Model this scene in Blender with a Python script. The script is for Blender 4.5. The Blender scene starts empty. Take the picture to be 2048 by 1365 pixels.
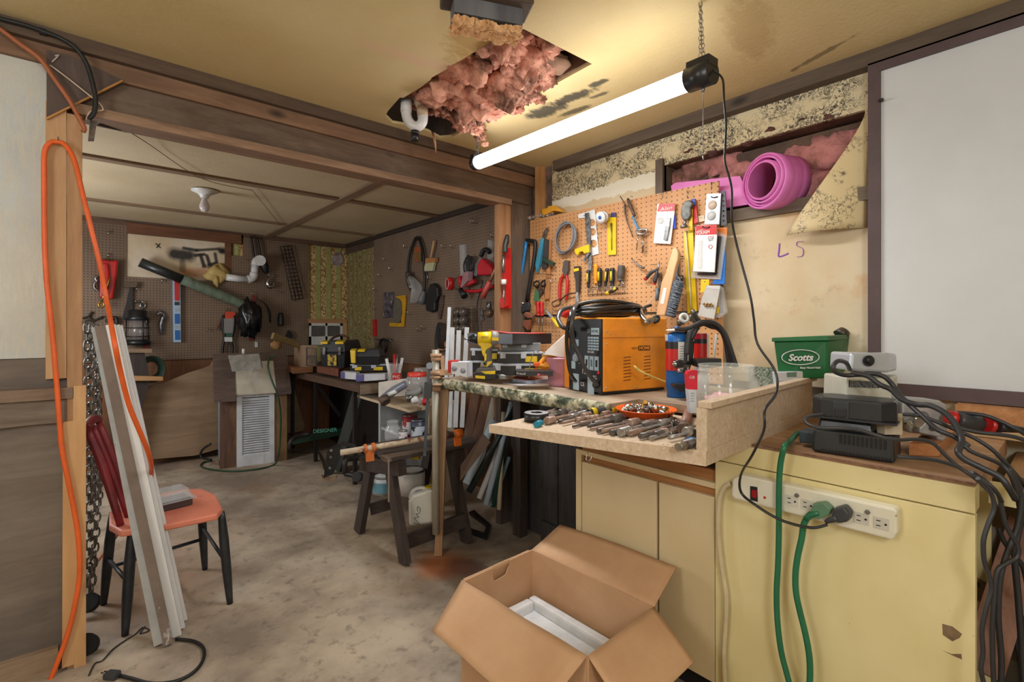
import bpy,math,random
from mathutils import Vector,Matrix,geometry,noise
random.seed(7)
V=Vector
SC=bpy.context.scene
COL=SC.collection
F=992.;CX=1024.;CY=653.;EYE=1.32;YAW=math.radians(40.9)
SN,CS=math.sin(YAW),math.cos(YAW)
def at(u,v,X=None,Y=None,Z=None,T=None):
    a=(u-CX)/F;b=(CY-v)/F
    d=V((SN+a*CS,CS-a*SN,b))
    if X is not None:t=X/d.x
    elif Y is not None:t=Y/d.y
    elif Z is not None:t=(Z-EYE)/d.z
    else:t=T
    return V((d.x*t,d.y*t,EYE+d.z*t))
def cut(ox,oy,s):
    return lambda pts:[(ox+p[0]/s,oy+p[1]/s) for p in pts]
cA=cut(160,440,3.657);cB=cut(690,400,4.266);cC=cut(1040,360,4.266);cD=cut(860,560,5.6875)
cE=cut(1100,580,5.389);cG=cut(600,720,3.175);cT=cut(560,640,5.689);cI=cut(1560,660,4.014)
cL=cut(740,0,4.135);cU=cut(870,760,4.265);cP=cut(1100,770,5.689);cR=cut(1280,380,4.875)
cW=cut(150,500,5.25);cJ=cut(1420,860,2.702);cS=cut(1340,600,4.55);cQ=cut(380,640,4.016);cY=cut(1860,800,2.415)
def lin(c):
    return tuple(((x/255.)/12.92 if x <= 10.3 else (((x/255.)+.055)/1.055)**2.4) for x in c)+(1.,)
MATS={}
def _nt(name):
    m=bpy.data.materials.new(name);m.use_nodes=True
    nt=m.node_tree;b=nt.nodes['Principled BSDF']
    return m,nt,b
def mix(nt,fac,a,b,mode='MIX'):
    n=nt.nodes.new('ShaderNodeMix');n.data_type='RGBA';n.blend_type=mode
    for sock,val in ((n.inputs[0],fac),(n.inputs[6],a),(n.inputs[7],b)):
        if hasattr(val,'links'):nt.links.new(val,sock)
        else:sock.default_value=val
    return n.outputs[2]
def ramp(nt,src,lo,hi,c0=(0,0,0,1),c1=(1,1,1,1)):
    r=nt.nodes.new('ShaderNodeValToRGB');e=r.color_ramp.elements
    e[0].position=lo;e[1].position=hi;e[0].color=c0;e[1].color=c1
    nt.links.new(src,r.inputs[0]);return r.outputs[0]
def coords(nt,scale=(1,1,1),rot=(0,0,0)):
    g=nt.nodes.new('ShaderNodeTexCoord');mp=nt.nodes.new('ShaderNodeMapping')
    mp.inputs['Scale'].default_value=scale;mp.inputs['Rotation'].default_value=rot
    nt.links.new(g.outputs['Object'],mp.inputs[0]);return mp.outputs[0]
def nse(nt,co,sc,det=5,rough=.6,dist=0):
    n=nt.nodes.new('ShaderNodeTexNoise');n.inputs['Scale'].default_value=sc
    n.inputs['Detail'].default_value=det;n.inputs['Roughness'].default_value=rough;n.inputs['Distortion'].default_value=dist
    nt.links.new(co,n.inputs['Vector']);return n.outputs['Fac']
def mth(nt,op,a,b=None):
    n=nt.nodes.new('ShaderNodeMath');n.operation=op
    for i,x in enumerate((a,b)):
        if x is None:continue
        if hasattr(x,'links'):nt.links.new(x,n.inputs[i])
        else:n.inputs[i].default_value=x
    return n.outputs[0]
def M(name,c1,c2=None,sc=6,rough=.6,metal=0,st=(1,1,1),bump=0,con=(.35,.65),spots=None,spots2=None,alpha=None,trans=0,ior=1.45,coat=0,det=5,bsc=None):
    if name in MATS:return MATS[name]
    m,nt,b=_nt(name)
    co=coords(nt,st)
    b.inputs['Roughness'].default_value=rough;b.inputs['Metallic'].default_value=metal
    if c2 is None:
        c2=tuple(x*.86 for x in c1)
    f=nse(nt,co,sc,det)
    col=ramp(nt,f,con[0],con[1],lin(c2),lin(c1))
    for sp in (spots,spots2):
        if sp:
            cc,ss,lo,hi=sp[:4]
            g=nse(nt,coords(nt,sp[4] if len(sp) > 4 else st),ss,6,.65)
            col=mix(nt,ramp(nt,g,lo,hi),col,lin(cc))
    nt.links.new(col,b.inputs['Base Color'])
    if bump:
        bp=nt.nodes.new('ShaderNodeBump');bp.inputs['Strength'].default_value=bump;bp.inputs['Distance'].default_value=.01
        h=f if bsc is None else nse(nt,co,bsc,4)
        nt.links.new(h,bp.inputs['Height']);nt.links.new(bp.outputs[0],b.inputs['Normal'])
    if trans:b.inputs['Transmission Weight'].default_value=trans;b.inputs['IOR'].default_value=ior
    if alpha is not None:b.inputs['Alpha'].default_value=alpha
    if coat:b.inputs['Coat Weight'].default_value=coat
    MATS[name]=m;return m
def plain(name,c,rough=.45,metal=0,**k):return M(name,c,tuple(x*.9 for x in c),9,rough,metal,**k)
def wood(name,c1,c2,ax='Z',rough=.7,knots=True,sc=5,dark=None,bump=.25):
    if name in MATS:return MATS[name]
    m,nt,b=_nt(name)
    s={'X':(.12,1,1),'Y':(1,.12,1),'Z':(1,1,.12)}[ax]
    co=coords(nt,s)
    g1=nse(nt,co,sc*7,6,.65,.6);g2=nse(nt,co,sc*1.6,3)
    col=ramp(nt,g1,.3,.7,lin(c2),lin(c1))
    col=mix(nt,ramp(nt,g2,.35,.75,(0,0,0,1),(.45,.45,.45,1)),col,lin(tuple(x*.72 for x in c2)))
    if dark:
        g3=nse(nt,coords(nt,tuple(min(1,x*3) for x in s)),2.3,6,.7)
        col=mix(nt,ramp(nt,g3,.48,.72),col,lin(dark))
    if knots:
        vz=nt.nodes.new('ShaderNodeTexVoronoi');vz.inputs['Scale'].default_value=3.2
        nt.links.new(coords(nt,tuple(min(1,x*4) for x in s)),vz.inputs['Vector'])
        k=ramp(nt,vz.outputs['Distance'],.03,.09,(1,1,1,1),(0,0,0,1))
        col=mix(nt,k,col,lin(tuple(x*.45 for x in c2)))
    nt.links.new(col,b.inputs['Base Color']);b.inputs['Roughness'].default_value=rough
    if bump:
        bp=nt.nodes.new('ShaderNodeBump');bp.inputs['Strength'].default_value=bump;bp.inputs['Distance'].default_value=.004
        nt.links.new(g1,bp.inputs['Height']);nt.links.new(bp.outputs[0],b.inputs['Normal'])
    MATS[name]=m;return m
def pegboard(name,c1,c2,axes,dark,pitch=.0254,rad=.13,pitch2=None):
    m,nt,b=_nt(name)
    g=nt.nodes.new('ShaderNodeNewGeometry');sx=nt.nodes.new('ShaderNodeSeparateXYZ');nt.links.new(g.outputs['Position'],sx.inputs[0])
    d=None
    for a in axes:
        q=mth(nt,'MULTIPLY',sx.outputs[a],1/(pitch2 if pitch2 and a == 1 else pitch));q=mth(nt,'FRACT',q);q=mth(nt,'SUBTRACT',q,.5);q=mth(nt,'MULTIPLY',q,q)
        d=q if d is None else mth(nt,'ADD',d,q)
    hole=mth(nt,'LESS_THAN',d,rad*rad)
    f=nse(nt,g.outputs['Position'],2.2,5)
    col=ramp(nt,f,.35,.7,lin(c2),lin(c1));col=mix(nt,hole,col,lin(dark))
    nt.links.new(col,b.inputs['Base Color']);b.inputs['Roughness'].default_value=.55
    return m
def glass(name,c=(235,240,238),rough=.05,alpha=.28):
    if name in MATS:return MATS[name]
    m,nt,b=_nt(name)
    b.inputs['Base Color'].default_value=lin(c);b.inputs['Roughness'].default_value=rough
    lw=nt.nodes.new('ShaderNodeLayerWeight');lw.inputs[0].default_value=.35
    nt.links.new(mth(nt,'ADD',mth(nt,'MULTIPLY',mth(nt,'POWER',lw.outputs['Facing'],2.),.55),alpha*.75),b.inputs['Alpha']);b.inputs['Specular IOR Level'].default_value=.9;b.inputs['Coat Weight'].default_value=.6
    MATS[name]=m;return m
def emit(name,c,s):
    m,nt,b=_nt(name)
    b.inputs['Base Color'].default_value=lin(c);b.inputs['Emission Color'].default_value=lin(c);b.inputs['Emission Strength'].default_value=s
    return m
def spline(pts,n=6,closed=False):
    pts=[V(p) for p in pts]
    if len(pts) < 3:return pts
    out=[];N=len(pts);segs=N if closed else N-1
    for i in range(segs):
        if closed:p0,p1,p2,p3=pts[i-1],pts[i],pts[(i+1) % N],pts[(i+2) % N]
        else:p0=pts[max(i-1,0)];p1=pts[i];p2=pts[i+1];p3=pts[min(i+2,N-1)]
        for k in range(n):
            t=k/n
            out.append(.5*((2*p1)+(p2-p0)*t+(2*p0-5*p1+4*p2-p3)*t*t+(3*p1-p0-3*p2+p3)*t**3))
    if not closed:out.append(pts[-1])
    return out
def frame(d):
    d=V(d).normalized();up=V((0,0,1)) if abs(d.z) < .95 else V((1,0,0))
    x=d.cross(up).normalized();return x,x.cross(d).normalized()
class B:
    def __init__(s):s.v=[];s.f=[];s.m=[];s.sm=[];s.mi=0
    def use(s,i):s.mi=i;return s
    def add(s,vs,fs,smooth=False):
        o=len(s.v);s.v += [V(p) for p in vs]
        for f in fs:s.f.append([o+i for i in f]);s.m.append(s.mi);s.sm.append(smooth)
        return s
    def hexa(s,p):
        return s.add(p,[(3,2,1,0),(4,5,6,7),(0,1,5,4),(1,2,6,5),(2,3,7,6),(3,0,4,7)])
    def box(s,x0,x1,y0,y1,z0,z1):
        return s.hexa([(x0,y0,z0),(x1,y0,z0),(x1,y1,z0),(x0,y1,z0),(x0,y0,z1),(x1,y0,z1),(x1,y1,z1),(x0,y1,z1)])
    def cbox(s,c,size,ex=(1,0,0),ey=(0,1,0),ez=None):
        c=V(c);ex=V(ex).normalized();ey=V(ey).normalized();ez=V(ez).normalized() if ez else ex.cross(ey)
        a,b,d=ex*size[0]/2,ey*size[1]/2,ez*size[2]/2
        return s.hexa([c-a-b-d,c+a-b-d,c+a+b-d,c-a+b-d,c-a-b+d,c+a-b+d,c+a+b+d,c-a+b+d])
    def beam(s,p0,p1,w,h,up=(0,0,1)):
        p0,p1=V(p0),V(p1);d=(p1-p0);L=d.length;d.normalize();x=d.cross(V(up))
        if x.length < 1e-4:x=d.cross(V((1,0,0)))
        x.normalize();z=x.cross(d)
        return s.cbox((p0+p1)/2,(w,L,h),x,d,z)
    def prism(s,pts,vec):
        pts=[V(p) for p in pts];vec=V(vec);n=len(pts)
        nn=V((0,0,0))
        for i in range(n):nn += pts[i].cross(pts[(i+1) % n])
        if nn.dot(vec) > 0:pts=pts[::-1]
        return s.add(pts+[p+vec for p in pts],[tuple(range(n)),tuple(range(2*n-1,n-1,-1))]+[((i+1) % n,i,n+i,n+(i+1) % n) for i in range(n)])
    def pl(s,px,th,X=None,Y=None,Z=None):
        pts=[at(u,v,X,Y,Z) for u,v in px]
        vec=(th,0,0) if X is not None else ((0,th,0) if Y is not None else (0,0,-th))
        return s.prism(pts,vec)
    def tube(s,pts,r,n=8,sm=5,closed=False,flat=None,cap=True):
        P=spline(pts,sm,closed) if sm > 1 else [V(p) for p in pts]
        N=len(P);vs=[];x=None
        for i in range(N):
            if closed:d=P[(i+1) % N]-P[i-1]
            else:d=P[min(i+1,N-1)]-P[max(i-1,0)]
            if d.length < 1e-9:d=V((0,0,1))
            d.normalize()
            if x is None:x,z=frame(d)
            else:
                x=x-d*x.dot(d)
                if x.length < 1e-6:x,z=frame(d)
                x.normalize();z=x.cross(d)
            if hasattr(r,'__len__'):
                q=i/(N-1)*(len(r)-1);j=min(int(q),len(r)-2);rr=r[j]+(r[j+1]-r[j])*(q-j)
            else:rr=r
            for k in range(n):
                a=2*math.pi*k/n
                vs.append(P[i]+x*math.cos(a)*rr+z*math.sin(a)*rr*(flat or 1))
        fs=[]
        for i in range(N if closed else N-1):
            for k in range(n):
                a=i*n+k;b_=i*n+(k+1) % n;c=((i+1) % N)*n+(k+1) % n;d_=((i+1) % N)*n+k
                fs.append((a,b_,c,d_))
        s.add(vs,fs,True)
        if not closed and cap:
            o=len(s.v)-len(vs)
            s.f.append([o+k for k in range(n)][::-1]);s.m.append(s.mi);s.sm.append(False)
            s.f.append([o+(N-1)*n+k for k in range(n)]);s.m.append(s.mi);s.sm.append(False)
        return s
    def lathe(s,prof,c,axis=(0,0,1),n=24,smooth=True,caps=True):
        c=V(c);ax=V(axis).normalized();x,z=frame(ax);vs=[]
        for r,h in prof:
            for k in range(n):
                a=2*math.pi*k/n;vs.append(c+ax*h+x*math.cos(a)*r+z*math.sin(a)*r)
        fs=[]
        for i in range(len(prof)-1):
            for k in range(n):fs.append((i*n+k,i*n+(k+1) % n,(i+1)*n+(k+1) % n,(i+1)*n+k))
        s.add(vs,fs,smooth)
        if caps:
            o=len(s.v)-len(vs)
            if prof[0][0] > 1e-5:s.f.append([o+k for k in range(n)][::-1]);s.m.append(s.mi);s.sm.append(False)
            if prof[-1][0] > 1e-5:s.f.append([o+(len(prof)-1)*n+k for k in range(n)]);s.m.append(s.mi);s.sm.append(False)
        return s
    def cyl(s,p0,p1,r,n=16,r2=None):
        p0,p1=V(p0),V(p1);L=(p1-p0).length
        return s.lathe([(r,0),(r if r2 is None else r2,L)],p0,p1-p0,n)
    def ball(s,c,r,n=12,sq=(1,1,1),amp=0,fr=6,seed=0):
        c=V(c);vs=[];m=n//2+1
        for i in range(m+1):
            th=math.pi*i/m
            for k in range(n):
                ph=2*math.pi*k/n;d=V((math.sin(th)*math.cos(ph),math.sin(th)*math.sin(ph),math.cos(th)))
                q=1
                if amp:q=1+amp*(noise.noise(d*fr*.3+V((seed,seed*2.1,0)))*1.3+noise.noise(d*fr+V((seed,0,seed)))*.7)
                vs.append(c+V((d.x*sq[0],d.y*sq[1],d.z*sq[2]))*r*q)
        fs=[]
        for i in range(m):
            for k in range(n):fs.append((i*n+k,(i+1)*n+k,(i+1)*n+(k+1) % n,i*n+(k+1) % n))
        return s.add(vs,fs,True)
    def sheet(s,fn,nu,nv,th=0,smooth=True):
        top=[V(fn(i/nu,j/nv)) for j in range(nv+1) for i in range(nu+1)]
        W=nu+1;q=lambda i,j:j*W+i
        if not th:return s.add(top,[(q(i,j),q(i+1,j),q(i+1,j+1),q(i,j+1)) for j in range(nv) for i in range(nu)],smooth)
        nrm=[]
        for j in range(nv+1):
            for i in range(nu+1):
                a=top[q(min(i+1,nu),j)]-top[q(max(i-1,0),j)];b_=top[q(i,min(j+1,nv))]-top[q(i,max(j-1,0))]
                nrm.append(a.cross(b_).normalized()*th)
        n=len(top);bot=[p-k for p,k in zip(top,nrm)]
        fs=[(q(i,j),q(i+1,j),q(i+1,j+1),q(i,j+1)) for j in range(nv) for i in range(nu)]
        fs += [(n+q(i,j+1),n+q(i+1,j+1),n+q(i+1,j),n+q(i,j)) for j in range(nv) for i in range(nu)]
        for i in range(nu):fs += [(q(i+1,0),q(i,0),n+q(i,0),n+q(i+1,0)),(q(i,nv),q(i+1,nv),n+q(i+1,nv),n+q(i,nv))]
        for j in range(nv):fs += [(q(0,j),q(0,j+1),n+q(0,j+1),n+q(0,j)),(q(nu,j+1),q(nu,j),n+q(nu,j),n+q(nu,j+1))]
        return s.add(top+bot,fs,smooth)
    def go(s,name,mats,parent=None,label=None,cat=None,group=None,kind=None,bev=0,org=None):
        if not isinstance(mats,(list,tuple)):mats=[mats]
        if parent is not None:
            o0=V(parent.get('_o',(0,0,0)))
            if parent.parent is not None:pass
        elif org is not None:o0=V(org)
        elif kind == 'structure':o0=V((0,0,0))
        else:
            xs=[p.x for p in s.v];ys=[p.y for p in s.v];zs=[p.z for p in s.v]
            o0=V(((min(xs)+max(xs))/2,(min(ys)+max(ys))/2,min(zs)))
        me=bpy.data.meshes.new(name);me.from_pydata([tuple(p-o0) for p in s.v],[],s.f)
        for m in mats:me.materials.append(m)
        me.polygons.foreach_set('material_index',[min(i,len(mats)-1) for i in s.m]);me.polygons.foreach_set('use_smooth',s.sm)
        me.update()
        o=bpy.data.objects.new(name,me);COL.objects.link(o)
        if parent is not None:o.parent=parent
        else:o.location=o0
        o['_o']=tuple(o0)
        if bev:
            md=o.modifiers.new('bevel','BEVEL');md.width=bev;md.segments=2;md.limit_method='ANGLE';md.angle_limit=math.radians(50)
        tag(o,label,cat,group,kind);return o
def tag(o,label=None,cat=None,group=None,kind=None):
    if label:o['label']=label
    if cat:o['category']=cat
    if group:o['group']=group
    if kind:o['kind']=kind
def thing(name,label,cat,loc,group=None):
    o=bpy.data.objects.new(name,None);COL.objects.link(o);o.location=V(loc);o.empty_display_size=.02
    o['_o']=tuple(V(loc));tag(o,label,cat,group);return o
def struct(b,name,m,parent=None,bev=0,label=None):
    return b.go(name,m,parent,kind=None if parent else 'structure',bev=bev,label=label)
def text(name,s,p,ex,ey,size,m,parent,shear=0,th=.0004,w=None,align='CENTER',bold=0):
    cu=bpy.data.curves.new(name,'FONT');cu.body=s;cu.size=size;cu.extrude=th;cu.align_x=align;cu.align_y='CENTER';cu.shear=shear
    cu.offset=bold;cu.resolution_u=3
    ob=bpy.data.objects.new('tmp',cu);COL.objects.link(ob)
    bpy.context.view_layer.update()
    me=bpy.data.meshes.new_from_object(ob.evaluated_get(bpy.context.evaluated_depsgraph_get()))
    bpy.data.objects.remove(ob);bpy.data.curves.remove(cu)
    ex=V(ex).normalized();ey=V(ey).normalized();ez=ex.cross(ey)
    sx=1
    if w and len(me.vertices):
        xs=[q.co.x for q in me.vertices];sx=w/max(1e-6,max(xs)-min(xs))
    b=B();b.v=[V(p)+ex*q.co.x*sx+ey*q.co.y+ez*q.co.z for q in me.vertices]
    for f in me.polygons:b.f.append(list(f.vertices));b.m.append(0);b.sm.append(False)
    bpy.data.meshes.remove(me)
    return b.go(name,m,parent)
def dup(root,d=(0,0,0),rz=0,label=None,cp_children=True):
    r=root.copy();COL.objects.link(r);r.location=root.location+V(d)
    if rz:r.rotation_euler.z=root.rotation_euler.z+rz
    if label:r['label']=label
    if cp_children:
        for ch in list(root.children):
            c=ch.copy();COL.objects.link(c);c.parent=r
            for g in ch.children:
                k=g.copy();COL.objects.link(k);k.parent=c
    return r
XW,YB,YH=2.47,5.94,2.57
XP,XPB,YPB=2.40,2.44,5.90
STEEL=M('steel',(165,165,165),(90,88,86),30,.35,.9);CHROME=M('chrome',(210,212,215),(150,150,150),20,.18,1)
RUST=M('rusty_steel',(120,100,88),(70,52,44),40,.6,.5,bump=.3);BLACK=plain('black_plastic',(30,31,34),.35);RUBBER=plain('black_rubber',(26,26,28),.5)
DKGREY=plain('dark_grey_plastic',(58,60,64),.45);RED=plain('red_plastic',(196,32,30),.35);YEL=plain('yellow_plastic',(232,196,20),.4)
WHITE=plain('white_plastic',(226,226,224),.4);ORANGE=plain('orange_plastic',(238,96,26),.35);BLUE=plain('blue_paint',(24,96,170),.35)
GREEN=plain('green_plastic',(24,100,60),.4);CARD=M('cardboard',(204,164,128),(192,150,114),4,.8,bump=.05,bsc=90);CLEAR=glass('clear_plastic',(225,228,230),.12,.35)
PINE=wood('pine_wood',(212,172,128),(192,148,104),'Z');PINEX=wood('pine_wood_lengthwise',(196,152,108),(176,128,84),'X');OLDW=wood('aged_dark_wood',(104,84,68),(70,54,44),'Z')
OLDX=wood('aged_beam_wood',(118,90,70),(84,62,48),'X',dark=(60,48,42));DARKW=wood('dark_stained_wood',(74,60,54),(48,38,34),'X',knots=False);DARKZ=wood('dark_stained_post',(74,60,54),(48,38,34),'Z',knots=False)
BRASS=M('brass',(200,160,80),(150,110,50),20,.3,.9);WOODH=plain('varnished_handle',(190,130,80),.4)
CONC=None
def concrete():
    m,nt,b=_nt('concrete_floor');co=coords(nt)
    f=nse(nt,co,1.6,8,.62);g=nse(nt,co,14,6,.7);h=nse(nt,coords(nt,(1,1,1),(0,0,1)),.9,5)
    col=ramp(nt,f,.38,.62,lin((134,120,106)),lin((190,174,154)))
    col=mix(nt,ramp(nt,h,.5,.68),col,lin((150,120,92)))
    col=mix(nt,ramp(nt,g,.54,.68,(0,0,0,1),(.6,.6,.6,1)),col,lin((96,88,80)))
    gm=nt.nodes.new('ShaderNodeNewGeometry');sp=nt.nodes.new('ShaderNodeSeparateXYZ');nt.links.new(gm.outputs['Position'],sp.inputs[0])
    def blot(x,y,r,colr,k=.7):
        nonlocal col
        dx=mth(nt,'SUBTRACT',sp.outputs[0],x);dy=mth(nt,'SUBTRACT',sp.outputs[1],y)
        d=mth(nt,'SQRT',mth(nt,'ADD',mth(nt,'MULTIPLY',dx,dx),mth(nt,'MULTIPLY',dy,dy)))
        d=mth(nt,'ADD',d,mth(nt,'MULTIPLY',mth(nt,'SUBTRACT',f,.5),r*2.2))
        col=mix(nt,ramp(nt,d,r*.2,r,(k,k,k,1),(0,0,0,1)),col,lin(colr))
    p=at(880,1128,Z=0);blot(p.x,p.y,.16,(176,96,44));p=at(930,1135,Z=0);blot(p.x,p.y,.12,(90,44,36))
    p=at(735,985,Z=0);blot(p.x,p.y,.4,(110,98,90),.6);p=at(300,930,Z=0);blot(p.x,p.y,.6,(104,90,80),.6)
    p=at(1000,1060,Z=0);blot(p.x,p.y,.45,(84,78,74),.7)
    nt.links.new(col,b.inputs['Base Color']);b.inputs['Roughness'].default_value=.68
    bp=nt.nodes.new('ShaderNodeBump');bp.inputs['Strength'].default_value=.18;nt.links.new(g,bp.inputs['Height']);nt.links.new(bp.outputs[0],b.inputs['Normal'])
    return m
XL,YN=-2.2,-1.9
struct(B().box(XL-.1,2.9,YN-.1,YB+.2,-.1,0),'floor',concrete())
def ceil_mat(name,c1,c2,mould=True):
    m,nt,b=_nt(name);co=coords(nt)
    f=nse(nt,co,1.3,5);g=nse(nt,coords(nt,(1,2.2,1)),9,7,.75);k=nse(nt,co,60,3)
    col=ramp(nt,f,.35,.7,lin(c2),lin(c1))
    if mould:
        col=mix(nt,ramp(nt,g,.66,.76,(0,0,0,1),(.65,.65,.65,1)),col,lin((120,100,66)))
        gm=nt.nodes.new('ShaderNodeNewGeometry');sp=nt.nodes.new('ShaderNodeSeparateXYZ');nt.links.new(gm.outputs['Position'],sp.inputs[0])
        def blot(u,v,rx,ry,ang,cc,kk=.9,n2=None):
            nonlocal col
            p=at(u,v,Z=2.44);dx=mth(nt,'SUBTRACT',sp.outputs[0],p.x);dy=mth(nt,'SUBTRACT',sp.outputs[1],p.y)
            c,s=math.cos(ang),math.sin(ang)
            a=mth(nt,'ADD',mth(nt,'MULTIPLY',dx,c/rx),mth(nt,'MULTIPLY',dy,s/rx));e=mth(nt,'ADD',mth(nt,'MULTIPLY',dx,-s/ry),mth(nt,'MULTIPLY',dy,c/ry))
            d=mth(nt,'SQRT',mth(nt,'ADD',mth(nt,'MULTIPLY',a,a),mth(nt,'MULTIPLY',e,e)))
            d=mth(nt,'ADD',d,mth(nt,'MULTIPLY',mth(nt,'SUBTRACT',g,.5),1.7))
            col=mix(nt,ramp(nt,d,.55,.95,(kk,kk,kk,1),(0,0,0,1)),col,lin(cc))
        pa,pb=at(1055,235,Z=2.44),at(1205,178,Z=2.44);an=math.atan2(pb.y-pa.y,pb.x-pa.x)
        blot(1092,222,.16,.075,an,(58,58,54));blot(1145,195,.17,.05,an,(54,54,50));blot(1150,222,.12,.03,an,(70,70,62),.8);blot(1198,166,.07,.03,an,(66,66,58),.9);blot(1200,190,.06,.022,an,(76,74,64),.8)
        blot(1640,110,.18,.02,1.2,(110,94,66),.7);blot(1500,60,.3,.1,.3,(170,140,92),.5);blot(960,60,.3,.12,1.3,(176,136,60),.7)
        blot(870,130,.05,.42,an-.25,(226,190,160),.6)
    nt.links.new(col,b.inputs['Base Color']);b.inputs['Roughness'].default_value=.75
    bp=nt.nodes.new('ShaderNodeBump');bp.inputs['Strength'].default_value=.35;bp.inputs['Distance'].default_value=.004
    nt.links.new(k,bp.inputs['Height']);nt.links.new(bp.outputs[0],b.inputs['Normal']);return m
hole=[(994,77),(1047,58),(1184,128),(1120,163),(1045,200),(985,232),(904,274),(880,276),(856,263),(820,252),(785,246),(771,232),(776,222),(800,195),(806,196),(840,176),(861,160),(864,155),(900,135),(905,130),(933,114)]
hp=[at(u,v,Z=2.44) for u,v in hole]
outer=[V((XL,YN,2.44)),V((XW,YN,2.44)),V((XW,YH+.03,2.44)),V((XL,YH+.03,2.44))]
tri=geometry.tessellate_polygon([outer,hp])
b=B();allp=outer+hp;b.add(allp,[tuple(t) for t in tri])
b.add([p+V((0,0,.014)) for p in allp],[tuple(t[::-1]) for t in tri])
n=len(hp);b.add(hp+[p+V((0,0,.014)) for p in hp],[(i,(i+1) % n,n+(i+1) % n,n+i) for i in range(n)])
struct(b,'ceiling',ceil_mat('ceiling_paint',(222,204,156),(208,186,134)))
b=B().box(.7,2.4,.9,3.0,2.66,2.68);struct(b,'trim_1',OLDX)
b=B()
for p,q in (((904,268),(1184,122)),):
    pa,pb=at(*p,Z=2.45),at(*q,Z=2.45);d=(pb-pa).normalized();b.beam(pa-d*.3+V((.02,0,.105)),pb+d*.3+V((.02,0,.105)),.04,.2)
pa,pb=at(1047,50,Z=2.45),at(1200,120,Z=2.45);d=(pb-pa).normalized();b.beam(pa-d*.3+V((0,-.05,.105)),pb+d*.4+V((0,-.05,.105)),.04,.2)
struct(b,'trim_2',OLDX)
struct(B().box(XL-.05,XW+.3,YN-.05,YH,2.70,2.74),'trim_3',OLDX)
BC=ceil_mat('plywood_ceiling',(206,188,156),(188,168,134),False)
struct(B().box(-1.2,XW+.1,YH+.03,YB+.1,2.32,2.34),'ceiling_back',BC)
PALEW=wood('faded_batten_wood',(150,124,98),(126,102,80),'X');PALEY=wood('faded_batten_wood_y',(150,124,98),(126,102,80),'Y')
b=B();b.box(-1.2,XW,3.78,3.85,2.305,2.32);struct(b,'trim_4',PALEW)
b=B();b.box(-1.2,XW,5.06,5.13,2.305,2.32);struct(b,'trim_5',PALEW)
p=at(765,365,Z=2.305);q=at(525,478,Z=2.305)
b=B().box(q.x-.03,q.x+.04,YH+.1,YB,2.30,2.3199);struct(b,'trim_6',PALEY)
def wall_right_mat():
    m,nt,b=_nt('right_wall_covering');co=coords(nt)
    g=nt.nodes.new('ShaderNodeNewGeometry');sp=nt.nodes.new('ShaderNodeSeparateXYZ');nt.links.new(g.outputs['Position'],sp.inputs[0])
    f=nse(nt,co,1.7,6,.6);e=nse(nt,co,7,6,.7);fine=nse(nt,co,36,5,.65,1.2)
    bare=ramp(nt,f,.3,.66,lin((204,180,142)),lin((226,212,184)))
    bare=mix(nt,ramp(nt,e,.6,.74,(0,0,0,1),(.7,.7,.7,1)),bare,lin((150,138,116)))
    bare=mix(nt,ramp(nt,nse(nt,co,30,6,.8),.68,.74),bare,lin((90,80,64)))
    bare=mix(nt,ramp(nt,nse(nt,coords(nt,(1,1.2,1.2),(0,0,2)),2.4,6),.58,.7,(0,0,0,1),(.8,.8,.8,1)),bare,lin((206,150,96)))
    base=ramp(nt,f,.3,.7,lin((204,190,152)),lin((222,208,172)))
    l1=mth(nt,'ABSOLUTE',mth(nt,'SUBTRACT',fine,.5));l1=ramp(nt,l1,.014,.045,(1,1,1,1),(0,0,0,1))
    l2=ramp(nt,nse(nt,coords(nt,(1,1,1),(1,2,0)),75,3,.6),.56,.6)
    cl=nse(nt,coords(nt,(1,1,1.5),(0,1,0)),6,2,.5)
    clm=ramp(nt,cl,.36,.46)
    l1=mix(nt,clm,(0,0,0,1),l1);l2=mix(nt,ramp(nt,cl,.5,.56),(0,0,0,1),l2)
    toile=mix(nt,l1,base,lin((58,54,48)));toile=mix(nt,l2,toile,lin((70,64,56)))
    nn=mth(nt,'MULTIPLY',mth(nt,'SUBTRACT',e,.5),.12)
    zz=mth(nt,'ADD',sp.outputs[2],nn)
    col=mix(nt,mth(nt,'GREATER_THAN',zz,2.12),bare,lin((226,220,202)))
    edge=mth(nt,'SUBTRACT',2.215,mth(nt,'MULTIPLY',mth(nt,'SUBTRACT',sp.outputs[1],1.5),.03))
    low=mth(nt,'GREATER_THAN',zz,edge)
    right=mth(nt,'LESS_THAN',sp.outputs[1],1.56)
    low=mth(nt,'MAXIMUM',low,mth(nt,'MULTIPLY',right,mth(nt,'GREATER_THAN',sp.outputs[2],2.0)))
    col=mix(nt,low,col,toile)
    nt.links.new(col,b.inputs['Base Color']);b.inputs['Roughness'].default_value=.75
    bp=nt.nodes.new('ShaderNodeBump');bp.inputs['Strength'].default_value=.15;nt.links.new(fine,bp.inputs['Height']);nt.links.new(bp.outputs[0],b.inputs['Normal'])
    return m
WR=wall_right_mat();NY0,NY1,NZ0,NZ1=.60,1.545,1.90,2.225
b=B()
for y0,y1,z0,z1 in ((YN,NY0,.0,2.44),(NY1,2.425,.0,2.44),(NY0,NY1,0,1.845),(NY0,NY1,NZ1,2.44)):b.box(XW,XW+.02,y0,y1,z0,z1)
struct(b,'wall_right',WR)
struct(B().box(XW+.25,XW+.3,YN,YB,0,2.7),'wall_right_outer',M('dark_boards',(70,56,48),(44,34,30),5,.8))
STUD=wood('grey_stud_wood',(112,98,84),(84,70,58),'Z');STUDY=wood('grey_sill_wood',(128,112,92),(96,80,64),'Y',dark=(70,62,54))
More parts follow.
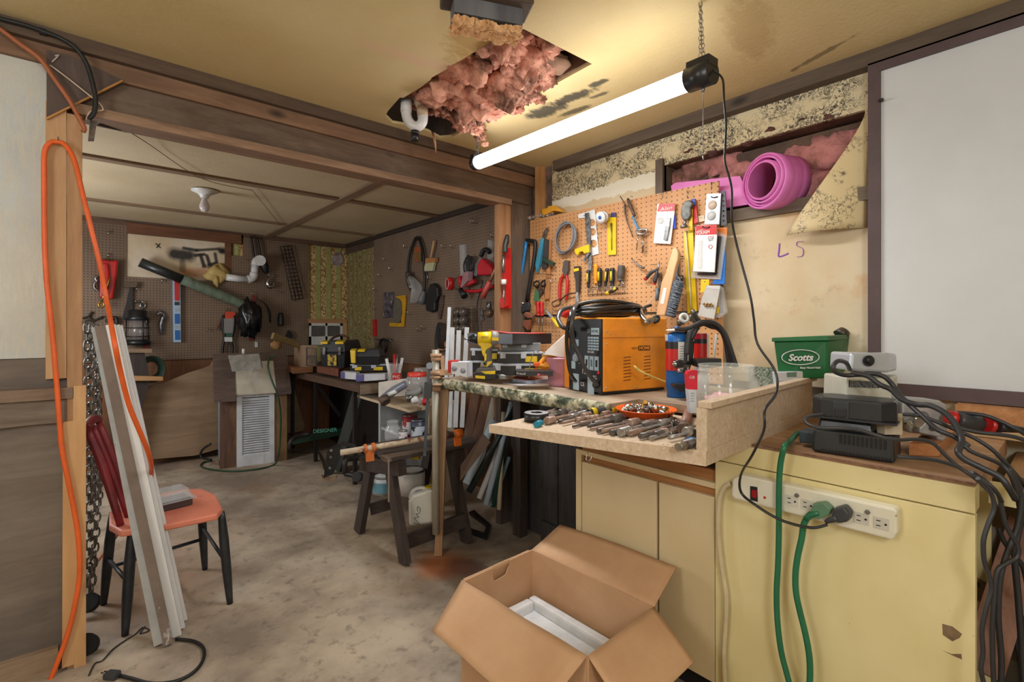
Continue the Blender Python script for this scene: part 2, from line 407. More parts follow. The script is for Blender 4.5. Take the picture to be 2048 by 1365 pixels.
struct(B().box(XW-.025,XW+.16,NY0-.03,NY1,1.843,NZ0),'trim_7',STUDY)
struct(B().box(XW-.02,XW+.14,NY1,NY1+.045,1.85,2.26),'trim_8',STUD)
struct(B().box(XW+.02,XW+.14,NY0-.04,NY0,1.85,2.26),'trim_9',STUD)
struct(B().box(XW+.02,XW+.16,NY0,NY1,NZ1,NZ1+.04),'trim_10',OLDX)
struct(B().box(XW+.02,XW+.24,2.40,2.425,1.7,2.44),'trim_11',OLDW)
struct(B().box(XW+.10,XW+.2,NY0,NY1,NZ1-.10,NZ1-.01),'trim_12',OLDX)
struct(B().box(2.41,XW,YN,2.36,2.378,2.44),'trim_13',wood('brown_crown_wood',(104,90,76),(82,68,56),'Y'))
struct(B().box(2.405,2.47,2.49,2.53,1.9,2.44),'trim_14',wood('fresh_stud_wood',(204,156,100),(176,126,76),'Z'))
struct(B().box(XW,XW+.02,2.425,YH+.1,0,2.44),'wall_right_corner',M('mouldy_board',(126,108,98),(66,56,52),9,.85,spots=((150,96,90),6,.55,.66)))
struct(B().box(XL,2.41,YH-.03,YH+.03,2.385,2.44),'trim_15',wood('header_top_strip',(104,84,66),(80,62,48),'X'))
struct(B().box(XL,2.45,YH,YH+.04,2.315,2.385),'trim_16',wood('header_orange_board',(150,116,88),(118,86,64),'X',dark=(92,70,54)))
struct(B().box(-.1,2.41,YH+.022,YH+.05,2.185,2.315),'trim_17',wood('header_grey_board',(116,94,76),(86,68,54),'X',dark=(132,116,100)))
struct(B().box(-.02,2.21,YH-.02,YH+.10,2.145,2.185),'trim_18',wood('header_bottom_board',(166,134,108),(128,98,76),'X',dark=(96,72,56)),bev=.003)
struct(B().box(-.4,XW,YH+.05,YH+.14,2.16,2.44),'trim_19',OLDX)
struct(B().box(2.21,2.45,YH+.04,YH+.06,0,2.33),'trim_20',wood('grey_corner_plank',(128,108,92),(96,78,64),'Z',dark=(76,68,64)))
struct(B().box(2.12,2.215,YH+.0,YH+.06,0,2.145),'trim_21',wood('jamb_wood',(176,130,90),(142,100,66),'Z'))
pz=[at(u,v,Y=YH+.019) for u,v in ((1020,402),(1060,370),(1060,338),(1000,395))]
b=B();pb=[at(u,v,Y=YH+.02) for u,v in ((0,105),(93,137),(93,779),(0,789))]
struct(B().box(XL,pb[1].x,YH+.02,YH+.04,1.2,2.33),'wall_partition',M('burlap_panel',(214,212,204),(196,194,186),3,.9,st=(1,1,1),spots=((176,196,214),1.4,.45,.7),spots2=((205,202,192),120,.45,.6,(1,1,.1)),bump=.3,bsc=160))
b=B().box(-.105,-.046,YH-.01,YH+.03,1.12,2.17);struct(b,'trim_22',PINE,bev=.002)
struct(B().box(-.045,0.0,YH-.01,YH+.07,0,2.14),'trim_23',wood('pine_edge_stud',(196,154,112),(168,124,86),'Z'),bev=.002)
pz=[at(93,y,Y=YH-.004) for y in (133,238)]
b=B().prism([at(u,v,Y=YH-.012) for u,v in ((93,100),(140,110),(246,161),(93,238))],(0,.03,0));struct(b,'trim_24',wood('gusset_wood',(106,88,80),(78,64,58),'Z'))
b=B().beam(at(93,238,Y=YH-.016),at(245,162,Y=YH-.016),.006,.012,(0,1,0));struct(b,'trim_25',wood('gusset_edge',(204,150,84),(180,126,64),'X',knots=False))
b=B();pts=[at(u,v,Y=YH-.02) for u,v in ((-900,834),(147,775),(147,797),(-900,869))];b.prism(pts,(0,.05,0));struct(b,'trim_26',wood('ledge_wood',(156,132,112),(120,98,82),'X'))
GREYP=wood('grey_plywood',(140,128,116),(116,102,92),'X',dark=(84,78,78),sc=3)
b=B().box(XL,.0,YH+.03,YH+.05,0,1.21);struct(b,'wall_partition_lower',GREYP)
pts=[at(u,v,Y=YH+.0) for u,v in ((-900,869),(147,797),(147,842),(120,846),(70,850),(0,858),(-900,925))];struct(B().prism(pts,(0,.03,0)),'trim_27',wood('rough_grey_plank',(146,130,116),(104,88,76),'X'))
pts=[at(u,v,Y=YH-.02) for u,v in ((126,845),(146,842),(146,773),(172,771),(172,1365),(148,1365),(148,1330),(124,1338))]
struct(B().prism(pts,(0,.03,0)),'trim_28',wood('new_pine_cladding',(216,174,124),(198,150,100),'Z',dark=(206,160,108)))
struct(B().box(XL,-.07,YH-.0,YH+.03,0,.09),'baseboard_partition',wood('pale_baseboard',(176,150,124),(140,116,96),'X'))
WOODP=wood('brown_panelling',(150,100,64),(110,72,46),'Z',dark=(66,52,46))
struct(B().box(-1.2,XW+.1,YB,YB+.1,0,2.4),'wall_back',WOODP)
struct(B().box(-1.2,-1.1,YH,YB,0,2.4),'wall_left_back',GREYP)
PBK=pegboard('brown_pegboard',(134,112,92),(114,92,74),(0,2),(34,24,20),rad=.17);PBR=pegboard('brown_pegboard_side',(136,116,98),(116,96,80),(1,2),(44,34,28),rad=.15);PBM=pegboard('tan_pegboard',(207,156,106),(192,139,90),(1,2),(96,62,38),pitch2=.032,rad=.14)
e1=at(616,480,Y=YPB).x
b=B();za=at(258,723,Y=YPB).z
def peg_with_gap():
    b=B();x0=at(253,480,Y=YPB).x;x1=at(450,480,Y=YPB).x;zt=at(255,467,Y=YPB).z;zb=at(300,556,Y=YPB).z;x2=at(486,480,Y=YPB).x
    b.box(-1.1,x0,YPB,YB,za,2.3);b.box(x0,x1,YPB,YB,za,zb);b.box(x1,x2,YPB,YB,za,at(470,512,Y=YPB).z);b.box(x2,e1,YPB,YB,za,2.3);return b,x0,x1,x2,zt,zb
b,gx0,gx1,gx2,gzt,gzb=peg_with_gap();struct(b,'wall_back_pegboard',PBK)
def patch_mat():
    m,nt,b=_nt('sprayed_patch');co=coords(nt);f=nse(nt,co,2.5,6);e=nse(nt,co,9,6,.7)
    col=ramp(nt,f,.3,.7,lin((196,168,124)),lin((226,214,196)))
    g=nt.nodes.new('ShaderNodeNewGeometry');sp=nt.nodes.new('ShaderNodeSeparateXYZ');nt.links.new(g.outputs['Position'],sp.inputs[0])
    def stroke(px,r,cc,k=1):
        nonlocal col
        for (u0,v0),(u1,v1) in zip(px[:-1],px[1:]):
            a,c=at(u0,v0,Y=YB),at(u1,v1,Y=YB);L=(c-a).length;ux,uz=(c.x-a.x)/L,(c.z-a.z)/L
            dx=mth(nt,'SUBTRACT',sp.outputs[0],a.x);dz=mth(nt,'SUBTRACT',sp.outputs[2],a.z)
            t=mth(nt,'ADD',mth(nt,'MULTIPLY',dx,ux),mth(nt,'MULTIPLY',dz,uz));t=mth(nt,'MAXIMUM',mth(nt,'MINIMUM',t,L),0)
            ex=mth(nt,'SUBTRACT',dx,mth(nt,'MULTIPLY',t,ux));ez=mth(nt,'SUBTRACT',dz,mth(nt,'MULTIPLY',t,uz))
            d=mth(nt,'SQRT',mth(nt,'ADD',mth(nt,'MULTIPLY',ex,ex),mth(nt,'MULTIPLY',ez,ez)))
            d=mth(nt,'ADD',d,mth(nt,'MULTIPLY',mth(nt,'SUBTRACT',e,.5),r*.8))
            col=mix(nt,ramp(nt,d,r*.45,r*1.2,(k,k,k,1),(0,0,0,1)),col,lin(cc))
    K=(34,32,32)
    stroke(cA([(690,250),(790,265)]),.07,K,.95);stroke(cA([(755,208),(850,225),(1010,215)]),.017,K,.9);stroke(cA([(748,300),(750,370)]),.03,K,.6)
    stroke(cA([(840,262),(905,255)]),.02,K,.95);stroke(cA([(880,265),(905,340)]),.02,K,.95);stroke(cA([(925,265),(945,330),(990,320)]),.02,K,.95);stroke(cA([(985,250),(1000,330)]),.02,K,.9);stroke(cA([(900,345),(1010,335)]),.02,K,.6)
    stroke(cA([(1030,228),(1045,230)]),.04,K);stroke(cA([(555,178),(585,205)]),.007,K);stroke(cA([(583,178),(560,205)]),.007,K)
    stroke(cA([(780,390),(900,385)]),.05,(176,110,60),.7)
    nt.links.new(col,b.inputs['Base Color']);b.inputs['Roughness'].default_value=.8;return m
struct(B().box(gx0,gx1,YPB+.015,YB,gzb,gzt),'wall_back_patch',patch_mat())
REDW=wood('reddish_trim_wood',(128,84,54),(96,58,36),'X')
struct(B().box(gx0,gx2-.02,YPB-.02,YB,gzt,gzt+.10),'trim_29',REDW)
struct(B().box(gx1,at(462,480,Y=YPB).x,YPB-.005,YB,gzb+.09,gzt),'trim_30',REDW)
struct(B().box(-1.1,XW,YPB-.01,YB,2.27,2.32),'trim_31',OLDX)
struct(B().box(at(270,480,Y=YPB).x,gx2,YPB-.01,YB,gzt+.10,2.27),'trim_32',wood('dark_red_header',(96,64,46),(70,44,32),'X'))
def floral(name,k=1.):
    m,nt,b=_nt(name);g=nt.nodes.new('ShaderNodeNewGeometry');sp=nt.nodes.new('ShaderNodeSeparateXYZ');nt.links.new(g.outputs['Position'],sp.inputs[0])
    x=mth(nt,'ADD',sp.outputs[0],sp.outputs[1])
    s=mth(nt,'FRACT',mth(nt,'MULTIPLY',x,1/.125));stripe=mth(nt,'GREATER_THAN',s,.5)
    co=coords(nt);n1=nse(nt,co,60,3,.6,1.5);n2=nse(nt,co,26,2,.5,2)
    gr=ramp(nt,n1,.42,.6,lin((138*k,136*k,80*k)),lin((176*k,170*k,112*k)))
    fl=ramp(nt,n2,.44,.56,lin((140*k,96*k,52*k)),lin((206*k,184*k,130*k)))
    col=mix(nt,stripe,gr,fl);e=mth(nt,'ABSOLUTE',mth(nt,'SUBTRACT',s,.5));col=mix(nt,mth(nt,'LESS_THAN',e,.03),col,lin((120*k,112*k,70*k)))
    nt.links.new(col,b.inputs['Base Color']);b.inputs['Roughness'].default_value=.7;return m
FLW=floral('floral_wallpaper',1.06)
struct(B().box(e1,XW,YB-.012,YB,.9,2.27),'wall_back_wallpaper',FLW)
struct(B().box(gx1+.08,gx2,YB-.02,YB,at(470,512,Y=YPB).z,gzt),'wall_back_wallpaper_scrap',FLW)
y7=at(748,500,X=XPB).y
FLD=floral('faded_floral_wallpaper',.82)
struct(B().box(XPB+.005,XPB+.02,y7-.02,YB,.8,2.3),'wall_right_wallpaper',FLD)
struct(B().box(XPB,XPB+.01,YH+.06,y7,.955,2.31),'wall_right_pegboard',PBR)
struct(B().box(XPB+.022,XW+.05,YH+.06,YB,0,2.4),'wall_right_back',WOODP)
struct(B().box(XPB-.02,XPB+.01,YH+.1,YB,2.275,2.32),'trim_33',wood('dark_top_strip',(66,52,44),(48,38,32),'Y'))
struct(B().box(XPB-.0,XPB+.02,y7,YB,2.2,2.275),'trim_34',OLDW)
XQ=2.16
qa=at(1003,900,X=XQ).y
DKP=wood('dark_vertical_planks',(82,78,78),(48,46,48),'Z',dark=(40,38,40))
b=B()
yy=YH
for k in range(9):
    b.box(XQ+.004*(k % 2),XQ+.03,yy-.165,yy-.004,0.02,.96);yy -= .165
struct(b,'wall_right_lower',DKP)
struct(B().box(XQ-.02,XQ,1.55,2.2,.0,.12),'baseboard_right',DKP)
struct(B().box(2.10,2.2,YH-.03,YH+.02,0,.97),'trim_35',wood('brown_jamb_board',(100,78,64),(72,56,46),'Z',dark=(56,46,42)))
NEAR=M('painted_board_wall',(206,190,160),(186,168,136),2,.8)
struct(B().box(XL-.1,XL,YN,YH+.1,0,2.6),'wall_left',NEAR)
struct(B().box(XL-.1,2.8,YN-.1,YN,0,2.6),'wall_near',NEAR)
zt=at(1250,403,X=XP).z;ya,yb_=at(1060,500,X=XP).y,at(1438,500,X=XP).y
t=thing('pegboard','tan pegboard panel screwed to the wall above the orange welder','pegboard',(XP,1.9,1.0))
b=B().prism([at(1060,441,X=XP),at(1437,362,X=XP),V((XP,yb_,1.40)),V((XP,ya,1.40))],(.01,0,0));b.go('panel',PBM,t)
B().box(XP,XP+.01,yb_-.02,ya-.01,1.03,1.385).go('lower_panel',PBM,t)
B().box(XP+.012,XP+.068,yb_+.01,yb_+.05,1.03,1.84).box(XP+.012,XP+.068,ya-.06,ya-.02,1.03,2.0).go('batten',STUD,t)
t=thing('wallpaper_flap','curled flap of toile wallpaper peeling off beside the whiteboard','wallpaper',at(1680,400,X=XW))
def flap(u,w):
    pa=V((XW-.005,.585+.0*w,2.25-.52*w));ln=.02+.30*w**1.15
    r=.05;s=u*ln
    return pa+V((-.09*math.sin(min(s/.12,3.1)*.9)*(.25+.75*w)*(1 if s < .5 else 1),s*.93,.18*u*w*0-.06*u*(1-w)))
def toile_paper():
    m,nt,b=_nt('toile_paper');co=coords(nt,(1,1,1));fine=nse(nt,co,34,5,.65,1.2);cl=nse(nt,co,9,2)
    base=lin((212,192,148));l1=ramp(nt,mth(nt,'ABSOLUTE',mth(nt,'SUBTRACT',fine,.5)),.008,.03,(1,1,1,1),(0,0,0,1))
    l1=mix(nt,ramp(nt,cl,.46,.54),(0,0,0,1),l1);col=mix(nt,l1,base,lin((60,54,48)));nt.links.new(col,b.inputs['Base Color']);b.inputs['Roughness'].default_value=.6;return m
B().sheet(flap,12,14,.003).go('paper',toile_paper(),t)
PUR=plain('purple_crayon',(150,90,190),.7)
t=thing('wall_scribble','purple hand drawn letters L S on the stained beige wall','writing',at(1580,500,X=XW))
B().tube([at(u,v,X=XW-.001) for u,v in ((1559,487),(1558,500),(1557,513),(1566,512),(1577,507))],.004,5,3,flat=.3).go('letter',PUR,t)
B().tube([at(u,v,X=XW-.001) for u,v in ((1607,484),(1595,484),(1594,492),(1606,498),(1605,512),(1594,514))],.004,5,3,flat=.3).go('letter',PUR,t)
def fibre(name,c1,c2,c3):
    return M(name,c1,c2,14,.95,bump=1.,con=(.36,.6),spots=(c3,5,.5,.62),det=8,bsc=50)
PINK=fibre('pink_fibreglass',(232,172,148),(172,104,84),(112,76,60))
hd=[(1000,110,.12,.02),(1050,150,.13,.02),(1075,125,.11,.06),(940,150,.13,.03),(900,190,.14,.01),(960,195,.14,-.03),(860,200,.10,.03),(1010,180,.12,-.03),(840,225,.07,.03),(930,235,.09,-.03),(1060,185,.06,-.03),(1085,165,.06,-.02),(985,215,.06,-.06),(950,245,.05,-.07),(1035,205,.035,-.07),(885,225,.08,.0),(960,258,.03,-.09),(970,262,.02,-.12),(1080,195,.03,-.05)]
b=B()
for i,(u,v,r,dz) in enumerate(hd):
    p=at(u,v,Z=2.44);b.ball(p+V((0,0,dz+.045)),r,40,(1,1,.75),.42,7+i % 3,i*1.7)
b.go('insulation_batt',PINK,None,'torn pink fibreglass insulation bulging out of the ceiling hole','insulation',kind='stuff')
b=B();p=at(1100,125,Z=2.50);b.ball(p,.1,32,(1.1,.8,.4),.3,5,3);b.go('insulation_paper',M('brown_kraft_paper',(150,118,96),(112,84,70),8,.9,bump=.4),None,'brown kraft backed insulation lump in right corner of the ceiling hole','insulation')
PVC=plain('white_pvc',(226,226,226),.3)
t=thing('drain_trap','white plastic drain trap hanging out of the ceiling hole','pipe',at(828,265,Z=2.30))
Tp=at(828,250,Z=2.34);dpt=Tp.x*SN+Tp.y*CS
def L_(pts):return [at(x,y,T=dpt) for x,y in cL(pts)]
B().tube(L_([(300,830),(298,930)]),.028,16,1).tube(L_([(298,925),(312,990),(352,1038),(400,1045),(432,1010),(438,950)]),.0255,16,4).go('bend',PVC,t)
B().tube(L_([(436,965),(430,885)]),.0275,16,1).tube(L_([(426,900),(380,790)]),.022,16,1).go('outlet',M('pvc_cream',(206,190,170),(180,150,120),8,.4),t)
B().tube(L_([(372,1085),(372,1112)]),.021,14,1).use(1).tube(L_([(370,1105),(369,1165)]),.018,14,1).go('drain_cap',[BLACK,BLACK],t)
t=thing('ceiling_block','splintered grey post stub under a dark board on the ceiling','block',at(965,30,Z=2.44))
o=V((0,0,0));zb=2.36
c=[at(u,v,Z=zb+.045) for u,v in ((876,12),(905,30),(1036,47),(1058,42),(1058,20))]
pts=[at(878,15,Z=2.40),at(1036,47,Z=2.40),at(1058,40,Z=2.40),at(1058,18,Z=2.40)]
d=(at(1050,46,Z=2.40)-at(880,17,Z=2.40));L=d.length;d.normalize();nn=V((d.y,-d.x,0))
if nn.dot(V((SN,CS,0))) > 0:nn=-nn
m0=(at(1050,46,Z=2.40)+at(880,17,Z=2.40))/2
B().cbox(m0+nn*.05+V((0,0,.02)),(L,.12,.04),d,nn).go('board',wood('dark_brown_board',(92,74,62),(66,52,44),'X'),t,bev=.006)
fr=[at(903,35,Z=2.365),at(1035,60,Z=2.365)]
d=fr[1]-fr[0];L2=d.length;d.normalize();m1=(fr[0]+fr[1])/2
B().cbox(m1+nn*.02+V((0,0,.01)),(L2,.09,.06),d,nn).go('post_stub',M('grey_post',(116,116,118),(84,84,88),9,.7,st=(1,1,.2)),t)
def splin(u,w):
    q=m1+d*(u-.5)*L2+nn*(.02+(w-.5)*.088);return q+V((0,0,-.022-.016*abs(noise.noise(q*30))-.012*abs(noise.noise(V((q.x*150,q.y*150,0))))))
B().sheet(splin,40,16,-.02,False).go('splintered_end',M('splintered_pine',(232,190,142),(204,150,98),40,.85,bump=.5),t)
B().tube([at(865,262,Z=2.43),at(869,278,T=dpt),at(871,292,T=dpt),at(872,306,T=dpt)],[.008,.006,.001],5,3,flat=.3).go('wood_splinter',PINEX,None,'pale wood splinter hanging from the near edge of the ceiling hole','splinter')
LA=at(955,324,T=2.80)+V((0,0,0));LB=at(1383,158,T=1.74)
LA.z=2.235;LB.z=2.19
LA=at(955,326,T=(2.235-EYE)/((CY-326)/F));LB=at(1380,160,T=(2.19-EYE)/((CY-160)/F))
t=thing('shop_light','lit tubular shop light hanging on chains below the stained ceiling','lamp',(LA+LB)/2)
B().lathe([(.0,-.002),(.03,0),(.036,.01),(.036,(LB-LA).length-.01),(.034,(LB-LA).length)],LA,LB-LA,24).go('tube_diffuser',emit('lit_diffuser',(255,253,250),9),t)
dd=(LB-LA).normalized();xx,zz=frame(dd)
up=V((0,0,1));sd=dd.cross(up).normalized()
B().cyl(LB-dd*.005,LB+dd*.085,.043,24).cbox(LB+dd*.045+up*.035,(.06,.085,.03),sd,dd).go('end_cap',BLACK,t)
B().cyl(LA-dd*.03,LA+dd*.003,.037,20).cbox(LA-dd*.015+up*.03,(.055,.035,.03),sd,dd).go('end_cap',BLACK,t)
CH=LB+dd*.04
def chain(b,p0,p1,n,w=.006,r=.0012,L=None):
    p0,p1=V(p0),V(p1);d=(p1-p0)/n;L=d.length*.62;dn=d.normalized();x,z=frame(dn)
    for i in range(n):
        c=p0+d*(i+.5);a=x if i % 2 else z
        pts=[c+dn*L*math.cos(k*math.pi/4)+a*w*math.sin(k*math.pi/4)*(1) for k in range(8)]
        b.tube(pts,r,5,1,True)
b=B();chain(b,CH+up*.05,V((CH.x-.01,CH.y-.005,2.44)),14);chain(b,CH+up*.05+dd*.012,V((CH.x+.0,CH.y+.0,2.44)),14);b.go('hanging_chain',STEEL,t)
b=B();chain(b,LA+up*.045-dd*.015,V((LA.x,LA.y-.01,2.44)),12);chain(b,LA+up*.045,V((LA.x+.008,LA.y-.02,2.44)),12);b.go('hanging_chain',STEEL,t)
PC=LB+dd*.05
b=B()
b.cyl(PC-up*.06,PC-up*.04,.006,10)
for i in range(52):b.ball(PC-up*(.06+i*.0042),.0019,6)
b.cyl(PC-up*.292,PC-up*.28,.003,8);b.go('pull_chain',STEEL,t)
SW=LB+dd*.088
cordpx=[(1427,140,None),(1445,158,None),(1448,200,None),(1452,250,0),(1450,300,0),(1450,325,0),(1463,375,0),(1464,440,0),(1476,500,0),(1500,590,0),(1508,640,0),(1515,688,0),(1550,742,0),(1553,785,0),(1530,820,0),(1528,860,0),(1505,910,0),(1482,950,0),(1482,985,0),(1510,1010,0),(1560,1040,0),(1620,1056,0),(1655,1050,0)]
T0=(SW.x*SN+SW.y*CS)
ends=1.2
pts=[SW-V((0,0,0))]
N=len(cordpx)
for i,(u,v,k) in enumerate(cordpx[1:],1):
    q=i/(N-1);T=T0+(1.34-T0)*min(1,q*1.5)
    if i >= 14:T={14:1.31,15:1.30,16:1.33,17:1.46,18:1.50,19:1.46,20:1.42,21:1.38,22:1.36}[i]
    pts.append(at(u,v,T=T))
B().tube(pts,.0045,8,6,flat=.75).go('power_cord',BLACK,t)
XF=1.63;ZT=.935
YELP=M('yellow_painted_wood',(228,214,164),(220,204,150),3,.5,spots=((150,98,52),26,.70,.76),bump=.04)
y_l=at(1430,960,X=XF).y;y_r=at(1951,1000,X=XF).y
t=thing('workbench_cabinet','yellow painted cabinet with white power strip on its face','cabinet',(XF+.3,(y_l+y_r)/2,0))
B().box(XF,XF+.03,y_r,y_l,0.02,.862).go('front_panel',YELP,t,bev=.003)
B().box(XF+.0,XF+.07,y_r,y_l,.865,ZT-.004).go('top_rail',YELP,t,bev=.003)
B().box(XF+.03,XW-.02,y_l-.02,y_l,0,.9).go('side_panel',YELP,t)
B().box(XF+.04,2.04,y_r+.02,y_l-.03,0.02,.02+.02).go('bottom_shelf',wood('dusty_shelf',(150,120,92),(112,84,62),'Y'),t)
B().box(2.05,2.07,y_r+.01,y_l-.03,.0,.9).go('back_panel',YELP,t)
OAK=wood('butcher_block',(206,168,128),(166,126,90),'Y',dark=(130,94,70))
b=B()
x=XF-.003
BOARD=[(x,x+.2),(x+.204,x+.42),(x+.424,XW-.1)]
for i,(a,c) in enumerate(BOARD):b.box(a,c,y_r,y_l,ZT-.05 if i else ZT-.004,ZT+.004)
for x0_,x1_ in BOARD:pass
b.go('top_boards',OAK,t,bev=.002)
B().beam((XF+.0,y_r,ZT+.0035),(XF+.0,y_l-.12,ZT+.0035),.012,.004,(0,0,1)).go('chipped_edge',M('chipped_edge_wood',(150,112,86),(100,70,58),60,.8),t)
BPM=M('bare_patch_wood',(142,118,88),(110,90,70),30,.8)
B().pl(cJ([(1255,1050),(1310,1065),(1362,1105),(1350,1125),(1310,1145),(1258,1110)]),.002,X=XF-.0005).go('bare_patch',BPM,t)
B().pl(cJ([(1258,1195),(1305,1213),(1358,1213),(1362,1243),(1318,1225)]),.002,X=XF-.0005).go('bare_patch',BPM,t)
t2=thing('corner_counter','lower unpainted counter end beyond the yellow cabinet corner','counter',(2.2,-.2,0))
B().box(XF+.28,XW-.012,-.75,y_r-.02,.84,.885).go('counter_board',wood('pale_counter_board',(196,158,114),(160,120,82),'X'),t2)
B().box(XF+.25,XF+.28,-.75,y_r-.0,.835,.89).go('painted_edge',YELP,t2)
B().box(XW-.3,XW-.28,-.75,y_r-.05,0,.84).go('back_panel',wood('shaded_recess_wood',(60,48,42),(38,30,28),'Z'),t2)  # shade of the recess put into the panel's dark colour
B().box(XF+.3,XW-.3,-.75,-.7,0,.84).go('side_panel',YELP,t2)
B().beam(at(1962,1345,T=1.36),at(2056,1050,T=1.46),.085,.03,(1,0,.2)).go('leaning_board',wood('reddish_board',(160,116,96),(120,80,62),'Z',dark=(96,62,52)),None,'reddish bare board leaning under the counter behind hanging cables','board')
B().beam(at(1950,1200,T=1.5),at(2000,1060,T=1.52),.05,.03,(1,0,.2)).go('leaning_board',wood('pale_board',(150,128,104),(120,98,78),'Z'),None,'short pale board leaning deeper in the dark gap beside the yellow cabinet','board')
t=thing('paint_tub','white tub with dark red lid on the floor under the counter','tub',at(2030,1365,Z=0));
P=at(2035,1350,T=1.75);P.z=0
B().lathe([(.08,0),(.09,.12),(.092,.14)],P+V((0,0,max(0,at(2035,1350,T=1.75).z-.05))),n=20).go('body',WHITE,t)
yc0=y_l;yc1=at(1152,900,X=XF).y
TAN=M('tan_painted_door',(214,194,154),(206,184,142),3,.55,spots=((150,120,80),20,.72,.78))
t=thing('door_cabinet','tan two door base cabinet below the chipboard tray','cabinet',(XF+.3,(yc0+yc1)/2,0))
zt_=at(1300,936,X=XF).z
d1=at(1316,1100,X=XF).y
FRAMEW=wood('orange_face_frame',(186,128,70),(152,98,50),'Y',knots=False)
def zz_(u,v):return at(u,v,X=XF).z
B().box(XF+.02,XF+.04,yc0,yc1,zz_(1300,975),zz_(1300,915)).go('face_frame',FRAMEW,t)
B().box(XF+.0,XF+.035,yc0,yc1,zz_(1300,945),zz_(1300,935)).go('top_strip',TAN,t)
B().box(XF+.02,XW-.02,yc1-.02,yc1,0,zz_(1300,915)).go('side_panel',TAN,t)
B().box(XF+.0,XF+.02,yc1-.03,yc1,.0,zz_(1300,945)).go('end_stile',TAN,t)
zdt=zz_(1176,927)
B().box(XF,XF+.02,d1+.006,yc1-.034,.1,zdt).go('door',TAN,t,bev=.002)
B().box(XF,XF+.02,yc0+.002,d1-.004,.1,zdt).go('door',TAN,t,bev=.002)
B().box(XF+.06,XF+.08,yc0,yc1,0,.1).go('toe_kick',BLACK,t)
B().box(XF+.04,XW-.02,yc0,yc1-.02,zz_(1300,915)-.01,zz_(1300,915)).go('inner_top',OLDX,t)
XB=1.53;ZB=1.02
BW=M('bench_top_wood',(182,162,138),(156,134,112),5,.65,st=(1,.2,1),spots=((120,98,78),3,.55,.7),bump=.1)
BE=M('mouldy_bench_edge',(196,190,160),(84,88,70),26,.75,con=(.4,.6),spots=((52,66,48),30,.5,.62),spots2=((214,208,190),9,.58,.64),bump=.5)
t=thing('workbench','long wall workbench with paint crusted mouldy front edge','bench',((XB+XW)/2,1.6,0))
ye=2.46;yn=.79
YS=1.2;B().box(XB+.012,XP-.012,YS,ye,ZB-.032,ZB).box(1.73,XP-.012,yn,YS,ZB-.032,ZB).go('bench_top',BW,t)
def edge(u,w):
    y=YS+(ye-YS)*u;n_=noise.noise(V((y*6,w*3,1)))
    return V((XB-.004+.004*n_+.012*(2*w-1)**2,y,ZB+.002-.05*(1-w)-.0+.003*noise.noise(V((y*11,w,5)))))
B().box(XB-.0,XB+.014,YS,ye,ZB-.045,ZB+.001).sheet(lambda u,w:edge(u,1-w),90,6,-.004).go('front_edge',BE,t)
B().box(XB+.02,XP-.02,ye-.04,ye-.004,ZB-.08,ZB-.032).go('end_rail',PALEW,t)
B().box(XB+.1,XB+.14,1.35,1.39,ZB-.14,ZB-.032).go('bracket',plain('grey_bracket',(150,156,166),.5),t)
B().box(2.06,2.12,2.30,2.37,0,ZB-.032).go('leg',DARKZ,t)
B().box(2.06,2.12,1.52,1.58,0,ZB-.032).go('leg',DARKZ,t)
CHIP=M('chipboard',(214,194,170),(190,164,136),70,.85,con=(.3,.7),spots=((150,120,92),120,.62,.72),bump=.25)
ZC=.977
P1=at(978,850,Z=ZC);P2=at(1412,903,Z=ZC);P3=V((2.34,P2.y+.065,ZC));P4=at(1175,819,Z=ZC);P5=at(1052,836,Z=ZC)
t=thing('chipboard_tray','chipboard tray board with raised right rail holding loose drill bits','tray',(P1+P2)/2)
Pi=V((1.50,1.2,ZC))
b=B();outl=[P1,P2,P3,V((P3.x,1.30,ZC)),V((1.6,1.36,ZC)),P5]
bt=[.028,.042,.042,.036,.036,.028]
low=[p-V((0,0,q)) for p,q in zip(outl,bt)];n=6
b.add(outl+low,[tuple(range(n)),tuple(range(2*n-1,n-1,-1))]+[((i+1) % n,i,n+i,n+(i+1) % n) for i in range(n)]);b.go('base_board',CHIP,t)
rd=(P3-P2).normalized();rn=V((-rd.y,rd.x,0))
RH=.135
B().cbox(P2+rd*.5*1.02+rn*.012+V((0,0,(RH-.018)/2)),(1.02,.016,RH-.018),rd,rn).go('rail',CHIP,t)
B().cbox(P2+rd*.5*1.02+rn*.004+V((0,0,RH-.009)),(1.02,.038,.018),rd,rn).go('rail_cap',CHIP,t,bev=.002)
B().cbox(P2+rd*.012+rn*.012+V((0,0,RH/2-.01)),(.026,.030,RH-.018),rd,rn).go('rail_end',CHIP,t)
q=at(1220,925,X=1.36)
bx=thing('support_block','dark brown block jammed under the middle of the tray','block',q)
a0=at(1196,905,Z=.948);a1=at(1222,912,Z=.945);
b=B();k0=at(1195,905,T=1.75);k1=at(1221,931,T=1.68);k2=at(1300,925,T=1.62)
b.pl([(1197,902),(1221,906),(1221,931),(1217,930)],.0,X=1.35) if False else None
b.hexa([V((1.33,1.10,.90)),V((1.62,1.02,.90)),V((1.62,1.14,.90)),V((1.33,1.20,.90)),V((1.33,1.10,.938)),V((1.62,1.02,.938)),V((1.62,1.14,.938)),V((1.33,1.20,.938))])
b.go('block',plain('dark_brown_block',(92,62,46),.6),bx)
t=thing('whiteboard','large whiteboard in a dark brown frame on the right wall','whiteboard',(2.44,.0,1.05))
XWB=2.42
wy=at(1737,400,X=XWB).y;wz1=2.385;wz0=1.046
FR=plain('dark_brown_frame',(88,70,72),.55)
b=B().box(XWB,XW-.002,-1.1,wy-.04,1.092,wz1-.04);b.go('board',M('whiteboard_face',(212,214,216),(200,203,206),1.5,.5),t)
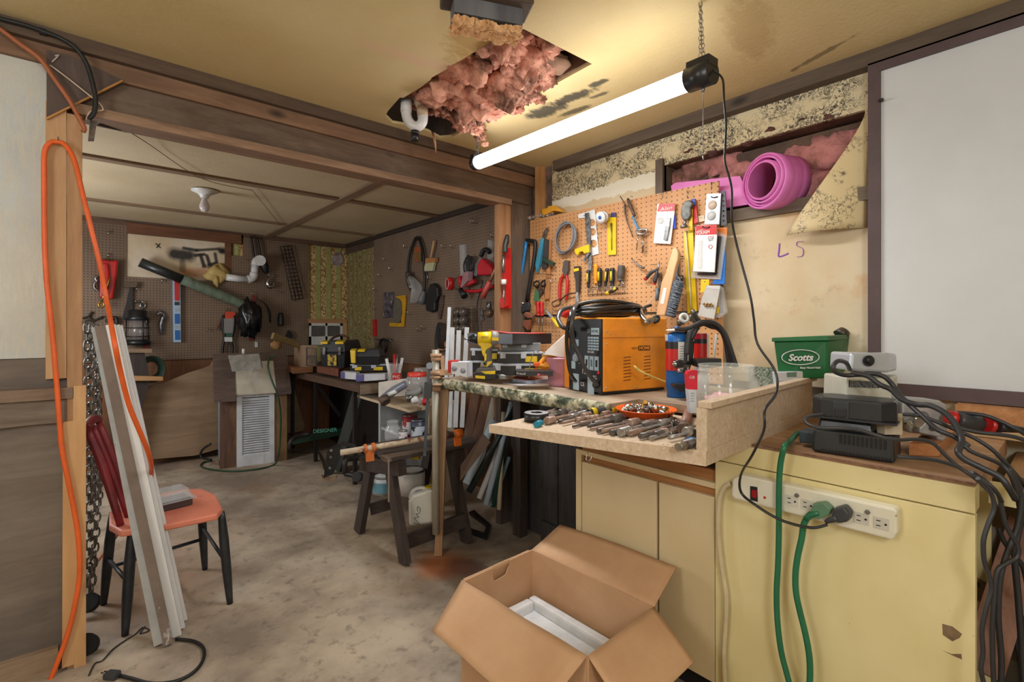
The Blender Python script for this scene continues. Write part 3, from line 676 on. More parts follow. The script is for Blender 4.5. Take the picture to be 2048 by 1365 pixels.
B().box(XWB-.01,XW-.001,wy-.042,wy,wz0,wz1).go('frame',FR,t);B().box(XWB-.01,XW-.001,-1.1,wy-.042,wz1-.042,wz1).go('frame',FR,t);B().box(XWB-.012,XW-.001,-1.1,wy-.042,wz0,wz0+.05).go('frame',FR,t)
B().box(XWB-.03,XWB-.012,wy-.055,wy-.04,at(1760,205,X=XWB).z-.004,at(1760,205,X=XWB).z+.004).go('clip',BLACK,t)
B().box(XWB-.09,XW,.12,.30,ZT+.05,1.043).go('wood_block',wood('offcut_end_grain',(206,150,98),(166,110,66),'X'),None,'pine offcut wedged under the whiteboard frame','offcut')
B().box(XW-.14,XW-.005,-.9,.66,ZT+.006,ZT+.05).go('rear_board',wood('pale_rear_board',(214,182,140),(184,148,106),'Y'),None,'pale board lying along the wall under the whiteboard','board')
ZR=.4
cl_,cb_,cr_,cf_=at(925,1163,Z=ZR),at(1063,1100,Z=ZR),at(1307,1215,Z=ZR),at(1175,1312,Z=ZR)
t=thing('cardboard_box','open cardboard box with spread flaps on the concrete floor','box',((cl_.x+cr_.x)/2,(cl_.y+cr_.y)/2,0))
WT=.005
def wallq(b,p,q,z0=0.0,z1=ZR,holes=False):
    d=(q-p).normalized();nrm=V((-d.y,d.x,0))*WT
    b.hexa([V((p.x,p.y,z0)),V((q.x,q.y,z0)),V((q.x+nrm.x,q.y+nrm.y,z0)),V((p.x+nrm.x,p.y+nrm.y,z0)),V((p.x,p.y,z1)),V((q.x,q.y,z1)),V((q.x+nrm.x,q.y+nrm.y,z1)),V((p.x+nrm.x,p.y+nrm.y,z1))])
b=B();wallq(b,cf_,cl_);b.go('long_side',CARD,t)
b=B();wallq(b,cb_,cr_);b.go('long_side',CARD,t)
b=B();wallq(b,cr_,cf_);b.go('end_panel',CARD,t)
h0=at(983,1137,T=1.9);d=(cb_-cl_).normalized();Lw=(cb_-cl_).length
def onw(s,z):return V((cl_.x+d.x*s*Lw,cl_.y+d.y*s*Lw,z))
s0,s1=.40,.64
hpts=[onw(0,0),onw(1,0),onw(1,ZR),onw(s1,ZR),onw(s1+.0,ZR-.02),onw(s1-.06,ZR-.05),onw(s0+.03,ZR-.055),onw(s0,ZR-.04),onw(s0,ZR),onw(0,ZR)]
B().prism(hpts,V((-d.y,d.x,0))*-WT).go('end_panel',CARD,t)
b=B();b.prism([V((p.x,p.y,.002)) for p in (cl_,cf_,cr_,cb_)],(0,0,.005));b.go('bottom',CARD,t)
def flapq(name,p,q,p2,q2,creases=()):
    nr=(q-p).cross(p2-p).normalized()
    def fn(u,w):
        a=p.lerp(q,u);c=p2.lerp(q2,u);r=a.lerp(c,w)
        return r+V((0,0,.004*noise.noise(r*9)+.006*math.sin(u*3.1)*w))
    B().sheet(fn,16,8,.0045).go(name,CARD,t)
flapq('flap',cb_,cr_,at(1120,1050,X=1.59),at(1353,1134,X=1.59))
flapq('flap',cl_,cf_,at(865,1265,X=.875),V((.885,.93,.285)))
flapq('flap',cf_,cr_,V((1.06,.755,.30)),at(1388,1326,Y=.75))
flapq('flap',cb_+V((-.01,.004,0)),cl_+V((.01,.004,0)),V((cb_.x-.01,cb_.y+.03,.22)),V((cl_.x+.01,cl_.y+.03,.22)))
FOAM=plain('white_foam',(236,238,242),.6)
f=thing('foam_insert','white foam packing insert lying inside the cardboard box','packing',((cl_.x+cr_.x)/2,(cl_.y+cr_.y)/2,.02))
x0,x1=max(cl_.x,cf_.x)+.008,min(cr_.x,cb_.x)-.01;y0,y1=max(cr_.y,cf_.y)+.008,min(cl_.y,cb_.y)-.01;zf=.235
B().box(x0+.03,x1-.03,y0+.03,y1-.03,.12,.2).go('base',FOAM,f)
b=B();b.box(x0,x0+.04,y0,y1,.10,zf).box(x1-.04,x1,y0,y1,.10,zf).box(x0+.04,x1-.04,y0,y0+.04,.10,zf).box(x0+.04,x1-.04,y1-.04,y1,.1,zf).go('rim',FOAM,f,bev=.01)
B().box(x0+.02,x1-.02,y0+.02,y1-.02,.008,.12).go('block',FOAM,f)
RC=M('salmon_painted_seat',(224,138,112),(210,122,98),6,.5,spots=((160,70,60),18,.66,.74));MAR=M('maroon_paint',(140,42,46),(104,30,36),8,.45);BLKP=M('black_chipped_paint',(44,46,50),(28,30,34),20,.45,spots=((110,110,106),40,.70,.76))
cx0=(at(460,1208,Z=0)+at(410,1140,Z=0)+at(250,1272,Z=0)+at(207,1210,Z=0))/4
t=thing('side_chair','small chair with salmon seat and black legs behind leaning trim','chair',cx0)
ZS=.46
seat=[at(u,v,Z=ZS) for u,v in ((445,1016),(432,990),(405,978),(375,978),(330,986),(250,1000),(218,1025),(218,1050),(240,1062),(330,1050),(435,1028))]
B().prism(seat,(0,0,-.03)).go('seat',RC,t,bev=.008)
def leg(foot,top):B().tube([foot,foot.lerp(top,.35),foot.lerp(top,.7),top],[.013,.02,.021,.014],12,3).go('leg',BLKP,t)
lg=[((460,1208),(430,1020)),((410,1140),(400,1010)),((250,1272),(262,1050)),((207,1210),(240,1040))]
LT=[]
for (fu,fv),(tu,tv) in lg:
    fo=at(fu,fv,Z=0);to=at(tu,tv,Z=ZS-.02)
    if tv == 1020:to=fo*.86+cx0*.14
    elif tv == 1010:to=fo*.86+cx0*.14
    else:to=fo*.86+cx0*.14
    to.z=ZS-.025;LT.append((fo,to));leg(fo,to)
B().tube([LT[1][0].lerp(LT[1][1],.4),LT[3][0].lerp(LT[3][1],.4)],.009,8,1).go('stretcher',BLKP,t)
B().tube([LT[1][0].lerp(LT[1][1],.55),LT[0][0].lerp(LT[0][1],.45)],.009,8,1).go('stretcher',BLKP,t)
B().tube([LT[3][0].lerp(LT[3][1],.5),LT[2][0].lerp(LT[2][1],.5)],.009,8,1).go('stretcher',BLKP,t)
bt0=at(240,1045,Z=ZS);
B().tube([bt0+V((.0,-.05,0)),bt0+V((-.06,-.0,.26)),bt0+V((-.11,.02,.42))],[.014,.018,.014],10,3).go('back_post',MAR,t)
B().tube([bt0+V((.04,.14,0)),bt0+V((-.02,.16,.26)),bt0+V((-.07,.18,.42))],[.014,.018,.014],10,3).go('back_post',MAR,t)
B().tube([bt0+V((.03,.05,0)),bt0+V((-.04,.07,.26)),bt0+V((-.09,.09,.42))],.012,10,3).go('back_spindle',MAR,t)
B().tube([bt0+V((-.115,-.02,.43)),bt0+V((-.09,.09,.45)),bt0+V((-.07,.2,.43))],.018,10,4).go('top_rail',MAR,t)
t=thing('plastic_container','clear takeaway container with dark base on the salmon seat','container',at(345,1010,Z=ZS))
q0=at(316,1029,Z=ZS+.001);q1=at(376,1014,Z=ZS+.001);e_=(q1-q0).normalized();n_=V((-e_.y,e_.x,0));c0=q0+e_*.07+n_*.07
B().cbox(c0+V((0,0,.018)),(.15,.12,.034),e_,n_).go('base',plain('dark_clear_base',(70,64,66),.2),t,bev=.004)
B().cbox(c0+V((0,0,.037)),(.18,.15,.004),e_,n_).go('rim',CLEAR,t);
b=B();b.hexa([c0+e_*a+n_*c+V((0,0,z)) for z,k in ((.04,1),(.085,.8)) for a,c in ((-.075*k,-.06*k),(.075*k,-.06*k),(.075*k,.06*k),(-.075*k,.06*k))]);b.go('lid',CLEAR,t,bev=.004)
TW=M('white_trim_paint',(232,232,232),(222,222,224),4,.4);GW=M('grey_worn_trim',(128,112,102),(110,96,88),9,.7,spots=((196,196,198),12,.62,.68,(1,1,.3)));LG=M('pale_grey_trim',(186,188,190),(168,170,172),10,.6,spots=((110,104,100),40,.68,.74))
def lean(name,bpx,tpx,Zt,w,th,mat,label,grp='lengths of trim leaning by the post',yv=None,depth=0.0):
    p0=at(*bpx,Z=0.008);p1=at(tpx[0],tpx[1],Z=Zt) if abs(Zt-EYE) > .15 else None
    if p1 is None:p1=at(tpx[0],tpx[1],T=1.97+depth)
    p0b=p0
    view=V((p0.x,p0.y,0)).normalized();right=V((view.y,-view.x,0))
    b=B();d=(p1-p0).normalized();wd=(right-d*right.dot(d)).normalized();tn=d.cross(wd)
    L=(p1-p0).length;c=(p0+p1)/2
    b.cbox(c,(w,L,th),wd,d,tn);return b.go(name,mat,None,label,'trim',grp)
lean('trim_board',(318,1286),(194,655),1.3,.034,.04,LG,'pale grey trim length, leftmost of the leaning stack',depth=.03)
lean('trim_board',(337,1289),(200,652),1.3,.034,.014,GW,'worn taupe edged trim length leaning in front of the white ones',depth=.0)
lean('trim_board',(353,1272),(219,650),1.3,.036,.02,TW,'white trim length, nearest of the three leaning white ones',depth=.02)
lean('trim_board',(361,1257),(229,651),1.3,.034,.02,TW,'white trim length in the middle of the leaning white ones',depth=.05)
lean('trim_board',(367,1241),(236,652),1.3,.03,.02,TW,'white trim length, farthest of the leaning white ones',depth=.08)
OC=plain('orange_cord',(236,104,44),.45);BC_=plain('brown_cord',(170,96,58),.5)
NY=YH-.035
t=thing('extension_cord','long orange extension cord looped over a nail on the pine post','cord',at(115,285,Y=NY))
l=[(113,284),(100,286),(89,305),(88,360),(89,470),(93,560),(104,660),(112,750),(118,830),(124,900),(136,960),(148,1020),(157,1080),(159,1150),(150,1210),(135,1270),(115,1325),(98,1368)]
r=[(113,284),(128,288),(144,310),(155,345),(168,400),(183,460),(200,530),(215,610),(228,680),(240,740),(258,810),(278,860),(298,910),(303,945)]
pts=[at(u,v,Y=NY-.0*i) for i,(u,v) in enumerate(l)][::-1]
b=B().tube([at(u,v,Y=NY) for u,v in l[::-1]]+[at(u,v,Y=NY-.012-.06*min(1,i/4)) if v < 620 else at(u,v,T={680:1.74,740:1.78,810:1.84,860:1.89,910:1.97,945:2.08}[v]) for i,(u,v) in enumerate(r[1:])]+[at(298,985,T=2.25)],.0085,10,4);b.go('cord',OC,t)
B().tube([at(247,1052,T=2.35),at(225,1085,T=2.5),at(197,1122,T=2.7)],.006,8,4).go('cord_tail',OC,t)
B().cyl(at(117,287,Y=YH-.01),at(116,274,Y=YH-.07),.0022,6).go('bent_nail',STEEL,None,'bent nail in the pine post holding the orange cord','nail')
B().tube([at(u,v,Y=YH-.05) for u,v in ((-25,40),(0,58),(40,88),(80,118),(110,160),(135,195),(155,230),(168,255),(166,264))],.008,8,5).go('brown_cable',BC_,None,'brown orange cord crossing the corner under the black cable','cord')
B().tube([at(u,v,Y=YH-.045) for u,v in ((-30,25),(0,37),(50,50),(90,64),(120,76),(150,95),(172,125),(185,165),(191,200),(188,225),(178,238))],.008,8,5).go('black_cable',RUBBER,None,'thick black cable curving down from the ceiling corner at left','cable')
B().tube([at(u,v,Y=YH-.03) for u,v in ((100,130),(140,160),(184,195),(200,208),(206,220),(196,222),(180,224),(172,240))],.0028,6,4).go('white_wire',plain('off_white_wire',(220,200,180),.5),None,'thin white wire tied across the gusset at upper left','wire')
B().tube([at(u,v,Y=YH-.02) for u,v in ((110,112),(118,110),(104,124))],.002,5,3).go('wire_staple',plain('staple_white',(220,205,190),.5),None,'small white staple near the brown cord at upper left','staple')
b=B().cbox(at(86,64,Y=YH-.04),(.02,.02,.02));b.go('cable_clip',BLACK,None,'black clip pinning the cable to the ceiling strip','clip')
t=thing('electrical_strap','dark metal strap hanging with tape at the top of the left opening','strap',at(183,270,Y=YH))
B().pl([(180,240),(194,242),(188,282),(176,282)],.006,Y=YH-.02).go('strap',M('rusted_strap',(120,104,90),(60,54,50),30,.6),t)
b=B().beam(at(197,248,Y=YH+.06),at(254,262,Y=YH+.10),.014,.012);b.go('inline_connector',BLACK,None,'black plastic connector under the header at left','connector')
B().tube([at(254,261,Y=YH+.1),at(300,290,Z=2.29),at(380,345,Z=2.295),at(430,366,Z=2.30),at(505,381,Z=2.30)],.0022,5,4).tube([at(505,381,Z=2.30),at(530,412,Z=2.30),at(560,450,Z=2.30)],.0022,5,2).go('ceiling_wire',plain('brown_wire',(120,88,62),.6),None,'thin brown wire running across the back ceiling','wire')
t=thing('ceiling_bulb','bare unlit bulb in white holder on the back room ceiling','lamp',at(409,380,Z=2.32))
bp=at(409,380,Z=2.318)
B().lathe([(.03,0),(.085,-.004),(.085,-.012),(.045,-.03),(.028,-.05),(.028,-.06)],bp,(0,0,1)).go('holder',WHITE,t)
B().lathe([(.014,-.055),(.016,-.07),(.026,-.095),(.033,-.12),(.031,-.14),(.018,-.158),(0,-.163)],bp,(0,0,1)).go('bulb',plain('frosted_bulb',(214,206,206),.25),t)
def bchain(pts,w,r,n):
    P=spline(pts,8);L=[0]
    for a,c in zip(P[:-1],P[1:]):L.append(L[-1]+(c-a).length)
    def q(s):
        s=max(0,min(L[-1],s))
        for i in range(len(L)-1):
            if L[i+1] >= s:return P[i].lerp(P[i+1],(s-L[i])/max(1e-6,L[i+1]-L[i]))
        return P[-1]
    b=B()
    for i in range(n):
        c=q(L[-1]*(i+.5)/n);d=(q(L[-1]*(i+.9)/n)-q(L[-1]*(i+.1)/n)).normalized();x,z=frame(d);h=L[-1]/n*.66
        a=(x+z*.3).normalized() if i % 2 else (z-x*.3).normalized()
        b.tube([c+d*h*s+a*w*k for s,k in ((-1,.0),(-.8,.75),(-.3,1),(.3,1),(.8,.75),(1,0),(.8,-.75),(.3,-1),(-.3,-1),(-.8,-.75))],r,6,1,True)
    return b
CHN=M('galvanised_chain',(150,146,138),(92,88,82),60,.45,.7)
ch=[(at(178,648,T=2.35),at(182,1190,T=2.30),.017,.0055,30,'thick galvanised chain hanging nearest the pine stud',8),(at(187,648,T=2.42),at(190,1000,T=2.4),.015,.005,22,'galvanised chain hanging just right of the thickest chain',-4),(at(196,700,T=2.5),at(200,1010,T=2.5),.011,.004,26,'thin bluish chain strand hanging behind the two thick chains',6),(at(192,880,T=2.44),at(186,1150,T=2.4),.014,.004,18,'lower long linked chain hanging below the bundle',6)]
for i,(a,c,w,r,n,lb,k) in enumerate(ch):
    m=(a+c)/2+V((.01*(i % 2),.0,0));b=bchain([a,m,c],w,r,n);b.go('hanging_chain',CHN if i != 2 else STEEL,None,lb,'chain')
b=bchain([at(178,1130,T=2.3),at(177,1215,T=2.3)],.014,.004,4);b.go('hanging_chain',STEEL,None,'short silver chain end low beside the pine cladding','chain')
B().tube([at(166,645,Y=YH+.07),at(180,640,T=2.36),at(196,652,T=2.45)],.006,6,4).go('chain_hook',STEEL,None,'steel hook that carries the chains behind the stud','hook')
B().cyl(at(176,1205,T=2.25),at(182,1208,T=2.27),.04,16).go('caster',RUBBER,None,'black caster wheel low behind the pine cladding','wheel')
B().cyl(at(168,1292,T=2.0),at(173,1294,T=2.02),.045,16).go('caster',RUBBER,None,'lower black caster wheel near the floor behind the cladding','wheel')
p=[(352,1279),(385,1283),(405,1295),(408,1315),(395,1338),(370,1356),(340,1366),(300,1368),(262,1358),(238,1352)]
t=thing('floor_cable','black cable with plug lying on the concrete in front of the trim','cable',at(380,1330,Z=0))
B().tube([at(u,v,Z=.008) for u,v in p],.0065,8,5).go('cord',RUBBER,t)
c0=at(236,1352,Z=.016);c1=at(212,1350,Z=.016);B().beam(c0,c1,.034,.024).go('plug',DKGREY,t,bev=.006)
B().cyl(c1+V((0,0,.005)),c1+(c1-c0).normalized()*.02+V((0,0,.005)),.003,6).go('prong',STEEL,t)
B().cyl(c1+V((.01,.01,0)),c1+(c1-c0).normalized()*.02+V((.01,.01,0)),.003,6).go('prong',STEEL,t)
B().tube([at(u,v,Z=.003) for u,v in ((178,1352),(190,1328),(205,1322),(225,1300),(250,1282),(270,1270),(285,1256),(298,1262),(280,1268),(290,1254))],.003,5,4).go('floor_string',plain('dark_string',(50,44,42),.8),None,'dark frayed string on the floor left of the trim','string')
YT=YPB-.06
def hangY(name,mat,label,cat,px,th=.03,Y=None,group=None,bev=0):return B().pl(px,th,Y=(YPB-.002-th if Y is None else Y)).go(name,mat,None,label,cat,group,bev=bev)
def rY(pts,Y=YT):return [at(u,v,Y=Y) for u,v in pts]
t=thing('pipe_bracket','long grey green metal tube mounted slanting across the back wall','pipe',at(*cA([(840,480)])[0],Y=YT))
a=at(*cA([(440,310)])[0],Y=YPB-.12);m_=at(*cA([(745,435)])[0],Y=YPB-.10);e_=at(*cA([(1245,640)])[0],Y=YPB-.06)
B().tube([a,m_],.045,14,1).go('dark_tube',plain('dark_steel_tube',(70,74,74),.35,.6),t)
B().tube([m_,m_.lerp(e_,.3),m_.lerp(e_,.7),e_],[.052,.05,.05,.045],14,2).go('green_wrap',M('green_grey_wrap',(120,134,116),(86,100,84),12,.7,st=(1,1,.3)),t)
t=thing('black_bag','crumpled black plastic bag hanging at the low end of the slanting tube','bag',at(*cA([(1240,830)])[0],Y=YT))
b=B();c=at(*cA([(1240,720)])[0],Y=YPB-.14);b.ball(c,.17,26,(.62,.5,1.05),.35,7,3);b.go('bag',plain('black_bag',(26,26,30),.2),t)
hangY('red_rod',plain('dull_red',(130,30,30),.5),'dull red rod sticking up behind the black bag','rod',cA([(1265,550),(1290,553),(1262,885),(1240,885)]),.015)
t=thing('spirit_level','blue and red spirit level hanging vertically on the back pegboard','level',at(353,685,Y=YT))
B().pl([(345.5,552),(360.5,552),(362,685),(347,685)],.05,Y=YPB-.055).go('frame',plain('light_blue_level',(168,196,222),.35),t)
for k,(v0,v1,mm,u) in enumerate(((559,602,RED,354),(604,611,BLACK,354),(616,624,CLEAR,354.5),(628,648,BLUE,354.5),(651,659,CLEAR,354.7),(661,680,BLUE,355))):
    B().pl([(u-5,v0),(u+5,v0),(u+5.3,v1),(u-4.7,v1)],.006,Y=YPB-.061).go('window' if k != 0 else 'red_clip',mm,t)
t=thing('waste_pipe','white plastic waste pipe with elbows on the back wall','pipe',at(512,520,Y=YPB))
B().tube(rY(cA([(1070,420),(1230,438)]),YPB-.07),.035,14,1).tube(rY(cA([(1225,436),(1262,425),(1275,390)]),YPB-.07),.042,14,4).tube(rY(cA([(1275,395),(1280,330)]),YPB-.07),.036,14,1).tube(rY(cA([(1280,335),(1290,300),(1310,292)]),YPB-.08),.042,14,4).go('pipe',PVC,t)
B().cyl(at(*cA([(1312,293)])[0],Y=YPB-.09),at(*cA([(1318,298)])[0],Y=YPB-.17),.055,18).go('end_cap',PVC,t)
b=B();b.ball(at(*cA([(1005,395)])[0],Y=YPB-.02),.11,20,(1,.45,.85),.3,5,9);b.ball(at(*cA([(995,450)])[0],Y=YPB-.04),.045,12,(.6,.6,1.4),.3,4,2);b.go('foam_blob',M('expanding_foam',(206,182,116),(176,146,84),12,.7,bump=.4),None,'yellow expanding foam blob around the waste pipe','foam')
B().tube(rY(cA([(1250,120),(1262,200),(1275,290)]),YPB-.04),.012,8,3).tube(rY(cA([(1295,130),(1310,200),(1320,270)]),YPB-.04),.012,8,3).go('black_cable',RUBBER,None,'black cable pair dropping from the ceiling onto the white elbow','cable')
B().tube(rY(cA([(1340,290),(1350,340),(1365,390)]),YPB-.06),[.03,.045,.02],8,3).go('rope_knot',RUBBER,None,'dark rope knot hanging beside the white elbow','rope')
B().tube(rY(cA([(1375,400),(1392,412),(1375,440),(1372,470),(1392,492),(1415,478),(1418,455)]),YPB-.05),[.01,.012,.02,.022,.02,.01],8,4).go('steel_hook',CHROME,None,'shiny steel crane hook hanging on the back pegboard','hook')
t=thing('wire_rack','black wire rack hanging askew right of the crane hook','rack',at(*cA([(1550,580)])[0],Y=YT))
q=rY(cA([(1465,195),(1545,190),(1632,575),(1553,585)]),YPB-.03)
b=B()
for i in range(15):
    k=i/14;b.tube([q[0].lerp(q[3],k),q[1].lerp(q[2],k)],.004,5,1)
for k in (0,.33,.66,1):b.tube([q[0].lerp(q[1],k),q[3].lerp(q[2],k)],.005,5,1)
b.go('wire_grid',plain('dark_wire',(46,38,36),.5),t)
t=thing('red_case','red plastic wrapped tool tray on back pegboard by the orange cord','case',at(*cW([(360,520)])[0],Y=YT))
B().pl(cW([(255,90),(370,115),(455,105),(440,300),(400,520),(255,505),(262,300)]),.09,Y=YPB-.11).go('tray',RED,t,bev=.015)
B().pl(cW([(290,140),(350,140),(365,250),(355,420),(300,400)]),.03,Y=YPB-.14).go('ridge',RED,t,bev=.012)
B().tube([at(*p_,Y=YPB-.16) for p_ in cW([(372,285),(330,400),(275,550)])],.008,8,2).go('long_bolt',BRASS,None,'long brassy eye bolt hanging in front of the red tray','bolt')
B().tube([at(*p_,Y=YPB-.16) for p_ in cW([(275,550),(245,570),(260,600),(300,590),(300,560)])],.008,8,3,True).go('bolt_eye',BRASS,None,'eye at the foot of the brassy bolt by the red tray','eye bolt')
B().tube(rY(cW([(240,280),(210,295),(230,330),(205,350),(205,400),(240,430)]),YPB-.05),.012,8,4).go('shackle',STEEL,None,'dull shackle hanging left of the red tray','shackle')
t=thing('wall_lantern','dark barn lantern hanging on the back pegboard left side','lantern',at(*cW([(650,1000)])[0],Y=YT))
c=at(*cW([(655,1000)])[0],Y=YPB-.14);zt=at(*cW([(650,640)])[0],Y=YPB-.14).z
H_=zt-c.z
B().lathe([(.10,0),(.105,.03),(.09,.05)],c,n=18).go('base',BLACK,t)
B().lathe([(.085,H_*.72),(.1,H_*.76),(.07,H_*.84),(.07,H_),(.045,H_+.01)],c,n=18).go('top_cap',BLACK,t)
B().lathe([(.065,.05),(.07,H_*.4),(.065,H_*.72)],c,n=18).go('glass',glass('lantern_glass',(170,160,156),.15,.5),t)
b=B()
for a in range(4):b.tube([c+V((.098*math.cos(a*1.57+.4),.098*math.sin(a*1.57+.4),.02)),c+V((.09*math.cos(a*1.57+.4),.09*math.sin(a*1.57+.4),H_*.76))],.006,6,1)
for k in (.25,.5):b.tube([c+V((.095*math.cos(a*.785),.095*math.sin(a*.785),H_*k)) for a in range(8)],.004,5,1,True)
b.go('guard_wires',BLACK,t)
B().tube([c+V((-.04,0,H_)),c+V((-.03,0,H_+.07)),c+V((.03,0,H_+.07)),c+V((.04,0,H_))],.005,6,4).go('handle',BLACK,t)
hangY('mallet',wood('mallet_wood',(110,90,72),(84,66,54),'X'),'wooden mallet head hung above the lantern','mallet',cW([(512,345),(655,340),(650,395),(515,395)]),.07)
hangY('axe_haft',plain('dark_tool_handle',(40,34,32),.5),'dark tool handle hanging left of the lantern','handle',cW([(575,395),(605,400),(598,600),(560,740),(495,735),(540,560)]),.04)
def wrench(name,a,c,r,label,cat='wrench',grp=None,plane=None,m=CHROME):
    t=thing(name,label,cat,(a+c)/2,grp);d=(c-a).normalized();L=(c-a).length
    side=d.cross(V((0,1,0)) if plane == 'Y' else V((1,0,0))).normalized();nrm=side.cross(d)
    B().tube([a+side*r*math.cos(k*.785)+d*r*math.sin(k*.785) for k in range(8)],r*.38,6,2,True).go('ring_end',m,t)
    B().tube([a+d*r,c-d*r*.8],r*.42,8,1,flat=.5).go('shank',m,t)
    B().tube([c+d*r*.9+side*r*.7,c+side*r*.95,c-d*r*.7,c-side*r*.95,c+d*r*.9-side*r*.7],r*.38,6,3).go('open_end',m,t)
    return t
wrench('combination_wrench',at(*cW([(712,585)])[0],Y=YPB-.02),at(*cW([(728,750)])[0],Y=YPB-.02),.02,'chrome combination wrench hanging right of the lantern',plane='Y')
b=B();
for p_ in ([(860,690),(910,650),(945,720)],[(880,640),(925,690)],[(900,720),(945,740)]):b.tube(rY(cW(p_),YPB-.03),.012,6,2)
b.tube(rY(cW([(930,700),(905,780),(910,890)]),YPB-.03),[.02,.022,.012],8,4);b.go('bit_cluster',STEEL,None,'grey cluster of keys hanging left of the spirit level','keys')
b=B();b.tube(rY(cW([(75,720),(140,700),(180,650)]),YPB-.03),.01,6,3).tube(rY(cW([(140,700),(190,740),(300,700)]),YPB-.03),.01,6,3).tube(rY(cW([(100,770),(190,740)]),YPB-.03),.014,6,1);b.go('iron_hook',plain('dark_iron',(44,38,36),.6),None,'dark iron hooks on back pegboard above the chain','hook')
B().tube(rY(cW([(330,760),(380,715),(430,720),(438,780)]),YPB-.05),.016,8,4).go('iron_bow',plain('dark_iron2',(50,44,42),.5),None,'dark bow saw arch behind the top of the trims','saw')
t=thing('folded_trestle','dark folded trestle with pale crossbars against the back wall','trestle',at(*cW([(680,1400)])[0],Y=5.6))
B().pl([(258,700),(288,700),(300,760),(280,830),(262,900),(245,900),(250,800),(240,740)],.05,Y=5.55).go('leg',DARKZ,t)
B().pl([(240,698),(304,698),(304,706),(240,706)],.08,Y=5.5).go('top_bar',PALEW,t)
B().pl([(258,752),(326,754),(326,762),(258,762)],.05,Y=5.48).go('crossbar',PINEX,t)
hangY('red_clamp',plain('dull_red2',(140,24,28),.5),'small red clamp below the lantern','clamp',cW([(715,960),(760,955),(768,1055),(715,1050)]),.03)
b=B()
for k in range(5):
    c=at(302,738,Y=5.7);r=.06+.010*k;b.tube([c+V((r*math.cos(a*.628),-.02*k,r*1.2*math.sin(a*.628))) for a in range(10)],.008,6,3,True)
b.go('hose_coil',plain('dark_green_hose',(34,60,44),.5),None,'coiled dark green cable on the panelling left of the tan sheet','hose')
t=thing('bolt_cutter','black handled cutter with red card tag above the louvered box','cutter',at(*cA([(1085,1000)])[0],Y=YT))
B().pl(cA([(1062,672),(1138,675),(1130,722),(1060,722)]),.004,Y=YPB-.05).go('red_tag',plain('red_orange_card',(214,76,50),.6),t)
B().pl(cA([(1052,722),(1128,722),(1118,830),(1052,830)]),.02,Y=YPB-.06).go('blister',glass('grey_blister',(170,172,172),.2,.6),t)
B().pl(cA([(1058,828),(1118,828),(1115,858),(1060,858)]),.01,Y=YPB-.05).go('green_label',plain('green_label',(44,90,72),.5),t)
B().pl(cA([(1057,858),(1114,860),(1114,892),(1058,892)]),.004,Y=YPB-.055).go('white_tag',WHITE,t)
B().tube(rY(cA([(1050,700),(1042,780),(1060,860),(1045,920),(1042,1000)]),YPB-.04),.014,8,4).go('handle',RUBBER,t)
B().tube(rY(cA([(1128,700),(1125,800),(1105,880),(1115,930),(1112,985)]),YPB-.04),.014,8,4).go('handle',RUBBER,t)
B().tube(rY(cA([(1085,645),(1055,690),(1020,760),(995,810)]),YPB-.03),[.004,.006,.012,.006],6,4).go('thin_saw',plain('brown_handle',(110,60,44),.5),None,'thin brown handled pick left of the red tagged cutter','pick')
B().tube(rY(cA([(1300,580),(1350,610),(1385,670),(1392,750)]),YPB-.03),[.003,.004,.013,.008],6,4).go('coping_saw',RUBBER,None,'curved thin tool with black grip right of the black bag','tool')
B().tube(rY(cA([(1468,680),(1470,730),(1472,775)]),YPB-.04),[.02,.035,.03],8,3).go('black_bobbin',RUBBER,None,'small black bundle hanging left of the floral wallpaper','bundle')
B().pl(cA([(1525,808),(1545,815),(1558,850),(1545,872),(1515,872),(1505,850)]),.03,Y=YPB-.04).go('trowel',BLACK,None,'dark trowel blade hanging above the small black radio','trowel')
B().tube(rY(cA([(1310,740),(1330,725),(1325,755)]),YPB-.03),.006,6,2).go('small_hook',STEEL,None,'small steel hook tool just right of the black bag','hook')
B().pl(cA([(1278,893),(1300,893),(1300,932),(1278,932)]),.004,Y=YPB-.006).go('price_label',WHITE,None,'white price label stuck low on the back pegboard','label')
pegY=[(205,108),(410,515),(455,610),(595,455),(870,505),(925,810),(1188,305),(1250,545),(1435,540),(1530,600),(1630,790),(205,270),(403,605)]
H0=None
for i,p_ in enumerate(pegY):
    u,v=cA([p_])[0];c=at(u,v,Y=YPB)
    if H0 is None:
        b=B().tube([V((c.x,YPB,c.z+.02)),V((c.x,YPB-.035,c.z+.018)),V((c.x,YPB-.045,c.z-.01)),V((c.x,YPB-.05,c.z+.028))],.0035,6,2);H0=b.go('peg_hook',CHROME,None,'empty chrome peg hook on the back pegboard','hook','empty peg hooks on the back wall');base=c
    else:dup(H0,c-base)
t=thing('wall_vent','white two panel vent grille in wood surround on the back wall','vent',at(650,680,Y=YB))
vx0,vx1=at(618,660,Y=YPB).x,at(684,660,Y=YPB).x;vz0,vz1=at(650,690,Y=YPB).z,at(650,647,Y=YPB).z
b=B();b.box(vx0,vx1,YPB-.02,YPB,vz1-.03,vz1).box(vx0,vx1,YPB-.02,YPB,vz0,vz0+.10).box(vx0,vx0+.02,YPB-.02,YPB,vz0,vz1).box(vx1-.03,vx1,YPB-.02,YPB,vz0,vz1).box((vx0+vx1)/2-.012,(vx0+vx1)/2+.012,YPB-.02,YPB,vz0,vz1);b.go('frame',WHITE,t)
b=B()
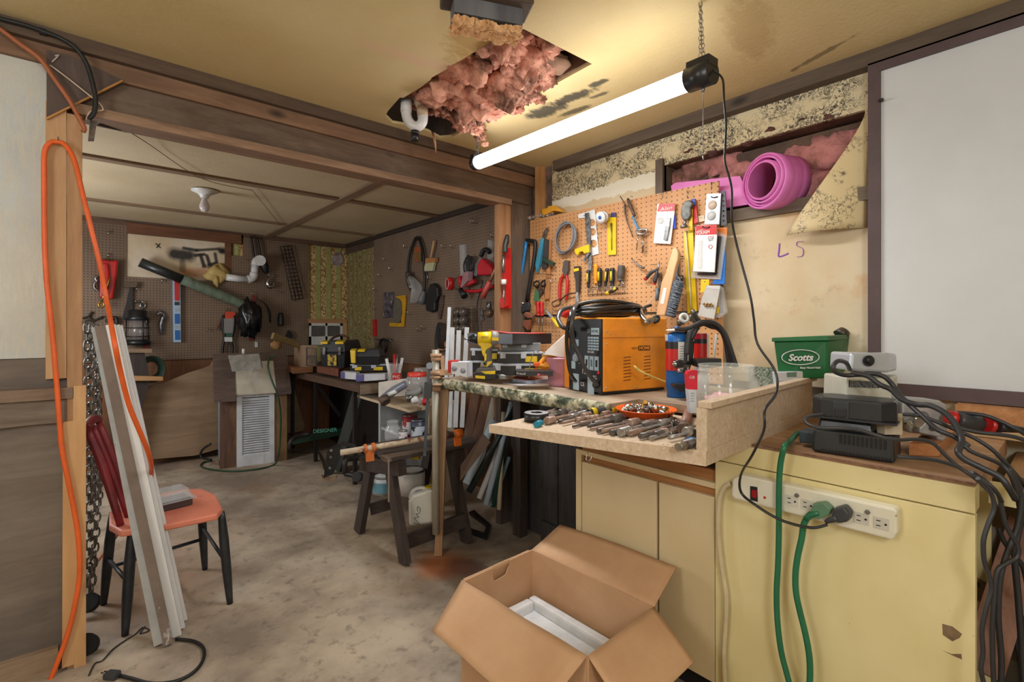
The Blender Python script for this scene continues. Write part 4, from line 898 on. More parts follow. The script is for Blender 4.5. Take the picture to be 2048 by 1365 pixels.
for k in range(9):z=vz0+.11+k*(vz1-vz0-.15)/9;b.hexa([V((vx0+.02,YPB-.018,z)),V((vx1-.03,YPB-.018,z)),V((vx1-.03,YPB-.002,z+.012)),V((vx0+.02,YPB-.002,z+.012)),V((vx0+.02,YPB-.018,z+.003)),V((vx1-.03,YPB-.018,z+.003)),V((vx1-.03,YPB-.002,z+.015)),V((vx0+.02,YPB-.002,z+.015))])
b.go('louvres',plain('grey_louvre',(120,118,116),.5),t)
struct(B().box(vx0-.01,at(693,650,Y=YPB).x,YPB-.015,YPB+.01,vz1,vz1+.05),'trim_36',PINEX)
struct(B().box(vx1,at(693,650,Y=YPB).x,YPB-.015,YPB+.01,.9,vz1),'trim_37',PINE)
B().pl(cA([(1865,240),(1905,235),(1925,300),(1905,335),(1860,335),(1845,290)]),.01,Y=YB-.022).go('torn_patch',M('torn_plaster',(190,186,190),(120,90,90),10,.8),None,'torn grey white patch in the floral wallpaper near ceiling','patch')
TANB=wood('warped_tan_board',(168,140,110),(138,112,86),'X',sc=2,knots=False,dark=(122,100,82))
b=B()
P_=[(286,775),(330,765),(380,745),(404,738),(420,732),(430,715),(548,720),(572,740),(588,775),(600,820),(609,852),(606,862),(590,866),(560,868),(500,880),(440,898),(390,912),(305,919),(295,900),(285,850)]
b.prism([at(u,v,Y=5.72-.0*(v-700)) for u,v in P_],(0,.02,0));b.go('warped_board',TANB,None,'large warped tan board standing behind the louvered box','board')
A=at(440,939,Z=0);Bq=at(574,921,Z=0);ex=(Bq-A);WL=ex.length;ex.normalize();ey=V((-ex.y,ex.x,0))
DP=.42
BRW=wood('brown_siding',(112,80,62),(82,56,44),'Z',dark=(150,120,70),knots=False);SH=wood('weathered_roof_wood',(118,98,88),(76,60,54),'X',dark=(60,46,42))
t=thing('louvered_cabinet','small house shaped cabinet with white louvered door by back wall','cabinet',A+ex*WL/2+ey*DP/2)
def bx(x,y,z):return A+ex*x+ey*y+V((0,0,z))
HE=at(470,790,T=(A.x*SN+A.y*CS)).z
def cb(b,x0,x1,y0,y1,z0,z1):return b.hexa([bx(x0,y0,z0),bx(x1,y0,z0),bx(x1,y1,z0),bx(x0,y1,z0),bx(x0,y0,z1),bx(x1,y0,z1),bx(x1,y1,z1),bx(x0,y1,z1)])
dx0,dx1=WL*.235,WL*.80
cb(B(),0,dx0,0,.03,0,HE).go('pilaster',BRW,t);cb(B(),dx1,WL,0,.03,0,HE).go('pilaster',BRW,t)
cb(B(),0,.02,.03,DP,0,HE).go('side_panel',BRW,t);cb(B(),WL-.02,WL,.03,DP,0,HE).go('side_panel',BRW,t);cb(B(),.02,WL-.02,DP-.02,DP,0,HE).go('back_panel',BRW,t)
dr=B();cb(dr,dx0,dx0+.045,-.012,.02,0.0,HE);cb(dr,dx1-.045,dx1,-.012,.02,0,HE);cb(dr,dx0+.045,dx1-.045,-.012,.02,0,.10);cb(dr,dx0+.045,dx1-.045,-.012,.02,HE-.04,HE)
dr=dr.go('door',plain('white_door_paint',(216,218,224),.5),t)
b=B();nS=24
for k in range(nS):
    z=.10+(HE-.15)*k/nS;h=(HE-.15)/nS
    b.hexa([bx(dx0+.045,-.006,z),bx(dx1-.045,-.006,z),bx(dx1-.045,.012,z+h*.8),bx(dx0+.045,.012,z+h*.8),bx(dx0+.045,-.004,z+.004),bx(dx1-.045,-.004,z+.004),bx(dx1-.045,.014,z+h*.8+.004),bx(dx0+.045,.014,z+h*.8+.004)])
    cb(b,dx0+.045,dx1-.045,.012,.014,z,z+h)
    b.use(1);cb(b,dx0+.05,dx1-.05,-.0075,-.0068,z-.0022,z+.0);b.use(0)  # dark strip under each slat paints in the shadow line
b.go('louvres',[plain('white_louvre',(212,214,220),.5),plain('louvre_shade_line',(140,142,150),.6)],dr)
cb(B(),-.004,.0,.06,.32,.06,HE-.04).go('side_vent',plain('pale_blue_vent',(150,170,190),.4),t)
zr=at(495,716,T=(A.x*SN+A.y*CS)+.15).z
def rp(x,s,o=0):return bx(x,-.06+.29*s,(HE-.03)+(zr-HE+.03)*s+o)
def rslab(b,x0,x1,s0,s1,o0,o1):return b.hexa([rp(x0,s0,o0),rp(x1,s0,o0),rp(x1,s1,o0),rp(x0,s1,o0),rp(x0,s0,o1),rp(x1,s0,o1),rp(x1,s1,o1),rp(x0,s1,o1)])
rslab(B(),-.05,WL*.22,-.08,1,0,.04).go('roof_board',SH,t);rslab(B(),WL*.82,WL+.03,-.0,1,0,.04).go('roof_board',SH,t)
rslab(B(),WL*.22,WL*.82,.8,1.0,0,.038).go('roof_board',SH,t)
SID=plain('cream_siding',(206,198,180),.55)
for k in range(3):rslab(B(),WL*.20,WL*.84,.02+.26*k,.27+.26*k,.012,.03).go('siding_strip',SID,t)
b=B();b.hexa([bx(-.03,.23,zr-.04),bx(WL+.02,.23,zr-.04),bx(WL+.02,.46,HE-.04),bx(-.03,.46,HE-.04),bx(-.03,.23,zr),bx(WL+.02,.23,zr),bx(WL+.02,.46,HE),bx(-.03,.46,HE)]);b.go('rear_roof',SH,t)
b=B();b.prism([bx(0,0,HE),bx(0,DP,HE),bx(0,.23,zr-.02)],ex*.02);b.go('gable',BRW,t)
b=B();b.prism([bx(WL-.02,0,HE),bx(WL-.02,DP,HE),bx(WL-.02,.23,zr-.02)],ex*.02);b.go('gable',BRW,t)
dpt=(A.x*SN+A.y*CS)
B().prism([at(u,v,T=dpt-.05+.1*(v < 730)) for u,v in ((456,712),(518,708),(524,738),(464,744))],V((.01,.012,.006))).go('metal_plate',M('dull_zinc',(150,148,142),(120,118,114),14,.5,.4),None,'dull grey metal plate lying on the roof of the louvered cabinet','plate')
B().tube([at(487,708,T=dpt+.1),at(487,698,T=dpt+.1)],.014,8,1).go('white_peg',WHITE,None,'small white peg standing behind the metal plate','peg')
GC=plain('green_garden_cord',(40,74,48),.5)
pts=[at(551,712,T=dpt+.02),at(540,716,T=dpt+.0),at(536,735,T=dpt-.1),at(545,765,T=dpt-.12),at(555,790,T=dpt-.12),at(561,830,T=dpt-.08),at(560,880,T=dpt-.06),at(556,915,T=dpt-.06),at(548,930,Z=.01),at(520,938,Z=.01),at(470,943,Z=.01),at(425,940,Z=.01),at(402,933,Z=.01),at(408,925,Z=.01),at(425,922,Z=.01)]
B().tube(pts,.008,8,5).go('garden_cable',GC,None,'dark green cord draped over the louvered cabinet and looped on floor','cord')
B().tube([at(422,888,T=dpt+.1),at(405,900,T=dpt+.1),at(402,915,T=dpt+.1),at(422,920,T=dpt+.05)],.01,8,4).go('black_hose',RUBBER,None,'black cord loop at left foot of the louvered cabinet','cord')
ZK=.86
TK=wood('dusty_bench_board',(112,90,74),(82,64,52),'Y')
f1=at(722,770,Z=ZK);f2=at(610,745,Z=ZK)
t=thing('corner_bench','old wooden bench along the back right wall under toolboxes','bench',(2.1,4.9,0))
XK=f1.x;yk=f1.y
B().box(XK,XPB,yk,5.75,ZK-.04,ZK).go('bench_top',TK,t)
B().box(XK-.01,XPB,yk-.02,yk,ZK-.075,ZK+.002).go('end_board',wood('pale_worn_edge',(150,132,112),(110,92,76),'X'),t)
B().box(XK-.02,XK,yk,5.75,ZK-.06,ZK+.002).go('front_rail',wood('brown_rail',(104,78,60),(76,56,42),'Y'),t)
IRON=plain('dark_iron_leg',(48,42,42),.5,.3)
for yy in (yk+.25,4.9,5.6):B().box(XK+.05,XK+.08,yy,yy+.03,0,ZK-.04).go('leg',IRON,t)
B().beam((XK+.065,4.9,ZK-.1),(XK+.3,4.9,.42),.025,.025).go('brace',IRON,t)
B().beam((XK+.1,yk+.75,.02),(XK+.16,yk+.35,ZK-.04),.17,.03,(1,0,0)).go('leaning_board',wood('dark_green_grey_board',(66,70,66),(48,52,50),'Z',knots=False),None,'dark green grey board leaning under the corner bench','board')
struct(B().box(XPB-.25,XPB-.23,yk+.1,5.8,0,ZK-.05),'wall_under_bench',wood('dark_under_bench_boards',(50,38,32),(32,24,22),'Z'))
dq=at(*cT([(260,570)])[0],T=5.2)
t=thing('drawer_ledge','reddish wooden drawer box sticking out left of the corner bench','drawer',at(600,745,T=5.2))
B().hexa([at(u,v,T=T) for u,v,T in ((586,748,4.75),(626,745,4.85),(632,740,5.3),(567,738,5.2),(586,736,4.75),(626,734,4.85),(632,729,5.3),(567,729,5.2))]).go('box',wood('reddish_drawer',(150,100,62),(122,76,44),'X',knots=False),t)
t=thing('box_stand','brown wooden box with black printed panel on the back bench','box',at(604,734,T=5.0))
B().hexa([at(u,v,T=T) for u,v,T in ((605,735,4.85),(634,733,4.9),(634,732,5.2),(588,733,5.1),(605,691,4.85),(634,691,4.9),(634,690,5.2),(588,693,5.1))]).go('body',wood('light_brown_box',(160,134,108),(134,108,84),'Z',knots=False),t)
pp=[at(u,v,T=4.86) for u,v in cT([(300,318),(410,325),(412,518),(303,520)])]
exx=(pp[1]-pp[0]).normalized();ezz=V((0,0,1))
b=B()
for a_,c_ in ((0,1),(1,2),(2,3),(3,0)):b.beam(pp[a_],pp[c_],.004,.008,exx.cross(ezz))
b.beam((pp[0]*.55+pp[3]*.45),(pp[1]*.55+pp[2]*.45),.004,.008,exx.cross(ezz));b.go('printed_frame',BLACK,t)
text('lettering','FOUR',(pp[0]*.4+pp[2]*.6)+exx*-.005,exx,ezz,.05,BLACK,t,w=.09);text('lettering','DICE',(pp[0]*.18+pp[2]*.82)+exx*-.005,exx,ezz,.05,BLACK,t,w=.09)
B().beam(at(545,672,T=4.7),at(596,690,T=4.95),.035,.06,(0,0,1)).go('branch_roll',wood('yellow_stick',(150,130,84),(118,98,62),'X',dark=(92,60,40)),None,'stubby yellow brown wood log resting on the printed box','log')
b=B();b.ball(at(553,690,T=4.75),.05,12,(1,.7,.9),.3,6,4);b.go('gnarled_wood',wood('yellow_knob',(170,130,76),(130,92,52),'Z',knots=False),None,'yellowish gnarled wood piece under the log','wood piece')
def ybox(name,label,px,T,depth,latch,h2,lidfrac=.42,hd=True,M1=None):
    (u0,v0),(u1,v1),vt=px
    a=at(u0,v0,T=T);c=at(u1,v1,T=T);z0=min(a.z,c.z);a.z=c.z=z0;zt=at(u0,vt,T=T).z
    e=(c-a);W=e.length;e.normalize();n=V((-e.y,e.x,0));n=n if n.dot(V((SN,CS,0))) > 0 else -n
    t=thing(name,label,'toolbox',a+e*W/2+n*depth/2);Hh=zt-z0;zl=z0+Hh*(1-lidfrac)
    P=lambda x,y,z:a+e*x+n*y+V((0,0,z-z0))
    B().hexa([P(.01,.01,z0),P(W-.01,.01,z0),P(W-.01,depth-.01,z0),P(.01,depth-.01,z0),P(0,0,zl),P(W,0,zl),P(W,depth,zl),P(0,depth,zl)]).go('body',M1 or BLACK,t,bev=.006)
    B().hexa([P(-.005,-.008,zl+.002),P(W+.005,-.008,zl+.002),P(W+.005,depth,zl+.002),P(-.005,depth,zl+.002),P(.015,.02,zt),P(W-.015,.02,zt),P(W-.015,depth-.02,zt),P(.015,depth-.02,zt)]).go('lid',M1 or DKGREY,t,bev=.012)
    return t,P,W,zl,zt,z0
SX=ex
aL=at(641,731,T=4.75);
t,P,W,zl,zt,z0=ybox('toolbox','large black toolbox with yellow latches and lion label on corner bench',((641,731),(690,738),682),4.62,.5,None,None)
for x0_,x1_ in ((.03,.3),(.62,.95)):
    B().hexa([P(W*x0_,-.014,zt-.03),P(W*x1_,-.014,zt-.03),P(W*x1_,.06,zt-.005),P(W*x0_,.06,zt-.005),P(W*x0_,-.014,zt-.01),P(W*x1_,-.014,zt-.01),P(W*x1_,.06,zt+.004),P(W*x0_,.06,zt+.004)]).go('yellow_cap',YEL,t)
for xx_ in (.12,.75):B().hexa([P(W*xx_,-.02,zl-.02),P(W*(xx_+.1),-.02,zl-.02),P(W*(xx_+.1),-.008,zl-.02),P(W*xx_,-.008,zl-.02),P(W*xx_,-.02,zl+.05),P(W*(xx_+.1),-.02,zl+.05),P(W*(xx_+.1),-.008,zl+.05),P(W*xx_,-.008,zl+.05)]).go('latch',STEEL,t)
lb=B().hexa([P(W*.3,-.006,z0+.03),P(W*.66,-.006,z0+.03),P(W*.66,.0,z0+.03),P(W*.3,.0,z0+.03),P(W*.3,-.01,zl-.02),P(W*.66,-.01,zl-.02),P(W*.66,0,zl-.02),P(W*.3,0,zl-.02)]).go('label',M('yellow_brown_label',(226,200,60),(150,100,40),30,.5,spots=((40,34,30),20,.5,.56)),t)
B().tube([P(W*.2,.12,zt),P(W*.3,.2,zt+.035),P(W*.55,.25,zt+.045),P(W*.85,.2,zt+.02)],.012,8,4).go('carry_handle',plain('brownish_handle',(92,66,56),.5),t)
def orgbox(name,label,fl,fr,vt,T,depth,stripes=(),lidm=None,bm=None,grp=None):
    a=at(*fl,T=T);c=at(*fr,T=T*1.0);z0=a.z;c=V((c.x,c.y,z0));zt=at(fl[0],vt,T=T).z
    e=(c-a);W=e.length;e.normalize();n=V((-e.y,e.x,0));n=n if n.dot(V((SN,CS,0))) > 0 else -n
    t=thing(name,label,'organizer',a+e*W/2+n*depth/2,grp);h=zt-z0
    P=lambda x,y,z:a+e*x+n*y+V((0,0,z))
    def bb(x0,x1,y0,y1,s0,s1):return B().hexa([P(x0,y0,s0),P(x1,y0,s0),P(x1,y1,s0),P(x0,y1,s0),P(x0,y0,s1),P(x1,y0,s1),P(x1,y1,s1),P(x0,y1,s1)])
    bb(.004,W-.004,.004,depth,0,h*.8).go('tray',bm or plain('smoky_tray',(46,47,50),.25),t,bev=.003)
    bb(0,W,0,depth,h*.8,h).go('lid',lidm or plain('frosted_lid',(176,182,190),.3),t,bev=.003)
    for s in stripes:bb(W*s[0],W*s[1],-.003,.004,h*.15,h*.62).go('yellow_plate',YEL,t)
    for s in (.06,.52):bb(W*s,W*(s+.12),-.006,.0,h*.45,h*.95).go('latch',plain('frosted_latch',(186,190,196),.35),t)
    return t,P,W,h,bb
t,P,W,h,bb=orgbox('small_parts_case','black small parts case with yellow plates beneath the smaller toolbox',(700,743),(782,745),729,4.2,.22,((.12,.28),(.58,.8)))
t,P,W,zl,zt,z0=ybox('toolbox','smaller black toolbox with yellow clips on the parts case',((705,730),(760,731),699),4.18,.2,None,None,.5)
B().hexa([P(-.012,.0,z0+.02),P(W*.12,-.012,z0+.02),P(W*.12,.03,z0+.02),P(-.012,.03,z0+.02),P(-.02,-.0,zt-.01),P(W*.12,-.02,zt-.01),P(W*.12,.04,zt+.003),P(-.02,.04,zt+.003)]).go('yellow_clip',YEL,t)
B().hexa([P(W*.2,-.012,zt-.02),P(W*.45,-.012,zt-.02),P(W*.45,.03,zt-.004),P(W*.2,.03,zt-.004),P(W*.2,-.012,zt-.01),P(W*.45,-.012,zt-.01),P(W*.45,.03,zt+.003),P(W*.2,.03,zt+.003)]).go('yellow_clip',YEL,t)
B().hexa([at(u,v,T=T) for u,v,T in ((634,745,4.6),(677,754,4.35),(686,750,4.6),(640,742,4.85),(634,733,4.6),(677,738,4.35),(686,736,4.6),(640,730,4.85))]).go('wooden_tray',wood('red_brown_box',(128,74,50),(98,54,36),'X',knots=False),None,'red brown wooden drawer in front of the large toolbox','drawer')
WB=plain('white_carton',(214,216,226),.5)
for k,(px,lb) in enumerate((( ((681,757),(712,760),(712,746),(681,744)),'small white violet carton, left one on the bench front'),(((712,764),(770,760),(770,748),(712,750)),'long white carton at the front corner of the corner bench'))):
    T=4.0 if k else 4.1
    a_,b_,c_,d_=[at(u,v,T=T) for u,v in px];dv=V((SN,CS,0))*.1
    t=thing('carton',lb,'carton',(a_+b_)/2)
    B().hexa([a_,b_,b_+dv,a_+dv,d_,c_,c_+dv,d_+dv]).go('box',WB,t)
    B().hexa([a_-dv*.02+V((0,0,.008)),a_.lerp(b_,.28)-dv*.02+V((0,0,.008)),a_.lerp(b_,.28),a_,d_-dv*.02-V((0,0,.008)),d_.lerp(c_,.28)-dv*.02-V((0,0,.008)),d_.lerp(c_,.28),d_]).go('violet_print',plain('violet_print',(96,92,150),.5),t)
t=thing('tube_jar','glass jar of caulk tubes at the end of the corner bench','jar',at(788,762,T=3.75))
c=at(789,762,T=3.75);B().lathe([(.05,0),(.052,.02),(.052,.13)],c,n=18,caps=False).go('glass',CLEAR,t)
for k,(dx,m_) in enumerate(((-.03,WHITE),(.0,RED),(.03,WHITE),(.01,STEEL))):B().tube([c+V((dx,0,.01)),c+V((dx*2.2,.0,.17+.03*(k % 2)))],.012,8,1).go('tube',m_,t)
t=thing('adhesive_box','red and white adhesive carton beside the tube jar','carton',at(793,762,T=3.7))
pz=[at(u,v,T=3.68) for u,v in ((785,762),(800,762),(800,747),(785,747))];dv=V((SN,CS,0))*.03
B().hexa([pz[0],pz[1],pz[1]+dv,pz[0]+dv,pz[3],pz[2],pz[2]+dv,pz[3]+dv]).go('carton',RED,t)
text('lettering','PVC',(pz[0]+pz[2])/2-V((SN,CS,0))*.003,(pz[1]-pz[0]),(0,0,1),.03,WHITE,t)
ZS2=.74
s1=at(713,790,Z=ZS2);s2=at(818,820,Z=ZS2);s3=at(918,803,Z=ZS2)
PLY=M('pale_plywood',(224,204,174),(208,186,156),4,.6);PW=plain('white_melamine',(196,202,208),.45)
t=thing('melamine_shelf','white melamine shelf unit with pale plywood top and junk','shelf',(s2.x,s2.y+.3,0))
e1_=(s1-s2);e2_=(s3-s2);far=s1+e2_
b=B().prism([s2,s3,far,s1],(0,0,-.02));b.go('top',PLY,t)
c0=s2.lerp(far,.08)
u1=e1_.normalized();u2=e2_.normalized();L1=e1_.length*.86;L2=e2_.length*.9
def sb(a0,a1,c0_,c1_,z0,z1):
    o=s2+u1*.0
    q=[o+u1*a0+u2*c0_,o+u1*a1+u2*c0_,o+u1*a1+u2*c1_,o+u1*a0+u2*c1_]
    b=B();return b.hexa([V((p.x,p.y,z0)) for p in q]+[V((p.x,p.y,z1)) for p in q])
sb(L1*.70,L1*.74,.05,L2,0,ZS2-.02).go('left_panel',PW,t)
sb(.0,L1*.74,L2-.015,L2,0,ZS2-.02).go('back_panel',PW,t)
sb(.0,.02,L2*.42,L2,0,ZS2-.02).go('right_panel',PLY,t)
sb(.0,L1*.72,.06,L2,.50,.52).go('middle_shelf',PW,t)
sh=lambda u,v,T:at(u,v,T=T)
Ts=(s2.x*SN+s2.y*CS)
def can(name,label,u,v,T,r,h,m1,m2=None,grp=None,z=None,cat='paint can'):
    c=at(u,v,T=T);
    if z is not None:c.z=z
    t=thing(name,label,cat,c,grp)
    B().lathe([(r,0),(r,h)],c,n=20).go('body',m1,t)
    B().lathe([(r*1.03,h-.004),(r*1.03,h+.004),(r*.85,h+.004),(r*.84,h-.002),(0,h-.002)],c,n=20).go('rim',STEEL,t)
    if m2:B().lathe([(r+.001,h*.12),(r+.001,h*.72)],c,n=20,caps=False).go('label',m2,t)
    return t
SP1=M('red_dripped_label',(214,216,220),(206,208,214),5,.5,spots=((170,24,30),14,.5,.54));SP2=M('black_dripped_label',(200,206,216),(190,196,210),5,.5,spots=((24,26,34),14,.48,.52))
zsh=at(820,865,T=Ts+.15).z
can('paint_can','red topped paint can, upper one inside the white shelf',820,857,Ts+.18,.055,.15,plain('can_red',(150,24,34),.4),SP1,z=.5205)
can('paint_can','black dripped paint can right of the red topped can',837,865,Ts+.05,.055,.14,plain('can_blue_grey',(60,66,84),.4),SP2,z=.5205)
c=at(785,880,T=Ts+.05);c.z=.5205
t=thing('glass_jar','empty screw top glass jar inside the lower shelf','jar',c)
B().lathe([(.05,0),(.055,.02),(.055,.08),(.038,.10),(.038,.125),(.041,.125),(.041,.133)],c,n=20,caps=False).go('glass',CLEAR,t)
can('paint_can','small red marked tin right of the glass jar',806,880,Ts+.02,.03,.07,plain('tin_white',(210,206,206),.4),SP1,cat='tin',z=.5205)
c=at(786,792,T=Ts+.05)
t=thing('flap_carton','opened white carton holding parts on the plywood top','carton',at(783,793,T=Ts+.25))
B().hexa([at(u,v,T=T) for u,v,T in ((757,795,Ts+.25),(815,792,Ts+.2),(815,790,Ts+.4),(757,790,Ts+.45),(757,765,Ts+.25),(815,757,Ts+.2),(815,757,Ts+.4),(757,765,Ts+.45))]).go('carton',plain('white_card',(216,210,202),.6),t)
t=thing('angle_grinder','grey angle grinder lying on the plywood top','power tool',at(785,795,T=Ts))
B().tube([at(765,800,T=Ts),at(788,782,T=Ts+.05),at(812,768,T=Ts+.1)],[.03,.032,.026],12,3).go('body',plain('grey_blue_tool',(120,124,138),.35),t)
B().cyl(at(766,796,T=Ts-.03),at(772,806,T=Ts-.05),.035,14).go('head',RUST,t)
B().tube([at(777,790,T=Ts-.04),at(792,783,T=Ts-.04)],.016,10,1).go('switch_band',WHITE,t)
t=thing('heat_gun','grey pistol grip power tool right of the grinder','power tool',at(830,790,T=Ts))
B().tube([at(812,790,T=Ts),at(835,784,T=Ts),at(848,768,T=Ts+.03)],[.02,.026,.02],10,4).go('body',plain('pale_grey_tool',(140,140,138),.4),t)
B().tube([at(846,770,T=Ts),at(850,790,T=Ts),at(846,803,T=Ts)],[.022,.02,.026],10,3).go('grip',plain('grey_tool_grip',(110,112,114),.4),t)
for u,v,m_,lb in ((812,799,STEEL,'silver pipe fitting at the front of the plywood top'),(822,803,WHITE,'white fitting beside the silver pipe fitting'),(834,805,CLEAR,'clear cup lying on the plywood top front'),(844,806,RED,'red tipped cap near the steel bar')):
    B().lathe([(.018,0),(.026,.01),(.026,.04),(.018,.05)],at(u,v,T=Ts-.02),(.6,-.3,.2),14).go('fitting',m_,None,lb,'fitting')
t=thing('red_lid_jar','large plastic jar with red lid behind the steel bar clamp','jar',at(836,775,T=Ts+.1))
c=at(834,783,T=Ts+.12);B().lathe([(.075,0),(.08,.02),(.08,.09),(.065,.11)],c,n=22,caps=False).go('jar',CLEAR,t);B().lathe([(.066,.105),(.068,.11),(.068,.135),(.0,.138)],c,n=22).go('lid',plain('red_orange_lid',(226,70,56),.4),t)
t=thing('upper_jar','clear jar standing behind the red lidded jar','jar',at(842,757,T=Ts+.3));c=at(842,768,T=Ts+.3);B().lathe([(.07,0),(.072,.08),(.05,.1),(.05,.12)],c,n=20,caps=False).go('glass',CLEAR,t)
t=thing('sawhorse','dark brown slatted sawhorse bench standing on the concrete','sawhorse',(1.55,2.75,0))
zt_=.55
SXA,SXB,SYA,SYB=1.36,1.82,2.62,2.98
B().beam(at(727,926,T=3.09),at(805,937,T=2.84),.06,.085).go('end_rail',DARKW,t,bev=.003)
B().beam((SXB-.02,SYA-.02,zt_-.04),(SXB-.02,SYB+.0,zt_-.04),.05,.085).go('end_rail',DARKW,t,bev=.003)
def sleg(foot,top):B().beam(foot,top,.085,.035,V((1,0,0))).go('leg',DARKZ,t)
sleg(at(811,1130,Z=0),V((1.37,2.68,.5)));sleg(at(718,1065,Z=0),V((1.37,2.92,.5)))
sleg(V((1.77,2.46,0)),V((1.79,2.66,.5)));sleg(V((1.77,3.05,0)),V((1.79,2.92,.5)))
B().beam(at(815,1083,T=2.88),at(931,1040,T=3.02),.025,.085).go('stretcher',DARKW,t)
B().beam(at(740,1020,T=3.2),at(790,1005,T=3.25),.025,.07).go('stretcher',DARKW,t)
sl=[((750,903),(878,872),3.05),((768,908),(896,876),2.98),((784,916),(912,884),2.90)]
for k in range(4):
    y=2.98-.105*k;B().box(1.33,1.98,y-.09,y,zt_,zt_+.022).go('slat',wood('slat_wood',(92,78,70),(64,54,50),'X',knots=False),t,bev=.002)
B().box(1.30,1.62,2.58,2.66,zt_+.0,zt_+.024).go('slat',wood('pale_slat',(136,118,104),(104,88,76),'X',knots=False),t)
c=at(840,1052,Z=.0);
t=thing('plastic_jug','white plastic jug with yellow cap and scribble under the sawhorse','jug',at(840,1048,T=3.0))
JM=M('milky_plastic',(216,214,206),(206,204,196),3,.35)
T_=3.02
B().prism([at(u,v,T=T_-.06) for u,v in cG([(685,900),(715,862),(790,838),(800,825),(848,825),(852,1040),(690,1060)])],V((SN,CS,0))*.13).go('body',JM,t,bev=.018)
B().tube([at(u,v,T=T_) for u,v in cG([(700,880),(715,840),(745,818),(790,815),(790,840)])],.012,8,4).go('handle',JM,t)
B().cyl(at(*cG([(822,830)])[0],T=T_),at(*cG([(822,803)])[0],T=T_),.028,18).go('cap',YEL,t)
b=B();b.tube([at(u,v,T=T_-.063) for u,v in cG([(722,1035),(760,1045),(725,1005),(755,1000),(735,980),(758,975),(762,945),(745,935),(748,965)])],.0015,4,3);b.go('scribble',BLACK,t)
can('bucket','open white plastic tub under the sawhorse behind the jug',822,985,3.35,.095,.15,plain('cream_tub',(206,198,186),.5),cat='bucket')
c=at(770,978,T=3.5);can('bucket','white and blue tub on floor behind the left sawhorse leg',768,985,3.6,.08,.12,plain('white_tub',(210,214,216),.5),plain('tub_blue_label',(120,176,196),.5),cat='bucket')
B().prism([at(u,v,T=3.2) for u,v in cG([(690,605),(755,600),(755,635),(700,632)])],V((SN,CS,0))*.06).go('yellow_case',YEL,None,'yellow plastic item seen under the sawhorse slats','case')
t=thing('steel_strap','thin steel rule hanging off the near end of the sawhorse','rule',at(777,980,T=2.8));B().pl([(776,918),(779,918),(779,1005),(776,1005)],.002,Y=2.545).go('rule',plain('rule_brown',(150,138,126),.5),t)
PP=M('flaking_white_pipe',(206,190,170),(186,168,146),30,.6,spots=((150,90,56),26,.55,.64))
t=thing('pipe_clamp','flaking white pipe with orange clamp heads lying across the sawhorse','clamp',at(800,890,T=2.9))
ca=at(681,906,T=2.78);cb2=at(915,868,T=3.1)
B().tube([ca,cb2],.0165,14,1).go('pipe',PP,t)
OR=plain('rusty_orange',(206,110,48),.5)
c=ca.lerp(cb2,.23);d=(cb2-ca).normalized();x,z=frame(d)
B().cyl(c-d*.03,c-d*.018,.027,16).cyl(c+d*.012,c+d*.03,.027,16).cbox(c-V((0,0,.04)),(.045,.02,.07),d,x).go('clamp_jaw',OR,t)
c=cb2;B().cyl(c-d*.02,c+d*.03,.028,16).cbox(c+V((0,0,-.03)),(.04,.03,.09),d,x).go('clamp_head',plain('bright_orange_clamp',(232,116,30),.45),t)
B().cyl(c-d*.1,c-d*.03,.02,12).go('screw',RUST,t)
t=thing('steel_bracket','black angled steel bracket with bolts resting at left of the sawhorse','bracket',at(670,960,T=3.0))
b=B().prism([at(u,v,T=3.0) for u,v in cG([(172,572),(250,555),(245,640),(205,730),(150,752)])],V((SN,CS,0))*.02);b.go('plate',BLACK,t)
B().prism([at(u,v,T=3.02) for u,v in cG([(172,572),(262,525),(340,545),(345,560),(262,545),(248,565)])],V((SN,CS,0))*.03).go('arm',BLACK,t)
for v in (575,617,687):p_=at(*cG([(201-(v-575)*.08,v)])[0],T=2.995);B().cyl(p_,p_-V((SN,CS,0))*.008,.009,10).go('bolt',CHROME,t)
B().prism([at(u,v,T=3.03) for u,v in cG([(135,735),(150,752),(205,745),(232,735),(225,760),(190,778),(140,755)])],V((SN,CS,0))*.02).go('wood_scrap',PALEW,None,'pale torn wood scrap under the black bracket','scrap')
t=thing('pipe_clamp','tall grey pipe clamp standing against the near bench end','clamp',at(873,1070,T=2.83))
B().tube([at(871,700,T=2.80),at(872,1068,T=2.80)],.021,16,1).go('pipe',M('grey_pipe',(178,172,156),(150,142,126),12,.5,.2,st=(1,1,.2)),t)
TANI=M('tan_cast_iron',(196,158,124),(156,120,92),20,.6)
for v0,v1,r in ((708,714,.032),(714,722,.028),(742,750,.036),(752,757,.034),(767,771,.042),(771,782,.03)):B().cyl(at(872,v1,T=2.80),at(872,v0,T=2.80),r,18).go('collar',TANI,t)
B().cbox(at(888,745,T=2.80),(.09,.05,.03),(CS,-SN,0),(SN,CS,0)).go('jaw',TANI,t)
B().beam(at(886,742,T=2.8),at(885,712,T=2.8),.012,.02).go('screw_handle',TANI,t)
B().prism([at(u,v,T=2.84) for u,v in ((880,771),(898,771),(890,920),(884,1113),(868,1113),(872,1050))],V((SN,CS,0))*.03).go('wood_stick',wood('pale_upright_stick',(182,146,112),(150,114,84),'Z'),None,'pale wooden stick standing behind the tall pipe clamp','stick')
t=thing('bar_clamp','dark blue grey bar clamp with sliding jaw left of the pipe','clamp',at(853,900,T=2.72))
BG=plain('blue_grey_steel',(84,92,104),.45,.4)
B().prism([at(u,v,T=2.72) for u,v in ((856,735),(861,735),(852,913),(846,913))],V((SN,CS,0))*.008).go('bar',BG,t)
B().cyl(at(859,732,T=2.70),at(859,732,T=2.74),.018,18).go('knob',plain('knob_grey',(120,128,138),.4),t)
